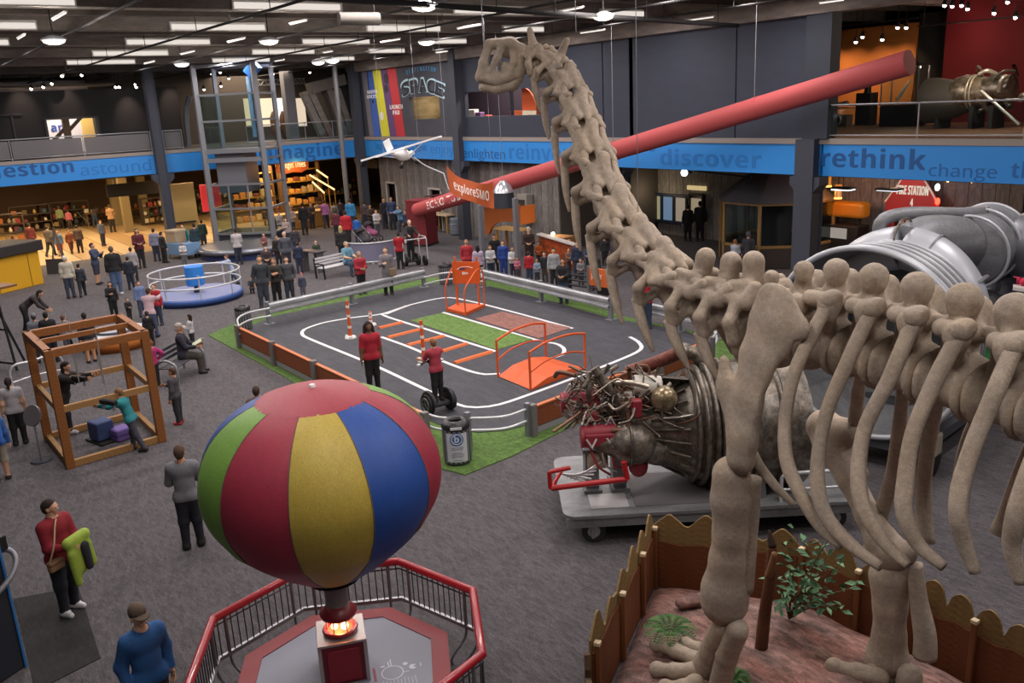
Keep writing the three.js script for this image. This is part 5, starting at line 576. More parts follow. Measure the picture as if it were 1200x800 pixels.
  const n = G(690, 352), t8 = thing('slat_rack', 'black slatted rack with an orange lettered panel beside the guard rail', 'rack', n, 0.15); for (let i = 0; i < 4; i++) mesh('slat', rbox(1.9, 0.05, 0.14, 0.015, -0.2, 0.35 + i * 0.14, 0.25 - i * 0.17), M('#1d1d20', 0.5), t8); mesh('side', [box(0.06, 0.85, 0.7, -1.1, 0.42, 0), box(0.06, 0.85, 0.7, 0.7, 0.42, 0)], M('#232327', 0.5), t8); mesh('panel', rbox(0.9, 0.62, 0.05, 0.02, 0.75, 0.95, 0.35, 0, -0.1), M('#c8602c', 0.6), t8); mesh('lettering', place(words('power', 0.2, 0.01, REG, 0.5), 0.48, 0.92, 0.39, 0, -0.1, 0), M('#ecd9c8', 0.6), t8); mesh('panel_post', [rbox(0.1, 1.35, 0.1, 0.01, 1.28, 0.67, 0.3), rbox(0.1, 1.3, 0.1, 0.01, 0.28, 0.65, 0.3)], M('#6b6d72', 0.5, 0.3), t8); }
{ // left edge fittings
  const a = G(4, 432), t = thing('black_easel_stand', 'tall black metal display stand beside the yellow booth', 'stand', a, 0.5); for (const [p, q] of [[[-0.6, 0, 0], [-0.35, 2.4, 0]], [[0.6, 0, 0], [0.35, 2.4, 0]], [[-0.35, 2.4, 0], [0.35, 2.4, 0]], [[-0.48, 1.2, 0], [0.48, 1.2, 0]], [[-0.58, 0.2, 0], [0.58, 0.2, 0]], [[0, 0, -0.7], [0, 2.4, 0]]]) mesh('bar', beam(p, q, 0.05, 0.05), mBlack, t); mesh('shelf', box(1.7, 0.06, 0.9, 0, 2.45, 0.1), M('#8a5c33', 0.6, 0, { map: woodT }), t);
  const b = G(20, 470), t2 = thing('steel_stretcher_rail', 'low tubular steel rail frame beside the woman in white', 'railing', b, 0.3); mesh('rail', pipe([[0, 0, 0], [0, 0.85, 0], [0.1, 0.95, -0.5], [0.1, 0.9, -1.2], [0, 0, -1.3]], 0.03, 26, 8), mPipe, t2); mesh('rail', pipe([[0, 0.5, 0], [0.05, 0.55, -0.6], [0.02, 0.5, -1.25]], 0.025, 16, 8), mPipe, t2);
  const e = G(38, 487, 1.0), t3 = thing('steel_disc', 'round steel disc on a thin stand beside the timber cube', 'disc', [e.x, 0, e.z]); mesh('disc', cyl(0.22, 0.22, 0.06, 24, 0, 1.0, 0, 1.2, 0.6), M('#8f8a8a', 0.4, 0.5), t3); mesh('stem', rod([0, 0, 0], [0, 1, 0], 0.02, 6), mSteel, t3); mesh('foot', cyl(0.2, 0.22, 0.03, 20, 0, 0.015, 0), mDark, t3);
  const m = tag(mesh('floor_mat', flatY(extrude([[16, 702], [92, 688], [118, 771], [42, 810]].map(([x, y]) => { const p = G(x, y); return [p.x, -p.z]; }), 0.012)), M('#3a3839', 0.95, 0, { map: carpetT })), 'black floor mat under the man with the bright jacket', 'mat');
  const kd = 9.6, t4 = thing('dark_kiosk', 'tall dark kiosk with a bent grey handrail and blue edge', 'kiosk', G(-26, 800), faceCam(G(-26, 800), 30)); mesh('body', rbox(0.9, 2.05, 0.6, 0.03, 0, 1.025, 0), M('#242831', 0.6), t4); mesh('top', rbox(0.94, 0.06, 0.64, 0.02, 0, 2.07, 0), M('#4c525c', 0.5), t4); mesh('edge', box(0.03, 1.9, 0.03, 0.45, 0.95, 0.3), M('#2e6fae', 0.5), t4); mesh('rail', pipe([[0.1, 1.15, 0.3], [0.15, 1.2, 0.42], [0.42, 1.35, 0.45], [0.58, 1.5, 0.38], [0.6, 1.6, 0.25], [0.46, 1.62, 0.15]], 0.035, 24, 8), M('#8a8c92', 0.5, 0.4), t4); mesh('bracket_box', rbox(0.2, 0.2, 0.3, 0.02, 0.5, 1.72, 0.12), M('#17181c', 0.5), t4); }
// ---------------------------------------------------------------- hot-air balloon model on its platform
{ const C = V(-8.25, 0, -3.3), R = 1.68, rot = 0.12, vtx = (i, r, y) => V(Math.cos(rot + i / 8 * 2 * Math.PI) * r, y, Math.sin(rot + i / 8 * 2 * Math.PI) * r);
  const mRed = M('#a8182a', 0.35, 0, { clearcoat: 0.4 }), mWire = M('#55555a', 0.45, 0.6);
  const fence = thing('octagon_railing', 'eight-sided railing with glossy red top rail around the balloon', 'railing', C);
  for (let i = 0; i < 8; i++) { const a = vtx(i, R, 1.0), b = vtx(i + 1, R, 1.0), lo = (p, y) => p.clone().setY(y); mesh('top_rail', rod(a, b, 0.05, 12), mRed, fence); mesh('corner_joint', ball(0.052, a.x, a.y, a.z, 12), mRed, fence); mesh('lower_rail', beam(lo(a, 0.45), lo(b, 0.45), 0.04, 0.05), M('#a9abb0', 0.4, 0.5), fence); mesh('upper_rail', rod(lo(a, 0.9), lo(b, 0.9), 0.012, 6), mWire, fence);
    for (let k = 0; k < 14; k++) { const p = a.clone().lerp(b, (k + 0.5) / 14); mesh('baluster', rod(lo(p, 0.46), lo(p, 0.99), 0.008, 5), mWire, fence); }
    for (const k of [0.12, 0.88]) { const p = a.clone().lerp(b, k), o = p.clone().multiplyScalar(0.86); mesh('support', [rod(lo(p, 0.46), lo(p, 0.99), 0.022, 8), pipe([lo(p, 0.48), lo(p.clone().multiplyScalar(0.985), 0.3), lo(o, 0.1), lo(o, 0.0)], 0.018, 10, 6)], M('#8a8c91', 0.4, 0.5), fence); } }
  const base = thing('balloon_platform', 'eight-sided grey display platform with a dark red border', 'platform', C); const ring = (r) => Array.from({ length: 8 }, (_, i) => { const p = vtx(i, r, 0); return [p.x, -p.z]; });
  mesh('plinth', flatY(extrude(ring(1.12), 0.5)), M('#70262c', 0.55), base);
  for (let i = 0; i < 8; i++) { const a = vtx(i, 1.3, 0), b = vtx(i + 1, 1.3, 0), c = vtx(i + 1, 1.08, 0), d = vtx(i, 1.08, 0); mesh('border', flatY(extrude([a, b, c, d].map((p) => [p.x, -p.z]), 0.06)).translate(0, 0.5, 0), M('#8f2a33', 0.5), base); }
  mesh('top_panel', flatY(extrude(ring(1.09), 0.05)).translate(0, 0.5, 0), M('#8d90a0', 0.5), base);
  const yaw = Math.atan2(-C.x, -C.z), printed = (g, x, z) => place(g.rotateX(-Math.PI / 2), 0, 0.552, 0, 0, 0, 0).translate(x, 0, z).applyMatrix4(new THREE.Matrix4().makeRotationY(yaw));
  mesh('print', Array.from({ length: 11 }, (_, k) => printed(new THREE.BoxGeometry(0.012, 0.3 - (k % 4) * 0.03, 0.002), -0.72 + k * 0.04, 0.45)), M('#b9bcc9', 0.6), base);
  mesh('print', Array.from({ length: 10 }, (_, k) => printed(new THREE.BoxGeometry(0.012, 0.2 - (k % 3) * 0.03, 0.002), 0.4 + k * 0.04, 0.44)), M('#b9bcc9', 0.6), base);
  mesh('diagram', [printed(new THREE.RingGeometry(0.115, 0.128, 28), 0.52, 0.22), printed(new THREE.BoxGeometry(0.012, 0.13, 0.002), 0.52, 0.03), printed(new THREE.BoxGeometry(0.012, 0.09, 0.002), 0.49, 0.05), printed(new THREE.BoxGeometry(0.05, 0.03, 0.002), 0.42, 0.08), printed(new THREE.CircleGeometry(0.045, 14, 0.6, 5), 0.76, 0.18), printed(new THREE.CircleGeometry(0.03, 8), 0.68, 0.1), printed(new THREE.BoxGeometry(0.07, 0.012, 0.002), 0.67, 0.25), printed(new THREE.BoxGeometry(0.012, 0.06, 0.002), 0.85, 0.17)], M('#d9dbe4', 0.6), base);
  mesh('print', printed(new THREE.BoxGeometry(0.03, 0.25, 0.002), 0.32, 0.2), M('#8f4a58', 0.6), base);
  const ped = thing('burner_pedestal', 'silver pedestal with a dark red front and glowing ring burner', 'pedestal', [C.x, 0.55, C.z], yaw); mesh('body', rbox(0.5, 0.5, 0.5, 0.015, 0, 0.25, 0), M('#6f1c26', 0.5), ped); mesh('front', rbox(0.36, 0.4, 0.02, 0.01, 0, 0.24, 0.255), M('#8c1f2c', 0.4), ped); mesh('top_plate', rbox(0.54, 0.03, 0.54, 0.01, 0, 0.515, 0), M('#b2aca8', 0.3, 0.6), ped);
  for (const s of [-1, 1]) for (const z of [-1, 1]) mesh('corner_trim', box(0.04, 0.5, 0.04, s * 0.25, 0.25, z * 0.25), M('#b2aca8', 0.3, 0.6), ped);
  mesh('burner_rim', lathe([[0.135, 0.53], [0.19, 0.53], [0.2, 0.56], [0.185, 0.585], [0.14, 0.57]], 32), M('#8f1d26', 0.3, 0, { clearcoat: 0.5 }), ped); mesh('burner_core', cyl(0.14, 0.14, 0.02, 28, 0, 0.55, 0), glow('#ff7a3a', 1.6), ped); mesh('flame_bulb', [ball(0.045, 0.05, 0.6, 0.04, 12), ball(0.04, -0.06, 0.59, 0.0, 12)], glow('#ffd9a0', 4), ped);
  for (let i = 0; i < 6; i++) { const a = i / 6 * 6.283; mesh('cage_rod', rod([Math.cos(a) * 0.15, 0.56, Math.sin(a) * 0.15], [Math.cos(a) * 0.13, 0.78, Math.sin(a) * 0.13], 0.008, 6), M('#c9a090', 0.3, 0.6), ped); }
  mesh('hood', lathe([[0.03, 0.9], [0.12, 0.9], [0.16, 0.82], [0.21, 0.78], [0.2, 0.74], [0.12, 0.76]], 32), M('#7c1a24', 0.35), ped); point(C.x, 0.55 + 0.66, C.z, '#ff8a4a', 0.9, 2);
  // envelope
  const top = toPx(V(C.x, 3, C.z)); let cy = 2; for (let i = 0; i < 60; i++) { cy = 1.5 + i * 0.05; if (toPx(V(C.x, cy, C.z))[1] < 556) break; }
  const ball_ = thing('balloon', 'big striped fabric hot-air balloon in red, yellow, blue and green', 'balloon', [C.x, cy, C.z], yaw); const Rb = 1.26;
  mesh('pole', cyl(0.13, 0.13, cy - 0.9 - 1.0 + 0.6, 24, 0, -(cy - 1.4) + (cy - 1.3) / 2 - 0.15, 0), M('#8d8a88', 0.45, 0.4), ball_);
  const lowR = [[0, 1], [0.26, 0.945], [0.47, 0.82], [0.69, 0.58], [0.88, 0.33], [1, 0.14]], prof = (t) => { const a = t * Math.PI; if (t < 0.5) return [Math.pow(Math.sin(a), 0.9) * Rb, Math.cos(a) * Rb * 0.76]; const v = (t - 0.5) * 2; let i = 0; while (i < 4 && lowR[i + 1][0] < v) i++; const [v0, r0] = lowR[i], [v1, r1] = lowR[i + 1], f = (v - v0) / (v1 - v0), q = i === 0 ? f * f : f; return [(r0 + (r1 - r0) * q) * Rb, -v * Rb * 1.02]; };
  // gores seen from the camera side, turning to the right: yellow, blue, red, green, blue ...; to the left: red, green, blue ...
  const gores = ['#cdb44c', '#2856ac', '#b0364c', '#82b24c', '#2856ac', '#cdb44c', '#b0364c', '#2856ac', '#82b24c', '#b0364c']; const n = gores.length;
  for (let i = 0; i < n; i++) { const pos = [], idx = [], A = 12, B = 26, a0 = (i - 0.5) / n * 2 * Math.PI + 0.035, da = 2 * Math.PI / n, t0 = 0.135, t1 = 0.95;
    for (let j = 0; j <= B; j++) for (let k = 0; k <= A; k++) { const t = t0 + (t1 - t0) * j / B, [r, y] = prof(t), f = k / A, bul = 1 + 0.018 * Math.sin(Math.PI * f) + 0.006 * Math.sin(f * 9 * Math.PI + i) * Math.max(0, 1 - j / 9), an = a0 + da * f; pos.push(Math.sin(an) * r * bul, y, Math.cos(an) * r * bul); }
    for (let j = 0; j < B; j++) for (let k = 0; k < A; k++) { const a = j * (A + 1) + k; idx.push(a, a + A + 1, a + 1, a + 1, a + A + 1, a + A + 2); } const g = new THREE.BufferGeometry(); g.setAttribute('position', new THREE.Float32BufferAttribute(pos, 3)); g.setIndex(idx); g.computeVertexNormals();
    const o = mesh('gore', g, M(gores[i], 0.55, 0, { map: fabricT, side: THREE.DoubleSide }), ball_); o.userData.label = ({ '#cdb44c': 'yellow', '#2856ac': 'blue', '#b0364c': 'red', '#82b24c': 'green' })[gores[i]] + ' fabric gore';
    const sp = []; for (let j = 0; j <= 14; j++) { const [r, y] = prof(t0 + (t1 - t0) * j / 14); sp.push([Math.sin(a0) * r * 1.002, y, Math.cos(a0) * r * 1.002]); } mesh('seam', pipe(sp, 0.006, 28, 5), M('#6a5b52', 0.8), o); }
  const [rc, yc] = prof(0.14); mesh('crown', lathe([[0.001, yc + 0.12], [rc * 0.35, yc + 0.1], [rc * 0.75, yc + 0.055], [rc * 1.02, yc], [rc * 1.03, yc - 0.015]], 36), M('#b2404f', 0.55, 0, { map: fabricT }), ball_); mesh('crown_knob', cyl(0.03, 0.04, 0.03, 12, 0, yc + 0.13, 0), mWhite, ball_); mesh('neck_ring', lathe([[0.14, -Rb * 0.99], [0.3, -Rb * 0.985], [0.3, -Rb * 0.96], [0.14, -Rb * 0.96]], 28), mBlack, ball_);
}
// ---------------------------------------------------------------- rocket engine on its cart
const mGun = M('#8d8a86', 0.42, 0.6, { map: metalT }), mGun2 = mGun, mGunD = mGun, mRedP = M('#8e2a38', 0.5), mRedB = M('#a91d22', 0.4);
{ const O = V(-10.45, 0, -8.25), e = V(0.57, 0, -0.82).normalize(), f = V(0.82, 0, 0.57).normalize(), rotY = Math.atan2(-e.z, e.x);
  const cart = thing('engine_cart', 'low grey steel cart on casters under the rocket engine', 'cart', O, rotY), eng = thing('rocket_engine', 'weathered rocket engine with red pump housings on the grey cart', 'engine', O, rotY);
  const L = (px, py, lat = 0) => onPlane(px, py, O.clone().addScaledVector(f, lat), f).sub(O).applyAxisAngle(V(0, 1, 0), -rotY);   // pixel -> cart frame
  const mCart = M('#9b9da0', 0.5, 0.45, { map: concT }), len = 4.6;
  const deck = new THREE.Shape(); { const w = 1.18, r = 0.25; deck.moveTo(0, -w + r); deck.quadraticCurveTo(0, -w, r, -w); deck.lineTo(len, -w); deck.lineTo(len, w); deck.lineTo(r, w); deck.quadraticCurveTo(0, w, 0, w - r); }
  mesh('deck', flatY(extrude(deck, 0.05)).translate(0, 0.5, 0), mCart, cart); mesh('skirt', [box(len - 0.1, 0.16, 0.05, len / 2, 0.42, 1.12), box(len - 0.1, 0.16, 0.05, len / 2, 0.42, -1.12), box(0.05, 0.16, 2.1, 0.08, 0.42, 0)], mCart, cart); mesh('frame_rail', [box(len - 0.3, 0.12, 0.12, len / 2, 0.32, 0.9), box(len - 0.3, 0.12, 0.12, len / 2, 0.32, -0.9)], M('#5a5c5f', 0.6, 0.3), cart);
  mesh('deck_plate', box(1.7, 0.012, 1.2, 2.0, 0.556, 0.35), M('#6d6a6c', 0.6, 0.3), cart); mesh('deck_plate', box(0.6, 0.012, 0.5, 0.75, 0.556, 0.7), M('#c0bfc0', 0.5, 0.3), cart);
  for (const [x, z] of [[0.4, 0.95], [0.4, -0.95], [4.2, 0.95], [4.2, -0.95]]) { mesh('caster_fork', [box(0.24, 0.06, 0.24, x, 0.33, z), box(0.05, 0.22, 0.1, x + 0.06, 0.22, z + 0.08), box(0.05, 0.22, 0.1, x + 0.06, 0.22, z - 0.08), cyl(0.06, 0.06, 0.1, 12, x, 0.38, z)], mSteel, cart); const cw = mesh('caster_wheel', cyl(0.19, 0.19, 0.1, 24, x + 0.08, 0.19, z, Math.PI / 2), M('#2c2c2f', 0.5), cart); mesh('caster_hub', cyl(0.1, 0.1, 0.11, 18, x + 0.08, 0.19, z, Math.PI / 2), M('#b9bbc0', 0.35, 0.6), cw); }
  mesh('hand_rail', [pipe([[3.4, 0.55, 1.05], [3.4, 0.95, 1.05], [3.5, 1.02, 1.05], [4.4, 1.02, 1.05], [4.55, 0.95, 1.05], [4.55, 0.55, 1.05]], 0.03, 40, 8, false, 0.1), rod([3.4, 0.75, 1.05], [4.55, 0.75, 1.05], 0.022, 8), rod([4.55, 1.0, 1.05], [4.55, 1.0, -0.6], 0.03, 8)], mPipe, cart);
  for (const x of [0.55, 1.0]) mesh('stand', [box(0.22, 0.75, 0.4, x, 0.93, 0.1), box(0.3, 0.06, 0.6, x, 1.28, 0.1), box(0.3, 0.05, 0.6, x, 0.58, 0.1)], M('#77787c', 0.5, 0.4), cart);
  mesh('cradle', [extrude([[-0.9, 0.55], [0.9, 0.55], [0.75, 1.0], [0.4, 0.75], [0, 0.68], [-0.4, 0.75], [-0.75, 1.0]], 0.12).rotateY(Math.PI / 2).translate(3.1, 0, 0)], M('#6a6c70', 0.5, 0.4), cart);
  mesh('bumper_frame', [pipe([L(645, 572, 1.0), L(644, 553, 1.0), L(668, 548, 0.9)].map((p) => p.toArray()), 0.035, 14, 8, false, 0.1), rod(L(646, 572, 1.0), L(735, 561, 1.0), 0.045, 10), rod(L(735, 561, 1.0), L(731, 541, 1.0), 0.045, 10), rod(L(660, 548, 0.5), L(646, 572, 1.0), 0.03, 8)], mRedB, cart);
  for (let i = 0; i < 6; i++) mesh('control_rod', rod(L(652 + i * 4, 552 + i * 2, 0.6), L(690 + i * 3, 566 - i * 5, 0.6), 0.018, 6), M('#c9c9cb', 0.3, 0.7), cart);
  // engine
  const ax = L(822, 497, 0).y, X0 = L(760, 500).x, X1 = L(815, 500).x; const axis = (g) => place(g, 0, ax, 0, 0, 0, -Math.PI / 2);
  const rx = X1, R = 0.98;
  mesh('bell', axis(lathe([[0.5, rx - 0.75], [0.62, rx - 0.5], [R * 0.82, rx - 0.2], [R * 0.9, rx], [R, rx + 0.4], [R * 1.02, rx + 0.9], [R * 1.06, rx + 1.6], [R * 1.0, rx + 1.62], [R * 0.95, rx + 0.9], [R * 0.8, rx]], 48)), mGun, eng);
  for (const [d, r, m] of [[-0.12, 0.9, mGun2], [0.0, 0.97, mGun2], [0.14, 1.0, mGun], [0.24, 1.02, mGunD], [0.38, 1.06, mGun2], [0.75, 1.05, mGun2], [1.15, 1.06, mGun]]) mesh('band', axis(lathe([[R * r - 0.05, rx + d - 0.045], [R * r + 0.035, rx + d - 0.035], [R * r + 0.045, rx + d], [R * r + 0.035, rx + d + 0.035], [R * r - 0.05, rx + d + 0.045]], 48)), m, eng);
  mesh('cone', axis(lathe([[0.3, rx - 1.35], [0.42, rx - 1.2], [0.48, rx - 0.85], [0.62, rx - 0.5], [0.78, rx - 0.25]], 40)), mGun2, eng);
  for (let i = 0; i < 22; i++) { const a = i / 22 * 6.283; const p = (x, r) => V(x, ax + Math.sin(a) * r, Math.cos(a) * r); mesh('cooling_tube', rod(p(rx - 0.8, 0.52), p(rx - 0.25, 0.82), 0.022, 6), mGun, eng); }
  const dome = L(736, 518, 0.55); mesh('turbine_dome', solid([cap(dome, 0.34, [dome.x + 0.12, dome.y - 0.03, dome.z], 0.33), cap([dome.x - 0.28, dome.y, dome.z], 0.2, [dome.x - 0.42, dome.y + 0.02, dome.z], 0.16)], 0.03, 0.05), mGun2, eng); mesh('dome_band', place(new THREE.TorusGeometry(0.35, 0.025, 8, 36), dome.x + 0.02, dome.y, dome.z, 0, Math.PI / 2, 0), mGunD, eng);
  mesh('elbow', pipe([[dome.x + 0.15, dome.y - 0.05, dome.z], [dome.x + 0.42, dome.y - 0.2, dome.z], [dome.x + 0.75, dome.y - 0.3, dome.z - 0.1], [rx + 0.05, ax - 0.55, 0.55]], 0.2, 26, 16), mGun, eng); for (const k of [0.3, 0.55, 0.8]) mesh('clamp', place(new THREE.TorusGeometry(0.205, 0.03, 6, 24), dome.x + 0.15 + k * 0.85, dome.y - 0.05 - k * 0.35, dome.z - k * 0.15, 0, Math.PI / 2 - 0.2, 0.2), mGun2, eng);
  const tank = L(778, 467, 0.5); mesh('pressure_sphere', ball(0.21, tank.x, tank.y, tank.z, 24), M('#b5aa90', 0.3, 0.55, { map: metalT }), eng);
  const wc = L(758, 452, 0.3); mesh('canister', place(lathe([[0, -0.22], [0.15, -0.22], [0.17, -0.2], [0.17, 0.2], [0.15, 0.22], [0, 0.22]], 24), wc.x, wc.y, wc.z, 0, 0, Math.PI / 2 - 0.1), M('#cdc9be', 0.45), eng);
  const ta = L(697, 431, 0.2), tb = L(733, 487, 0.35); mesh('actuator', [rod(ta, tb, 0.075, 14), rod(ta.clone().lerp(tb, 0.25), ta.clone().lerp(tb, 0.5), 0.095, 14), rod(ta.clone().lerp(tb, 0.7), ta.clone().lerp(tb, 0.95), 0.1, 14)], mGun2, eng); mesh('actuator_collar', [0.1, 0.5, 0.7].map((k) => rod(ta.clone().lerp(tb, k), ta.clone().lerp(tb, k + 0.04), 0.11, 14)), mGunD, eng);
  mesh('feed_pipe', [pipe([L(735, 436, -0.6), L(770, 424, -0.5), L(800, 411, -0.4)].map((p) => p.toArray()), 0.11, 16, 12)], M('#84493d', 0.5, 0.3, { map: metalT }), eng); mesh('feed_elbow', [pipe([L(798, 411, -0.4), L(815, 415, -0.35), L(825, 428, -0.3)].map((p) => p.toArray()), 0.12, 14, 12), ball(0.15, ...L(802, 412, -0.4).toArray(), 14)], mGun, eng);
  const br = L(792, 447, 0.15); mesh('bracket_plate', place(new THREE.BoxGeometry(0.62, 0.3, 0.03), br.x, br.y, br.z, 0.9, 0, -0.35), M('#6b655e', 0.45, 0.6), eng); mesh('bracket_slot', [-0.12, -0.04, 0.04, 0.12].map((k) => place(new THREE.BoxGeometry(0.06, 0.05, 0.04), br.x + k * 1.3 + 0.05, br.y + 0.02 - k * 0.35, br.z + 0.03, 0.9, 0, -0.35)), mBlack, eng);
  mesh('wire_guard', pipe([L(805, 430, 0.6), L(814, 455, 0.7), L(814, 485, 0.75), L(795, 489, 0.7), L(778, 490, 0.65)].map((p) => p.toArray()), 0.02, 40, 6, false, 0.15), M('#a9a49b', 0.35, 0.7), eng);
  for (const [px, py, lat] of [[679, 471, 0.05], [703, 511, 0.55]]) { const c = L(px, py, lat), h = mesh('pump_housing', [rbox(0.54, 0.24, 0.3, 0.05, c.x, c.y - 0.02, c.z), place(lathe([[0, -0.27], [0.11, -0.27], [0.135, -0.24], [0.135, 0.24], [0.11, 0.27], [0, 0.27]], 20), c.x, c.y + 0.06, c.z, 0, 0, Math.PI / 2), cyl(0.17, 0.17, 0.05, 20, c.x - 0.28, c.y, c.z, 0, 0, Math.PI / 2), cyl(0.17, 0.17, 0.05, 20, c.x + 0.28, c.y, c.z, 0, 0, Math.PI / 2)], mRedP, eng);
    for (const k of [-0.15, 0.17]) mesh('v_strut', [rod([c.x + k - 0.08, c.y + 0.02, c.z + 0.16], [c.x + k, c.y - 0.11, c.z + 0.17], 0.018, 6), rod([c.x + k + 0.08, c.y + 0.02, c.z + 0.16], [c.x + k, c.y - 0.11, c.z + 0.2], 0.018, 6), rod([c.x + k - 0.1, c.y + 0.12, c.z], [c.x + k, c.y + 0.32, c.z + 0.02], 0.018, 6), rod([c.x + k + 0.1, c.y + 0.12, c.z], [c.x + k, c.y + 0.32, c.z + 0.02], 0.018, 6)], M('#d2cecc', 0.4, 0.4), h); }
  mesh('red_valve', [rbox(0.16, 0.3, 0.16, 0.04, ...L(746, 478, 0.6).toArray()), rbox(0.2, 0.14, 0.2, 0.03, ...L(693, 488, 0.4).toArray()), ball(0.16, ...L(748, 545, 0.5).toArray(), 14, 1.2)], mRedP, eng);
  mesh('copper_drum', place(lathe([[0, -0.16], [0.13, -0.16], [0.15, -0.1], [0.15, 0.1], [0.13, 0.16], [0, 0.16]], 20), ...L(700, 538, 0.35).toArray(), 0, 0, Math.PI / 2), M('#a99a86', 0.45, 0.4), eng);
  const lo = L(672, 505), hi = L(770, 432);
  for (let i = 0; i < 190; i++) { const p = V(rnd(lo.x, hi.x + 0.15), rnd(lo.y + 0.05, hi.y + 0.02), i % 2 ? rnd(0.15, 0.62) : rnd(-0.5, 0.4)), q = p.clone().add(V(rnd(-0.5, 0.5), rnd(-0.35, 0.35), rnd(-0.3, 0.3))), m = p.clone().lerp(q, 0.5).add(V(rnd(-0.14, 0.14), rnd(-0.12, 0.14), rnd(-0.1, 0.1))); if (q.y < 0.75) continue; mesh('pipe', pipe([p, m, q], i % 9 === 0 ? 0.042 : i % 3 ? 0.014 : 0.024, 10, 6), [mGun, mGun2, mGunD, M('#b8aea0', 0.35, 0.7), M('#7c5a48', 0.45, 0.5)][i % 5], eng); }
  for (let i = 0; i < 22; i++) { const p = V(rnd(lo.x + 0.1, hi.x), rnd(lo.y + 0.1, hi.y - 0.1), rnd(-0.4, 0.5)); mesh('fitting', i % 2 ? [place(lathe([[0, -0.08], [0.05, -0.08], [0.06, -0.02], [0.045, 0.02], [0.06, 0.05], [0, 0.08]], 12), p.x, p.y, p.z, rnd(0, 3), rnd(0, 3), 0)] : [rbox(rnd(0.08, 0.18), rnd(0.06, 0.16), rnd(0.08, 0.16), 0.02, p.x, p.y, p.z, rnd(0, 3), rnd(0, 3), 0)], [mGun2, mGunD, mGun, mRedP][i % 4], eng); }
  mesh('core_block', [rbox(hi.x - lo.x - 0.3, 0.4, 0.4, 0.1, (lo.x + hi.x) / 2, (lo.y + hi.y) / 2 - 0.1, 0), rod([(lo.x + hi.x) / 2, ax, 0], [rx - 1.1, ax, 0], 0.3, 16)], mGunD, eng);
  for (const k of [0, 1, 2, 3]) mesh('tangle_pipe', pipe([L(690 + k * 14, 520 + k * 3, 0.6), L(700 + k * 10, 545, 0.7), L(715 + k * 8, 556 - k * 4, 0.6)].map((p) => p.toArray()), 0.02, 14, 6), k % 2 ? M('#b5b0aa', 0.35, 0.7) : mRedP, eng);
}
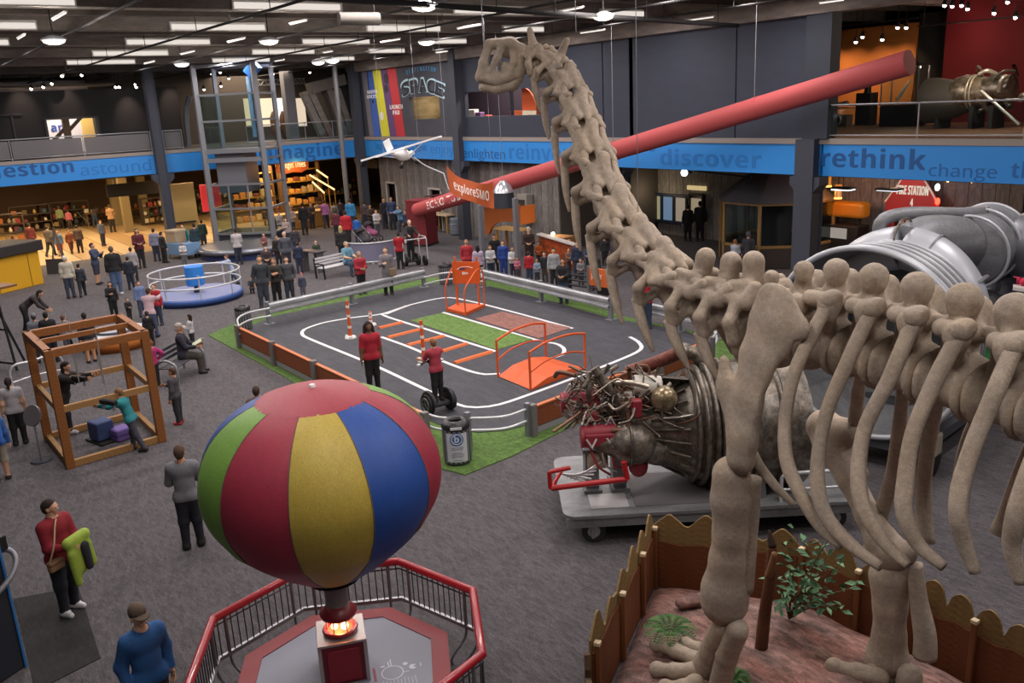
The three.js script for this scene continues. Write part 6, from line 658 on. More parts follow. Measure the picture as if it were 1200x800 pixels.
// ---------------------------------------------------------------- the big engine bell behind the skeleton
{ const A = atD(1012, 404, 15.2), B = atD(1150, 312, 18.6), d = B.clone().sub(A), Ln = d.length(); d.normalize(); const t = thing('engine_bell', 'huge grey rocket engine lying with its ribbed bell towards the skeleton', 'engine', [A.x, 0, A.z]);
  const X = d.clone(), Y0 = V(0, 1, 0), Z = X.clone().cross(Y0).normalize(), Y = Z.clone().cross(X).normalize(), Mx = new THREE.Matrix4().makeBasis(X, Y, Z).setPosition(0, A.y, 0), W = (g) => g.applyMatrix4(Mx), lx = (g) => W(place(g, 0, 0, 0, 0, 0, -Math.PI / 2)); const loc = (px, py, dep) => atD(px, py, dep).sub(V(A.x, 0, A.z)); 
  const mS = M('#8e9095', 0.5, 0.25, { map: concT }), mSl = M('#b0b4bb', 0.42, 0.25), Rr = 1.74;
  mesh('bell', lx(lathe([[Rr, 0], [Rr * 0.985, 0.3], [Rr * 0.9, 1.0], [Rr * 0.74, 1.8], [Rr * 0.52, 2.6], [Rr * 0.36, 3.1], [Rr * 0.32, 3.3]], 64)), mS, t); mesh('bell_lining', lx(lathe([[Rr * 0.97, 0.01], [Rr * 0.95, 0.3], [Rr * 0.86, 1.0], [Rr * 0.7, 1.8], [Rr * 0.48, 2.6], [0.02, 2.9]], 64)), mS, t); mesh('rim', W(place(new THREE.TorusGeometry(Rr, 0.055, 10, 72), 0, 0, 0, 0, Math.PI / 2, 0)), mSl, t);
  for (let i = 0; i < 9; i++) { const x = 0.12 + i * 0.13, r = Rr * (1.0 - 0.085 * Math.pow(x / 1.0, 1.15)); mesh('rib', W(place(new THREE.TorusGeometry(r + 0.01, 0.035, 8, 72), x, 0, 0, 0, Math.PI / 2, 0)), i % 2 ? mS : mSl, t); }
  // exhaust manifold wrapping the bell, and the duct down from the turbine
  const arcP = (a, R, x) => V(x, Math.cos(a) * R, Math.sin(a) * R).applyMatrix4(Mx), man = []; 
  for (const s of [-1, 1]) mesh('manifold', taper(Array.from({ length: 9 }, (_, i) => arcP(s * (0.05 + i * 0.28), 1.36 - 0.02 * i, 1.6 - i * 0.05)), [0.4, 0.39, 0.37, 0.33, 0.26, 0.2], 34, 16), mSl, t);
  mesh('manifold_seam', [0.35, 0.95].map((a) => { const p = arcP(a, 1.36, 1.56), q = arcP(a + 0.03, 1.36, 1.56); return rod(p, q, 0.42 - a * 0.06, 20); }), mS, t); mesh('manifold_crotch', W(place(new THREE.TorusGeometry(0.42, 0.02, 6, 30), 1.5, 1.5, 0)), mGunD, t);
  mesh('duct', taper([arcP(0, 1.36, 1.6), arcP(0.1, 1.4, 2.1), arcP(0.35, 1.25, 2.9), arcP(0.45, 1.05, 3.7)], [0.4, 0.46, 0.5, 0.5], 26, 20), mS, t); mesh('turbine_case', W(place(lathe([[0.2, 0], [0.62, 0.05], [0.68, 0.25], [0.62, 0.9], [0.7, 1.0], [0.7, 1.15], [0.55, 1.3], [0.2, 1.35]], 36), 2.9, 0.98, 0.6, 0, 0, -Math.PI / 2)), mS, t);
  mesh('clamp_ring', [2.95, 3.55, 4.05].map((x) => W(place(new THREE.TorusGeometry(0.7, 0.03, 8, 40), x, 0.98, 0.6, 0, Math.PI / 2, 0))), mSl, t);
  mesh('chamber', lx(lathe([[0.55, 3.1], [0.62, 3.3], [0.66, 3.9], [0.85, 4.0], [0.85, 4.2], [0.5, 4.5], [0.05, 4.55]], 40)), mS, t);
  mesh('pump', W(place(lathe([[0.1, -0.5], [0.5, -0.45], [0.62, -0.2], [0.62, 0.3], [0.45, 0.5], [0.1, 0.55]], 32), 4.1, 0.9, 1.35, Math.PI / 2, 0, 0)), M('#7d7f85', 0.4, 0.6), t); mesh('pump_bell', W(place(new THREE.SphereGeometry(0.52, 24, 16), 4.25, 0.95, 1.5)), M('#84868c', 0.4, 0.6), t);
  mesh('top_pipe', W(pipe([[1.7, 1.5, -0.55], [1.75, 1.8, -0.5], [2.2, 1.85, -0.2], [3.0, 1.7, 0.4], [3.6, 1.6, 0.6]], 0.12, 30, 12)), mS, t); for (let i = 0; i < 10; i++) mesh('bolt_lug', W(rbox(0.12, 0.1, 0.12, 0.02, 2.6 + i * 0.14, 1.62, 0.35 + (i % 2) * 0.2)), mS, t);
  mesh('side_pipe', pipe([loc(1140, 300, 17.4), loc(1158, 303, 17.2), loc(1162, 318, 17.1), loc(1156, 340, 17.1), loc(1152, 375, 17.1)], 0.15, 30, 14), mSl, t); mesh('side_pipe', pipe([loc(1150, 296, 17.6), loc(1170, 305, 17.4), loc(1174, 325, 17.3), loc(1172, 350, 17.3)], 0.2, 26, 14), mS, t); mesh('flange', [rod(loc(1173, 326, 17.3), loc(1173, 333, 17.3), 0.27, 24), rod(loc(1172, 342, 17.3), loc(1172, 346, 17.3), 0.28, 24), rod(loc(1157, 365, 17.1), loc(1157, 374, 17.1), 0.22, 20)], mS, t); mesh('valve_ball', [ball(0.22, ...loc(1158, 352, 17.0).toArray(), 18), ball(0.16, ...loc(1176, 358, 17.2).toArray(), 14)], mS, t);
  mesh('strut_rod', [rod(loc(1131, 268, 17.0), loc(1127, 330, 16.8), 0.09, 12), rod(loc(1131, 275, 17.0), loc(1130, 284, 17.0), 0.16, 14), rod(loc(1120, 312, 16.8), loc(1136, 308, 16.8), 0.04, 8)], mSl, t); mesh('thrust_lugs', [rbox(0.2, 0.25, 0.2, 0.04, ...loc(1100, 276, 17.2).toArray()), rbox(0.15, 0.12, 0.15, 0.03, ...loc(1106, 284, 17.1).toArray())], mGunD, t);
  for (let i = 0; i < 14; i++) { const p = V(rnd(3.4, 4.6), rnd(0.3, 1.6), rnd(-0.6, 1.6)), q = p.clone().add(V(rnd(-0.6, 0.6), rnd(-0.5, 0.3), rnd(-0.4, 0.4))); mesh('pipe', W(pipe([p, p.clone().lerp(q, 0.5).add(V(0, 0.15, 0.1)), q], rnd(0.03, 0.08), 10, 8)), i % 2 ? mS : mSl, t); }
  // its transport dolly
  const c = thing('transport_dolly', 'low dark dolly with fat wheels under the big engine', 'dolly', [A.x, 0, A.z], Math.atan2(-d.z, d.x)); mesh('frame', [box(5.4, 0.18, 0.2, 2.4, 0.5, 0.9), box(5.4, 0.18, 0.2, 2.4, 0.5, -0.9), box(0.2, 0.18, 2, 0.3, 0.5, 0), box(0.2, 0.18, 2, 4.4, 0.5, 0)], M('#54575c', 0.5, 0.3), c); mesh('saddle', [box(0.2, 0.5, 1.6, 1.2, 0.8, 0), box(0.2, 1.4, 1.4, 3.3, 1.2, 0)], M('#4a4d52', 0.5, 0.3), c); for (const x of [0.5, 4.3]) for (const z of [-1.05, 1.05]) { mesh('wheel', cyl(0.28, 0.28, 0.24, 24, x, 0.28, z, Math.PI / 2), M('#1e1e20', 0.6), c); mesh('fork', rbox(0.3, 0.4, 0.36, 0.04, x, 0.62, z), M('#b5ad98', 0.6, 0.1), c); }
  mesh('deck_plate', box(3.4, 0.04, 1.7, 2.2, 0.61, 0), M('#6d7076', 0.5, 0.3), c);
}
{ const p = atZ(1180, 350, -20.5), t = thing('play_wall', 'green and blue play wall with round openings beside the engine', 'panel', [p.x, 0, -20.5], -0.1); mesh('panel', rbox(2.6, 2.1, 0.12, 0.03, 0.6, 1.05, 0), M('#2c6a3c', 0.6), t); mesh('top_ledge', rbox(2.8, 0.12, 0.5, 0.03, 0.6, 2.15, 0), M('#c9c6c2', 0.5), t); [[-0.1, 1.4, 0.32, '#3a6ab0'], [0.55, 0.95, 0.4, '#2f62ad'], [0.7, 1.75, 0.34, '#7f9094'], [0.3, 0.5, 0.3, '#2a5aa0'], [0.85, 0.9, 0.2, '#e08a2a'], [1.3, 1.3, 0.32, '#c8502c'], [-0.3, 0.9, 0.25, '#d59a2c']].forEach(([x, y, r, c], i) => mesh('disc', cyl(r, r, 0.06, 24, x, y, 0.07 + i * 0.012, Math.PI / 2), M(c, 0.5), t)); mesh('ledge', [place(new THREE.TorusGeometry(0.55, 0.04, 8, 24, Math.PI), 0.6, 0.85, 0.2, Math.PI, 0, 0)], M('#b9b6b2', 0.5), t); for (let i = 0; i < 7; i++) tag(mesh('pom_flower', ball(0.1, p.x + 0.2 + i * 0.2, 2.3, -20.45 + (i % 2) * 0.1, 10), M('#c42a4a', 0.8)), 'small red pom-pom on the white ledge of the play wall', 'flower', 'red pom-poms on the ledge'); }
// ---------------------------------------------------------------- sauropod skeleton
const mBone = M('#bcb0a4', 0.8, 0, { map: boneT, bumpMap: boneT, bumpScale: 0.006 });
const DM = V(-5.1, 0, -7.27), DF = V(-0.966, 0, -0.26).normalize(), DN = V(-0.26, 0, 0.966).normalize();
const Dp = (px, py, lat = 0) => onPlane(px, py, DM.clone().addScaledVector(DN, lat), DN);
{ const O = V(DM.x, 0.35, DM.z), dino = thing('dinosaur_skeleton', 'huge tan long-necked dinosaur skeleton standing in the planter', 'skeleton', O); const bone = (name, g, label) => { const o = mesh(name, g.translate(-O.x, -O.y, -O.z), mBone, dino); if (label) o.userData.label = label; return o; };
  // back vertebrae with twin-knobbed spines
  const K = [[904, 322, 0.7], [942, 314, 0.85], [980, 314, 1], [1024, 322, 1.1], [1075, 334, 1.15], [1130, 349, 1.2], [1190, 364, 1.3], [1256, 382, 1.4]], N = K.length, cen = (i) => Dp(K[i][0] - 10, K[i][1] + 84 + i * 3.5, 0);
  for (let i = 0; i < N; i++) { const [kx, ky, s] = K[i], c = cen(i), a = i > 0 ? c.clone().lerp(cen(i - 1), 0.385) : c.clone().addScaledVector(DF, 0.2), b = i < N - 1 ? c.clone().lerp(cen(i + 1), 0.385) : c.clone().addScaledVector(DF, -0.22), up = V(0, 1, 0);
    const nk = Dp(kx, ky + 3, 0.14), fk = Dp(kx + 14, ky + 14, -0.16), mid = Dp(kx - 2, ky + 36, 0), tp = Dp(kx - 8, ky + 42, 0.34), tf = mid.clone().addScaledVector(DN, -0.36), r = 0.25;
    const caps = [cap(a, 0.27, a, 0.27, DF, 4), cap(b, 0.275, b, 0.275, DF, 4), cap(c.clone().addScaledVector(DF, 0.05), 0.2, c.clone().addScaledVector(DF, -0.05), 0.2), cap(c.clone().addScaledVector(up, 0.14), 0.16, mid, 0.13), cap(mid, 0.135, nk.clone().lerp(mid, 0.4), 0.085), cap(nk, 0.125 * s * 0.95, nk.clone().addScaledVector(up, -0.03), 0.12 * s * 0.9), cap(mid, 0.12, fk, 0.1), cap(fk, 0.1 * s, fk.clone().addScaledVector(up, -0.03), 0.1 * s), cap(mid, 0.1, tp, 0.085), cap(tp, 0.095, tp.clone().addScaledVector(up, -0.02), 0.095), cap(mid, 0.09, tf, 0.08), cap(c.clone().addScaledVector(up, 0.1), 0.1, tp.clone().addScaledVector(up, -0.12), 0.06), cap(mid.clone().addScaledVector(DF, 0.24), 0.07, mid.clone().addScaledVector(DF, -0.24), 0.07)];
    bone('back_vertebra', solid(caps, 0.034, 0.07)); }
  // near ribs, traced from the picture on planes beside the midline
  const ribs = [[[898, 420], [884, 455], [877, 490], [884, 534], [905, 565], [931, 592]], [[972, 352], [950, 395], [931, 437], [920, 495], [922, 540], [935, 572], [962, 618], [986, 640]], [[1022, 362], [996, 418], [968, 486], [958, 546], [960, 580], [969, 606], [997, 638], [1032, 664]], [[1072, 372], [1044, 440], [1013, 504], [1006, 555], [1009, 585], [1017, 606], [1037, 636], [1064, 662]], [[1126, 388], [1092, 454], [1069, 512], [1061, 565], [1059, 595], [1066, 620], [1078, 640], [1106, 664]], [[1190, 404], [1166, 460], [1138, 528], [1125, 575], [1123, 605], [1128, 630], [1143, 672]], [[1256, 430], [1228, 500], [1204, 560], [1190, 610], [1186, 640], [1196, 684]]];
  ribs.forEach((pts, i) => { const n = pts.length, P = pts.map(([x, y], k) => { const t = k / (n - 1); return Dp(x, y, i === 0 ? 0.4 + 0.35 * Math.sin(t * 2.4) : 0.36 + 0.62 * Math.sin(Math.min(1, t * 1.25) * 1.75) - 0.12 * t); }), h = P[0]; const r = i === 0 ? 0.05 : 0.068; const g = [taper(P, [r * 0.95, r, r * 0.95, r * 0.95, r * 1.05, r * 0.95, r * 0.62], 44, 12, 0.72)]; if (i) g.push(solid([cap(h, 0.075, h.clone().addScaledVector(DN, -0.05).add(V(0, 0.02, 0)), 0.08), cap(h, 0.07, Dp(pts[0][0] - 22, pts[0][1] - 4, 0.3), 0.075)], 0.025, 0.05)); bone('rib', join(g)); });
  // far ribs
  for (const pts of [[[1010, 430], [1004, 470], [1002, 520], [1010, 560]], [[1060, 440], [1054, 500], [1045, 560], [1030, 610], [1018, 650]], [[1100, 462], [1088, 520], [1082, 580], [1086, 636]], [[1150, 480], [1130, 540], [1122, 600]], [[1215, 510], [1196, 560], [1178, 610], [1170, 626]]]) { const n = pts.length; bone('rib', taper(pts.map(([x, y], k) => Dp(x, y, -0.4 - 0.6 * Math.sin(k / (n - 1) * 2))), [0.06, 0.075, 0.08, 0.085], 30, 12, 0.75)); }
  // near shoulder blade and fore leg
  const S = (x, y, l, r, n, s) => [Dp(x, y, l), r, n, s], seg = (p, q) => cap(p[0], p[1], q[0], q[1], p[2], p[3]);
  { const a = S(910, 372, 0.62, 0.33, DN, 4), b = S(902, 388, 0.66, 0.3, DN, 3.4), c = S(886, 425, 0.74, 0.235, DN, 2.4), d = S(876, 470, 0.84, 0.19, DN, 1.7), e = S(870, 512, 0.9, 0.165, DN, 1.3), h = S(868, 536, 0.92, 0.165, DN, 1.15), k = S(849, 424, 0.82, 0.07, DN, 1.5), m = S(852, 455, 0.86, 0.13, DN, 1.6); bone('shoulder_blade', solid([seg(a, b), seg(b, c), seg(c, d), seg(d, e), seg(e, h), seg(k, m), seg(m, e), cap(Dp(938, 384, 0.62), 0.12, Dp(900, 350, 0.62), 0.12, DN, 2.6)], 0.03, 0.09)); }
  { const p = [[857, 556, 0.19], [857, 585, 0.2], [856, 625, 0.175], [853, 655, 0.185], [850, 690, 0.24], [849, 704, 0.25]].map(([x, y, r]) => [Dp(x, y, 0.92), r]); bone('fore_leg_bone', solid(p.slice(1).map((q, i) => cap(p[i][0], p[i][1], q[0], q[1])), 0.03, 0.06)); bone('fore_leg_bone', taper([Dp(882, 560, 0.75), Dp(880, 620, 0.75), Dp(872, 690, 0.78)], [0.09, 0.07, 0.1], 20, 12)); }
  const foot = (name, anchor, lat, toes, axis) => { anchor.forEach((c) => bone('foot_bone', solid(c.map(([x, y, r], i) => i ? cap(Dp(c[i - 1][0], c[i - 1][1], lat), c[i - 1][2], Dp(x, y, lat), r) : null).filter(Boolean), 0.022, 0.04))); toes.forEach(([pts, r]) => { const P = pts.map(([x, y, h]) => G(x, y, h)); bone('toe_bone', solid(P.slice(1).map((q, i) => cap(P[i], r * (i ? 0.92 : 1), q, r * (i === P.length - 2 ? 0.85 : 1))).concat(P.map((q) => cap(q, r * 1.1, q, r * 1.1))), 0.02, 0.02)); }); };
  foot('near', [[[850, 733, 0.15], [836, 762, 0.14], [824, 785, 0.15]], [[864, 738, 0.12], [852, 768, 0.115], [844, 800, 0.12]]], 0.92, [[[[815, 772, 0.55], [792, 762, 0.5], [770, 755, 0.46]], 0.085], [[[812, 785, 0.52], [790, 786, 0.48], [770, 784, 0.44]], 0.085], [[[818, 760, 0.58], [804, 754, 0.55]], 0.075], [[[815, 800, 0.5], [800, 806, 0.45], [780, 806, 0.42]], 0.09]]);
  // far fore leg
  { const p = [[966, 500, 0.2], [978, 520, 0.22], [996, 560, 0.14], [1018, 605, 0.13], [1034, 635, 0.17], [1044, 648, 0.2]].map(([x, y, r]) => [Dp(x, y, -0.88), r]); bone('upper_arm_bone', solid(p.slice(1).map((q, i) => cap(p[i][0], p[i][1], q[0], q[1])).concat([cap(p[0][0], 0.16, Dp(995, 505, -0.88), 0.14), cap(Dp(1026, 650, -0.88), 0.13, Dp(1060, 648, -0.88), 0.13)]), 0.03, 0.07));
    const q = [[1043, 676, 0.22], [1043, 710, 0.17], [1042, 745, 0.17], [1040, 768, 0.23]].map(([x, y, r]) => [Dp(x, y, -0.88), r]); bone('fore_leg_bone', solid(q.slice(1).map((w, i) => cap(q[i][0], q[i][1], w[0], w[1])), 0.03, 0.06)); bone('fore_leg_bone', taper([Dp(1072, 660, -0.95), Dp(1076, 700, -0.95), Dp(1084, 745, -0.95), Dp(1084, 770, -0.95)], [0.08, 0.09, 0.11, 0.12], 24, 12)); }
  foot('far', [[[1038, 788, 0.17], [1030, 815, 0.16]], [[1066, 792, 0.13], [1062, 820, 0.14]]], -0.88, [[[[1030, 792, 0.55], [1005, 788, 0.5], [978, 782, 0.46]], 0.1], [[[1028, 782, 0.6], [1022, 774, 0.58]], 0.08]]);
  // neck: vertebrae along a curve, each with arch, side struts and a hanging rib spike
  const d0 = toPx(Dp(905, 360))[2], neckPx = [[896, 362, d0 + 0.0], [862, 360, d0 + 0.25], [830, 352, d0 + 0.5], [795, 338, d0 + 0.8], [762, 312, d0 + 1.15], [735, 278, d0 + 1.5], [712, 238, d0 + 1.85], [697, 196, d0 + 2.15], [684, 155, d0 + 2.4], [670, 118, d0 + 2.6], [654, 88, d0 + 2.75], [635, 70, d0 + 2.85], [616, 74, d0 + 2.95]], NP = neckPx.map(([x, y, d]) => atD(x, y, d));
  const down = V(0, -1, 0);
  for (let i = 0; i < NP.length - 1; i++) { const a = NP[i], b = NP[i + 1], ax = b.clone().sub(a), L = ax.length(); ax.normalize(); const side = ax.clone().cross(V(0, 1, 0)).normalize(); if (side.dot(V(-a.x, 0, -a.z)) < 0) side.negate(); let up = side.clone().cross(ax).normalize(); if (up.dot(V(0.3, 1, 0.1)) < 0) up.negate();
    const s = 1.62 - 0.62 * i / 11, at = (t, u, w) => a.clone().addScaledVector(ax, L * t).addScaledVector(up, u * s).addScaledVector(side, w * s), R = 0.118 * s;
    const caps = [cap(at(0.02, -0.06, 0), R * 1.1, at(0.5, -0.05, 0), R * 0.8), cap(at(0.5, -0.05, 0), R * 0.8, at(1.0, -0.04, 0), R * 0.95), cap(at(0.5, 0, 0), R * 0.6, at(0.35, 0.2, 0), R * 0.5), cap(at(0.2, 0.17, 0.1), R * 0.42, at(0.72, 0.17, 0.12), R * 0.36), cap(at(0.2, 0.17, -0.1), R * 0.42, at(0.72, 0.17, -0.12), R * 0.36), cap(at(0.1, 0.08, 0.17), R * 0.5, at(-0.15, 0.17, 0.15), R * 0.36), cap(at(0.1, 0.08, -0.17), R * 0.5, at(-0.15, 0.17, -0.15), R * 0.36), cap(at(0.9, 0.1, 0.15), R * 0.46, at(1.12, 0.15, 0.13), R * 0.36), cap(at(0.9, 0.1, -0.15), R * 0.46, at(1.12, 0.15, -0.13), R * 0.36), cap(at(0.1, 0.08, 0.17), R * 0.36, at(0.9, 0.1, 0.15), R * 0.34), cap(at(0.1, 0.08, -0.17), R * 0.36, at(0.9, 0.1, -0.15), R * 0.34), i < 3 || i > 9 ? cap(at(0.35, 0.15, 0), R * 0.55, at(i > 9 ? 0.45 : 0.3, i > 9 ? 0.42 : 0.31, 0), R * (i > 9 ? 0.35 : 0.62)) : cap(at(0.0, 0.18, 0), R * 0.3, at(0.8, 0.25, 0), R * 0.55), i < 3 || i > 9 ? cap(at(0.3, 0.1, 0), R * 0.4, at(0.5, 0.1, 0), R * 0.4) : cap(at(0.75, 0.24, 0), R * 0.5, at(0.2, 0.06, 0.24), R * 0.3),
      // loop to the rib
      cap(at(0.45, 0.09, 0.16), R * 0.36, at(0.45, -0.04, 0.27), R * 0.36), cap(at(0.45, -0.04, 0.27), R * 0.36, at(0.4, -0.16, 0.24), R * 0.42), cap(at(0.35, -0.08, 0.08), R * 0.34, at(0.4, -0.17, 0.23), R * 0.36), cap(at(0.45, 0.09, -0.16), R * 0.36, at(0.45, -0.04, -0.27), R * 0.36), cap(at(0.45, -0.04, -0.27), R * 0.36, at(0.4, -0.16, -0.24), R * 0.42)];
    const v = bone('neck_vertebra', solid(caps, i < 5 ? 0.024 : 0.02, 0.045));
    if (i > 0 && i < 11) for (const w of [1, -1]) { const spine = taper([at(0.5, -0.15, 0.25 * w), at(0.25, -0.2, 0.26 * w), at(-0.05, -0.25, 0.27 * w), at(-0.32, -0.3, 0.26 * w)].map((p, k) => p.clone().addScaledVector(down, 0.05 * k * s)), [R * 0.34, R * 0.38, R * 0.3, R * 0.12], 16, 8); spine.translate(-O.x, -O.y, -O.z); mesh('neck_rib', spine, mBone, v); } }
  // skull with openings
  { const d = d0 + 2.95, a = atD(588, 76, d), sx = atD(612, 76, d).sub(a).normalize(), sy = V(0, 1, 0), sz = sx.clone().cross(sy).normalize(); if (sz.dot(V(-a.x, 0, -a.z)) < 0) sz.negate(); const u = 25 * d / 1016, q = (x, y, z) => a.clone().addScaledVector(sx, x * u).addScaledVector(sy, y * u).addScaledVector(sz, z * u), c = (x, y, z, r, x2, y2, z2, r2) => cap(q(x, y, z), r * u * 1.3, q(x2, y2, z2), (r2 ?? r) * u * 1.3);
    const caps = []; for (const z of [-1, 1]) { const w = 0.42 * z; caps.push(c(-0.55, 0.9, w * 0.6, 0.16, 0.45, 0.95, w, 0.16), c(0.45, 0.95, w, 0.16, 0.95, 0.7, w, 0.16), c(0.95, 0.7, w, 0.16, 0.9, -0.2, w, 0.13), c(-0.55, 0.9, w * 0.6, 0.15, -0.85, 0.1, w * 0.8, 0.15), c(-0.85, 0.1, w * 0.8, 0.16, -1.0, -0.55, w * 0.7, 0.19), c(-1.0, -0.55, w * 0.7, 0.19, -0.3, -0.75, w, 0.17), c(-0.3, -0.75, w, 0.16, 0.75, -0.5, w, 0.14), c(0.75, -0.5, w, 0.13, 0.9, -0.2, w, 0.13), c(0.1, 0.9, w, 0.12, -0.2, 0.3, w, 0.12), c(-0.2, 0.3, w, 0.12, -0.55, -0.3, w * 0.9, 0.13), c(0.5, 0.85, w, 0.11, 0.55, 0.1, w, 0.11), c(0.55, 0.1, w, 0.1, 0.35, -0.55, w, 0.1), c(0.15, -0.1, w * 0.7, 0.2, 0.15, -0.15, w * 0.7, 0.2)); } caps.push(c(0.3, 0.75, 0, 0.34, 0.8, 0.55, 0, 0.34), c(-0.75, -0.35, 0.15, 0.26, -0.2, -0.55, 0.25, 0.2), c(0.3, -0.45, 0.3, 0.2, 0.8, -0.35, 0.3, 0.2), c(-0.5, 0.92, 0, 0.18, 0.5, 0.98, 0, 0.22), c(-0.95, -0.5, 0, 0.25, -0.6, -0.6, 0, 0.25), c(0.9, 0.5, 0, 0.3, 0.85, 0.1, 0, 0.28), c(-0.7, 0.5, 0, 0.12, -0.95, -0.3, 0, 0.14));
    bone('skull', solid(caps, 0.02, 0.04), 'box-shaped skull with large openings');
    const j = []; for (const z of [-1, 1]) { const w = 0.4 * z; j.push(c(-0.9, -1.0, w * 0.5, 0.15, -0.3, -1.12, w, 0.14), c(-0.3, -1.12, w, 0.14, 0.5, -0.95, w, 0.17), c(0.5, -0.95, w, 0.16, 0.85, -0.6, w, 0.13)); } j.push(c(-0.9, -1.0, -0.2, 0.17, -0.9, -1.0, 0.2, 0.17)); bone('lower_jaw', solid(j, 0.02, 0.04)); const teeth = []; for (let k = 0; k < 8; k++) for (const z of [-1, 1]) { const x = -0.98 + k * 0.13, w = z * (0.3 + 0.1 * Math.min(1, k / 3)); teeth.push(rod(q(x, -0.66, w), q(x, -0.9, w * 0.95), 0.045 * u, 6, 0.02 * u)); } bone('teeth', join(teeth)); }
  // suspension wires
  for (const [px, py, d] of [[567, 58, d0 + 3], [675, 38, d0 + 2.6], [748, 290, d0 + 1.4]]) { const p = atD(px, py, d); const w = rod(p, V(p.x, DECK - 0.1, p.z), 0.006, 4).translate(-O.x, -O.y, -O.z); mesh('hanging_wire', w, mSteel, dino); }
}
// ---------------------------------------------------------------- planter: rock mound, scalloped fence, plants
{ const fenceTop = 0.98, A = G(690, 752, fenceTop), B = G(764, 612, fenceTop), Cc = G(940, 636, fenceTop), Dd = G(1080, 690, fenceTop), E2 = G(1215, 752, fenceTop), F = V(-3.6, 0, -4.6); [A, B, Cc, Dd, E2].forEach((p) => { p.y = 0; });
  const t = thing('planter_fence', 'scalloped brown cut-out fence around the skeleton planter', 'fence', B); const mTan = M('#a0824f', 0.7, 0, { map: woodT }), mRust = M('#854b26', 0.65, 0, { map: woodT }), mStake = M('#b98f5c', 0.6);
  const panel = (p, q, seed2) => { const d = q.clone().sub(p), L = d.length(), rot = Math.atan2(-d.z, d.x), pts = [[0, 0], [L, 0]], n = Math.max(2, Math.round(L / 0.46)); for (let i = n; i >= 0; i--) { const x = L * i / n, h = fenceTop + (hash2(i, seed2, 3) - 0.5) * 0.14; if (i < n) { const xm = L * (i + 0.5) / n; pts.push([Math.min(L, xm + 0.1), h + 0.1], [xm, h + 0.16], [xm - 0.1, h + 0.09]); } pts.push([x, h - 0.05]); } const s = new THREE.Shape(pts.slice(0, 3).map(([x, y]) => new THREE.Vector2(x, y))); s.splineThru(pts.slice(3).map(([x, y]) => new THREE.Vector2(x, y)));
    const o = p.clone().sub(B), g = extrude(s, 0.025); mesh('panel', place(g, o.x, 0, o.z, 0, rot, 0), mTan, t); const inward = V(0, 0, 1).applyAxisAngle(V(0, 1, 0), rot), mid = p.clone().lerp(q, 0.5), toC = DM.clone().setY(0).sub(mid.clone().setY(0)); if (inward.dot(toC) < 0) inward.negate(); const off = o.clone().addScaledVector(inward, 0.03);
    const lowTop = 0.72 + 0.1 * hash2(seed2, 2, 1), g2 = extrude([[0, 0], [L, 0], [L, lowTop], [L * 0.7, lowTop + 0.03], [L * 0.4, lowTop - 0.02], [0, lowTop + 0.02]], 0.02); mesh('painted_panel', place(g2, off.x, 0, off.z, 0, rot, 0), mRust, t);
    for (const k of L > 1.2 ? [0.04, 0.5] : [0.06]) { const s2 = o.clone().add(d.clone().multiplyScalar(k)).addScaledVector(inward, 0.08); const sk = mesh('stake', rbox(0.06, 0.92, 0.06, 0.01, s2.x, 0.46, s2.z, 0, rot, 0), M('#7a4a26', 0.7), t); mesh('stake_cap', rbox(0.075, 0.05, 0.075, 0.01, s2.x, 0.94, s2.z, 0, rot, 0), M('#d8c3a0', 0.6), sk); } };
  const run = [A, A.clone().lerp(B, 0.36), A.clone().lerp(B, 0.7), B, B.clone().lerp(Cc, 0.5), Cc, Cc.clone().lerp(Dd, 0.5), Dd, Dd.clone().lerp(E2, 0.5), E2]; for (let i = 0; i < run.length - 1; i++) panel(run[i], run[i + 1], i + 1);
  // near corner: dark bark-like boards
  const nb = thing('bark_board_fence', 'dark bark-textured boards at the planter corner facing the balloon', 'fence', A); const u = V(0.62, 0, 0.5).normalize(); for (let i = 0; i < 6; i++) { const p = u.clone().multiplyScalar(0.16 + i * 0.24), h = 0.95 - (i % 2) * 0.15; mesh('board', [place(extrude([[-0.12, 0], [0.12, 0], [0.12, h - 0.12], [0.04, h], [-0.05, h - 0.03], [-0.12, h - 0.1]], 0.05, 0.008), p.x, 0, p.z, 0, Math.atan2(-u.z, u.x), 0)], M(['#5a4028', '#4a3420', '#644a2e'][i % 3], 0.85, 0, { map: boardT }), nb); }
  // rock mound as a height field over the planter's floor
  const poly = [A, B, Cc, Dd, E2, V(-1.2, 0, -8.2), V(-2.2, 0, -4.6), V(-5.2, 0, -4.4)], ctr = V(-4.9, 0, -7.0), pos = [], idx = [], NA = 72, NR = 18; const edge = (a) => { const dx = Math.cos(a), dz = Math.sin(a); let best = 5; for (let i = 0; i < poly.length; i++) { const p = poly[i], q = poly[(i + 1) % poly.length], ex = q.x - p.x, ez = q.z - p.z, den = dx * ez - dz * ex; if (Math.abs(den) < 1e-6) continue; const s = ((p.x - ctr.x) * ez - (p.z - ctr.z) * ex) / den, k = ((p.x - ctr.x) * dz - (p.z - ctr.z) * dx) / den; if (s > 0 && k >= 0 && k <= 1) best = Math.min(best, s); } return best - 0.1; };
  const hgt = (x, z, f) => { const n = (k, s) => vnoise(x * k + 40, z * k + 40, 1000, s) - 0.5; return (0.42 + 0.16 * n(0.9, 1) + 0.1 * n(2.3, 2) + 0.035 * n(7, 3)) * Math.pow(Math.max(0, 1 - Math.pow(f, 5)), 0.7) + 0.02; };
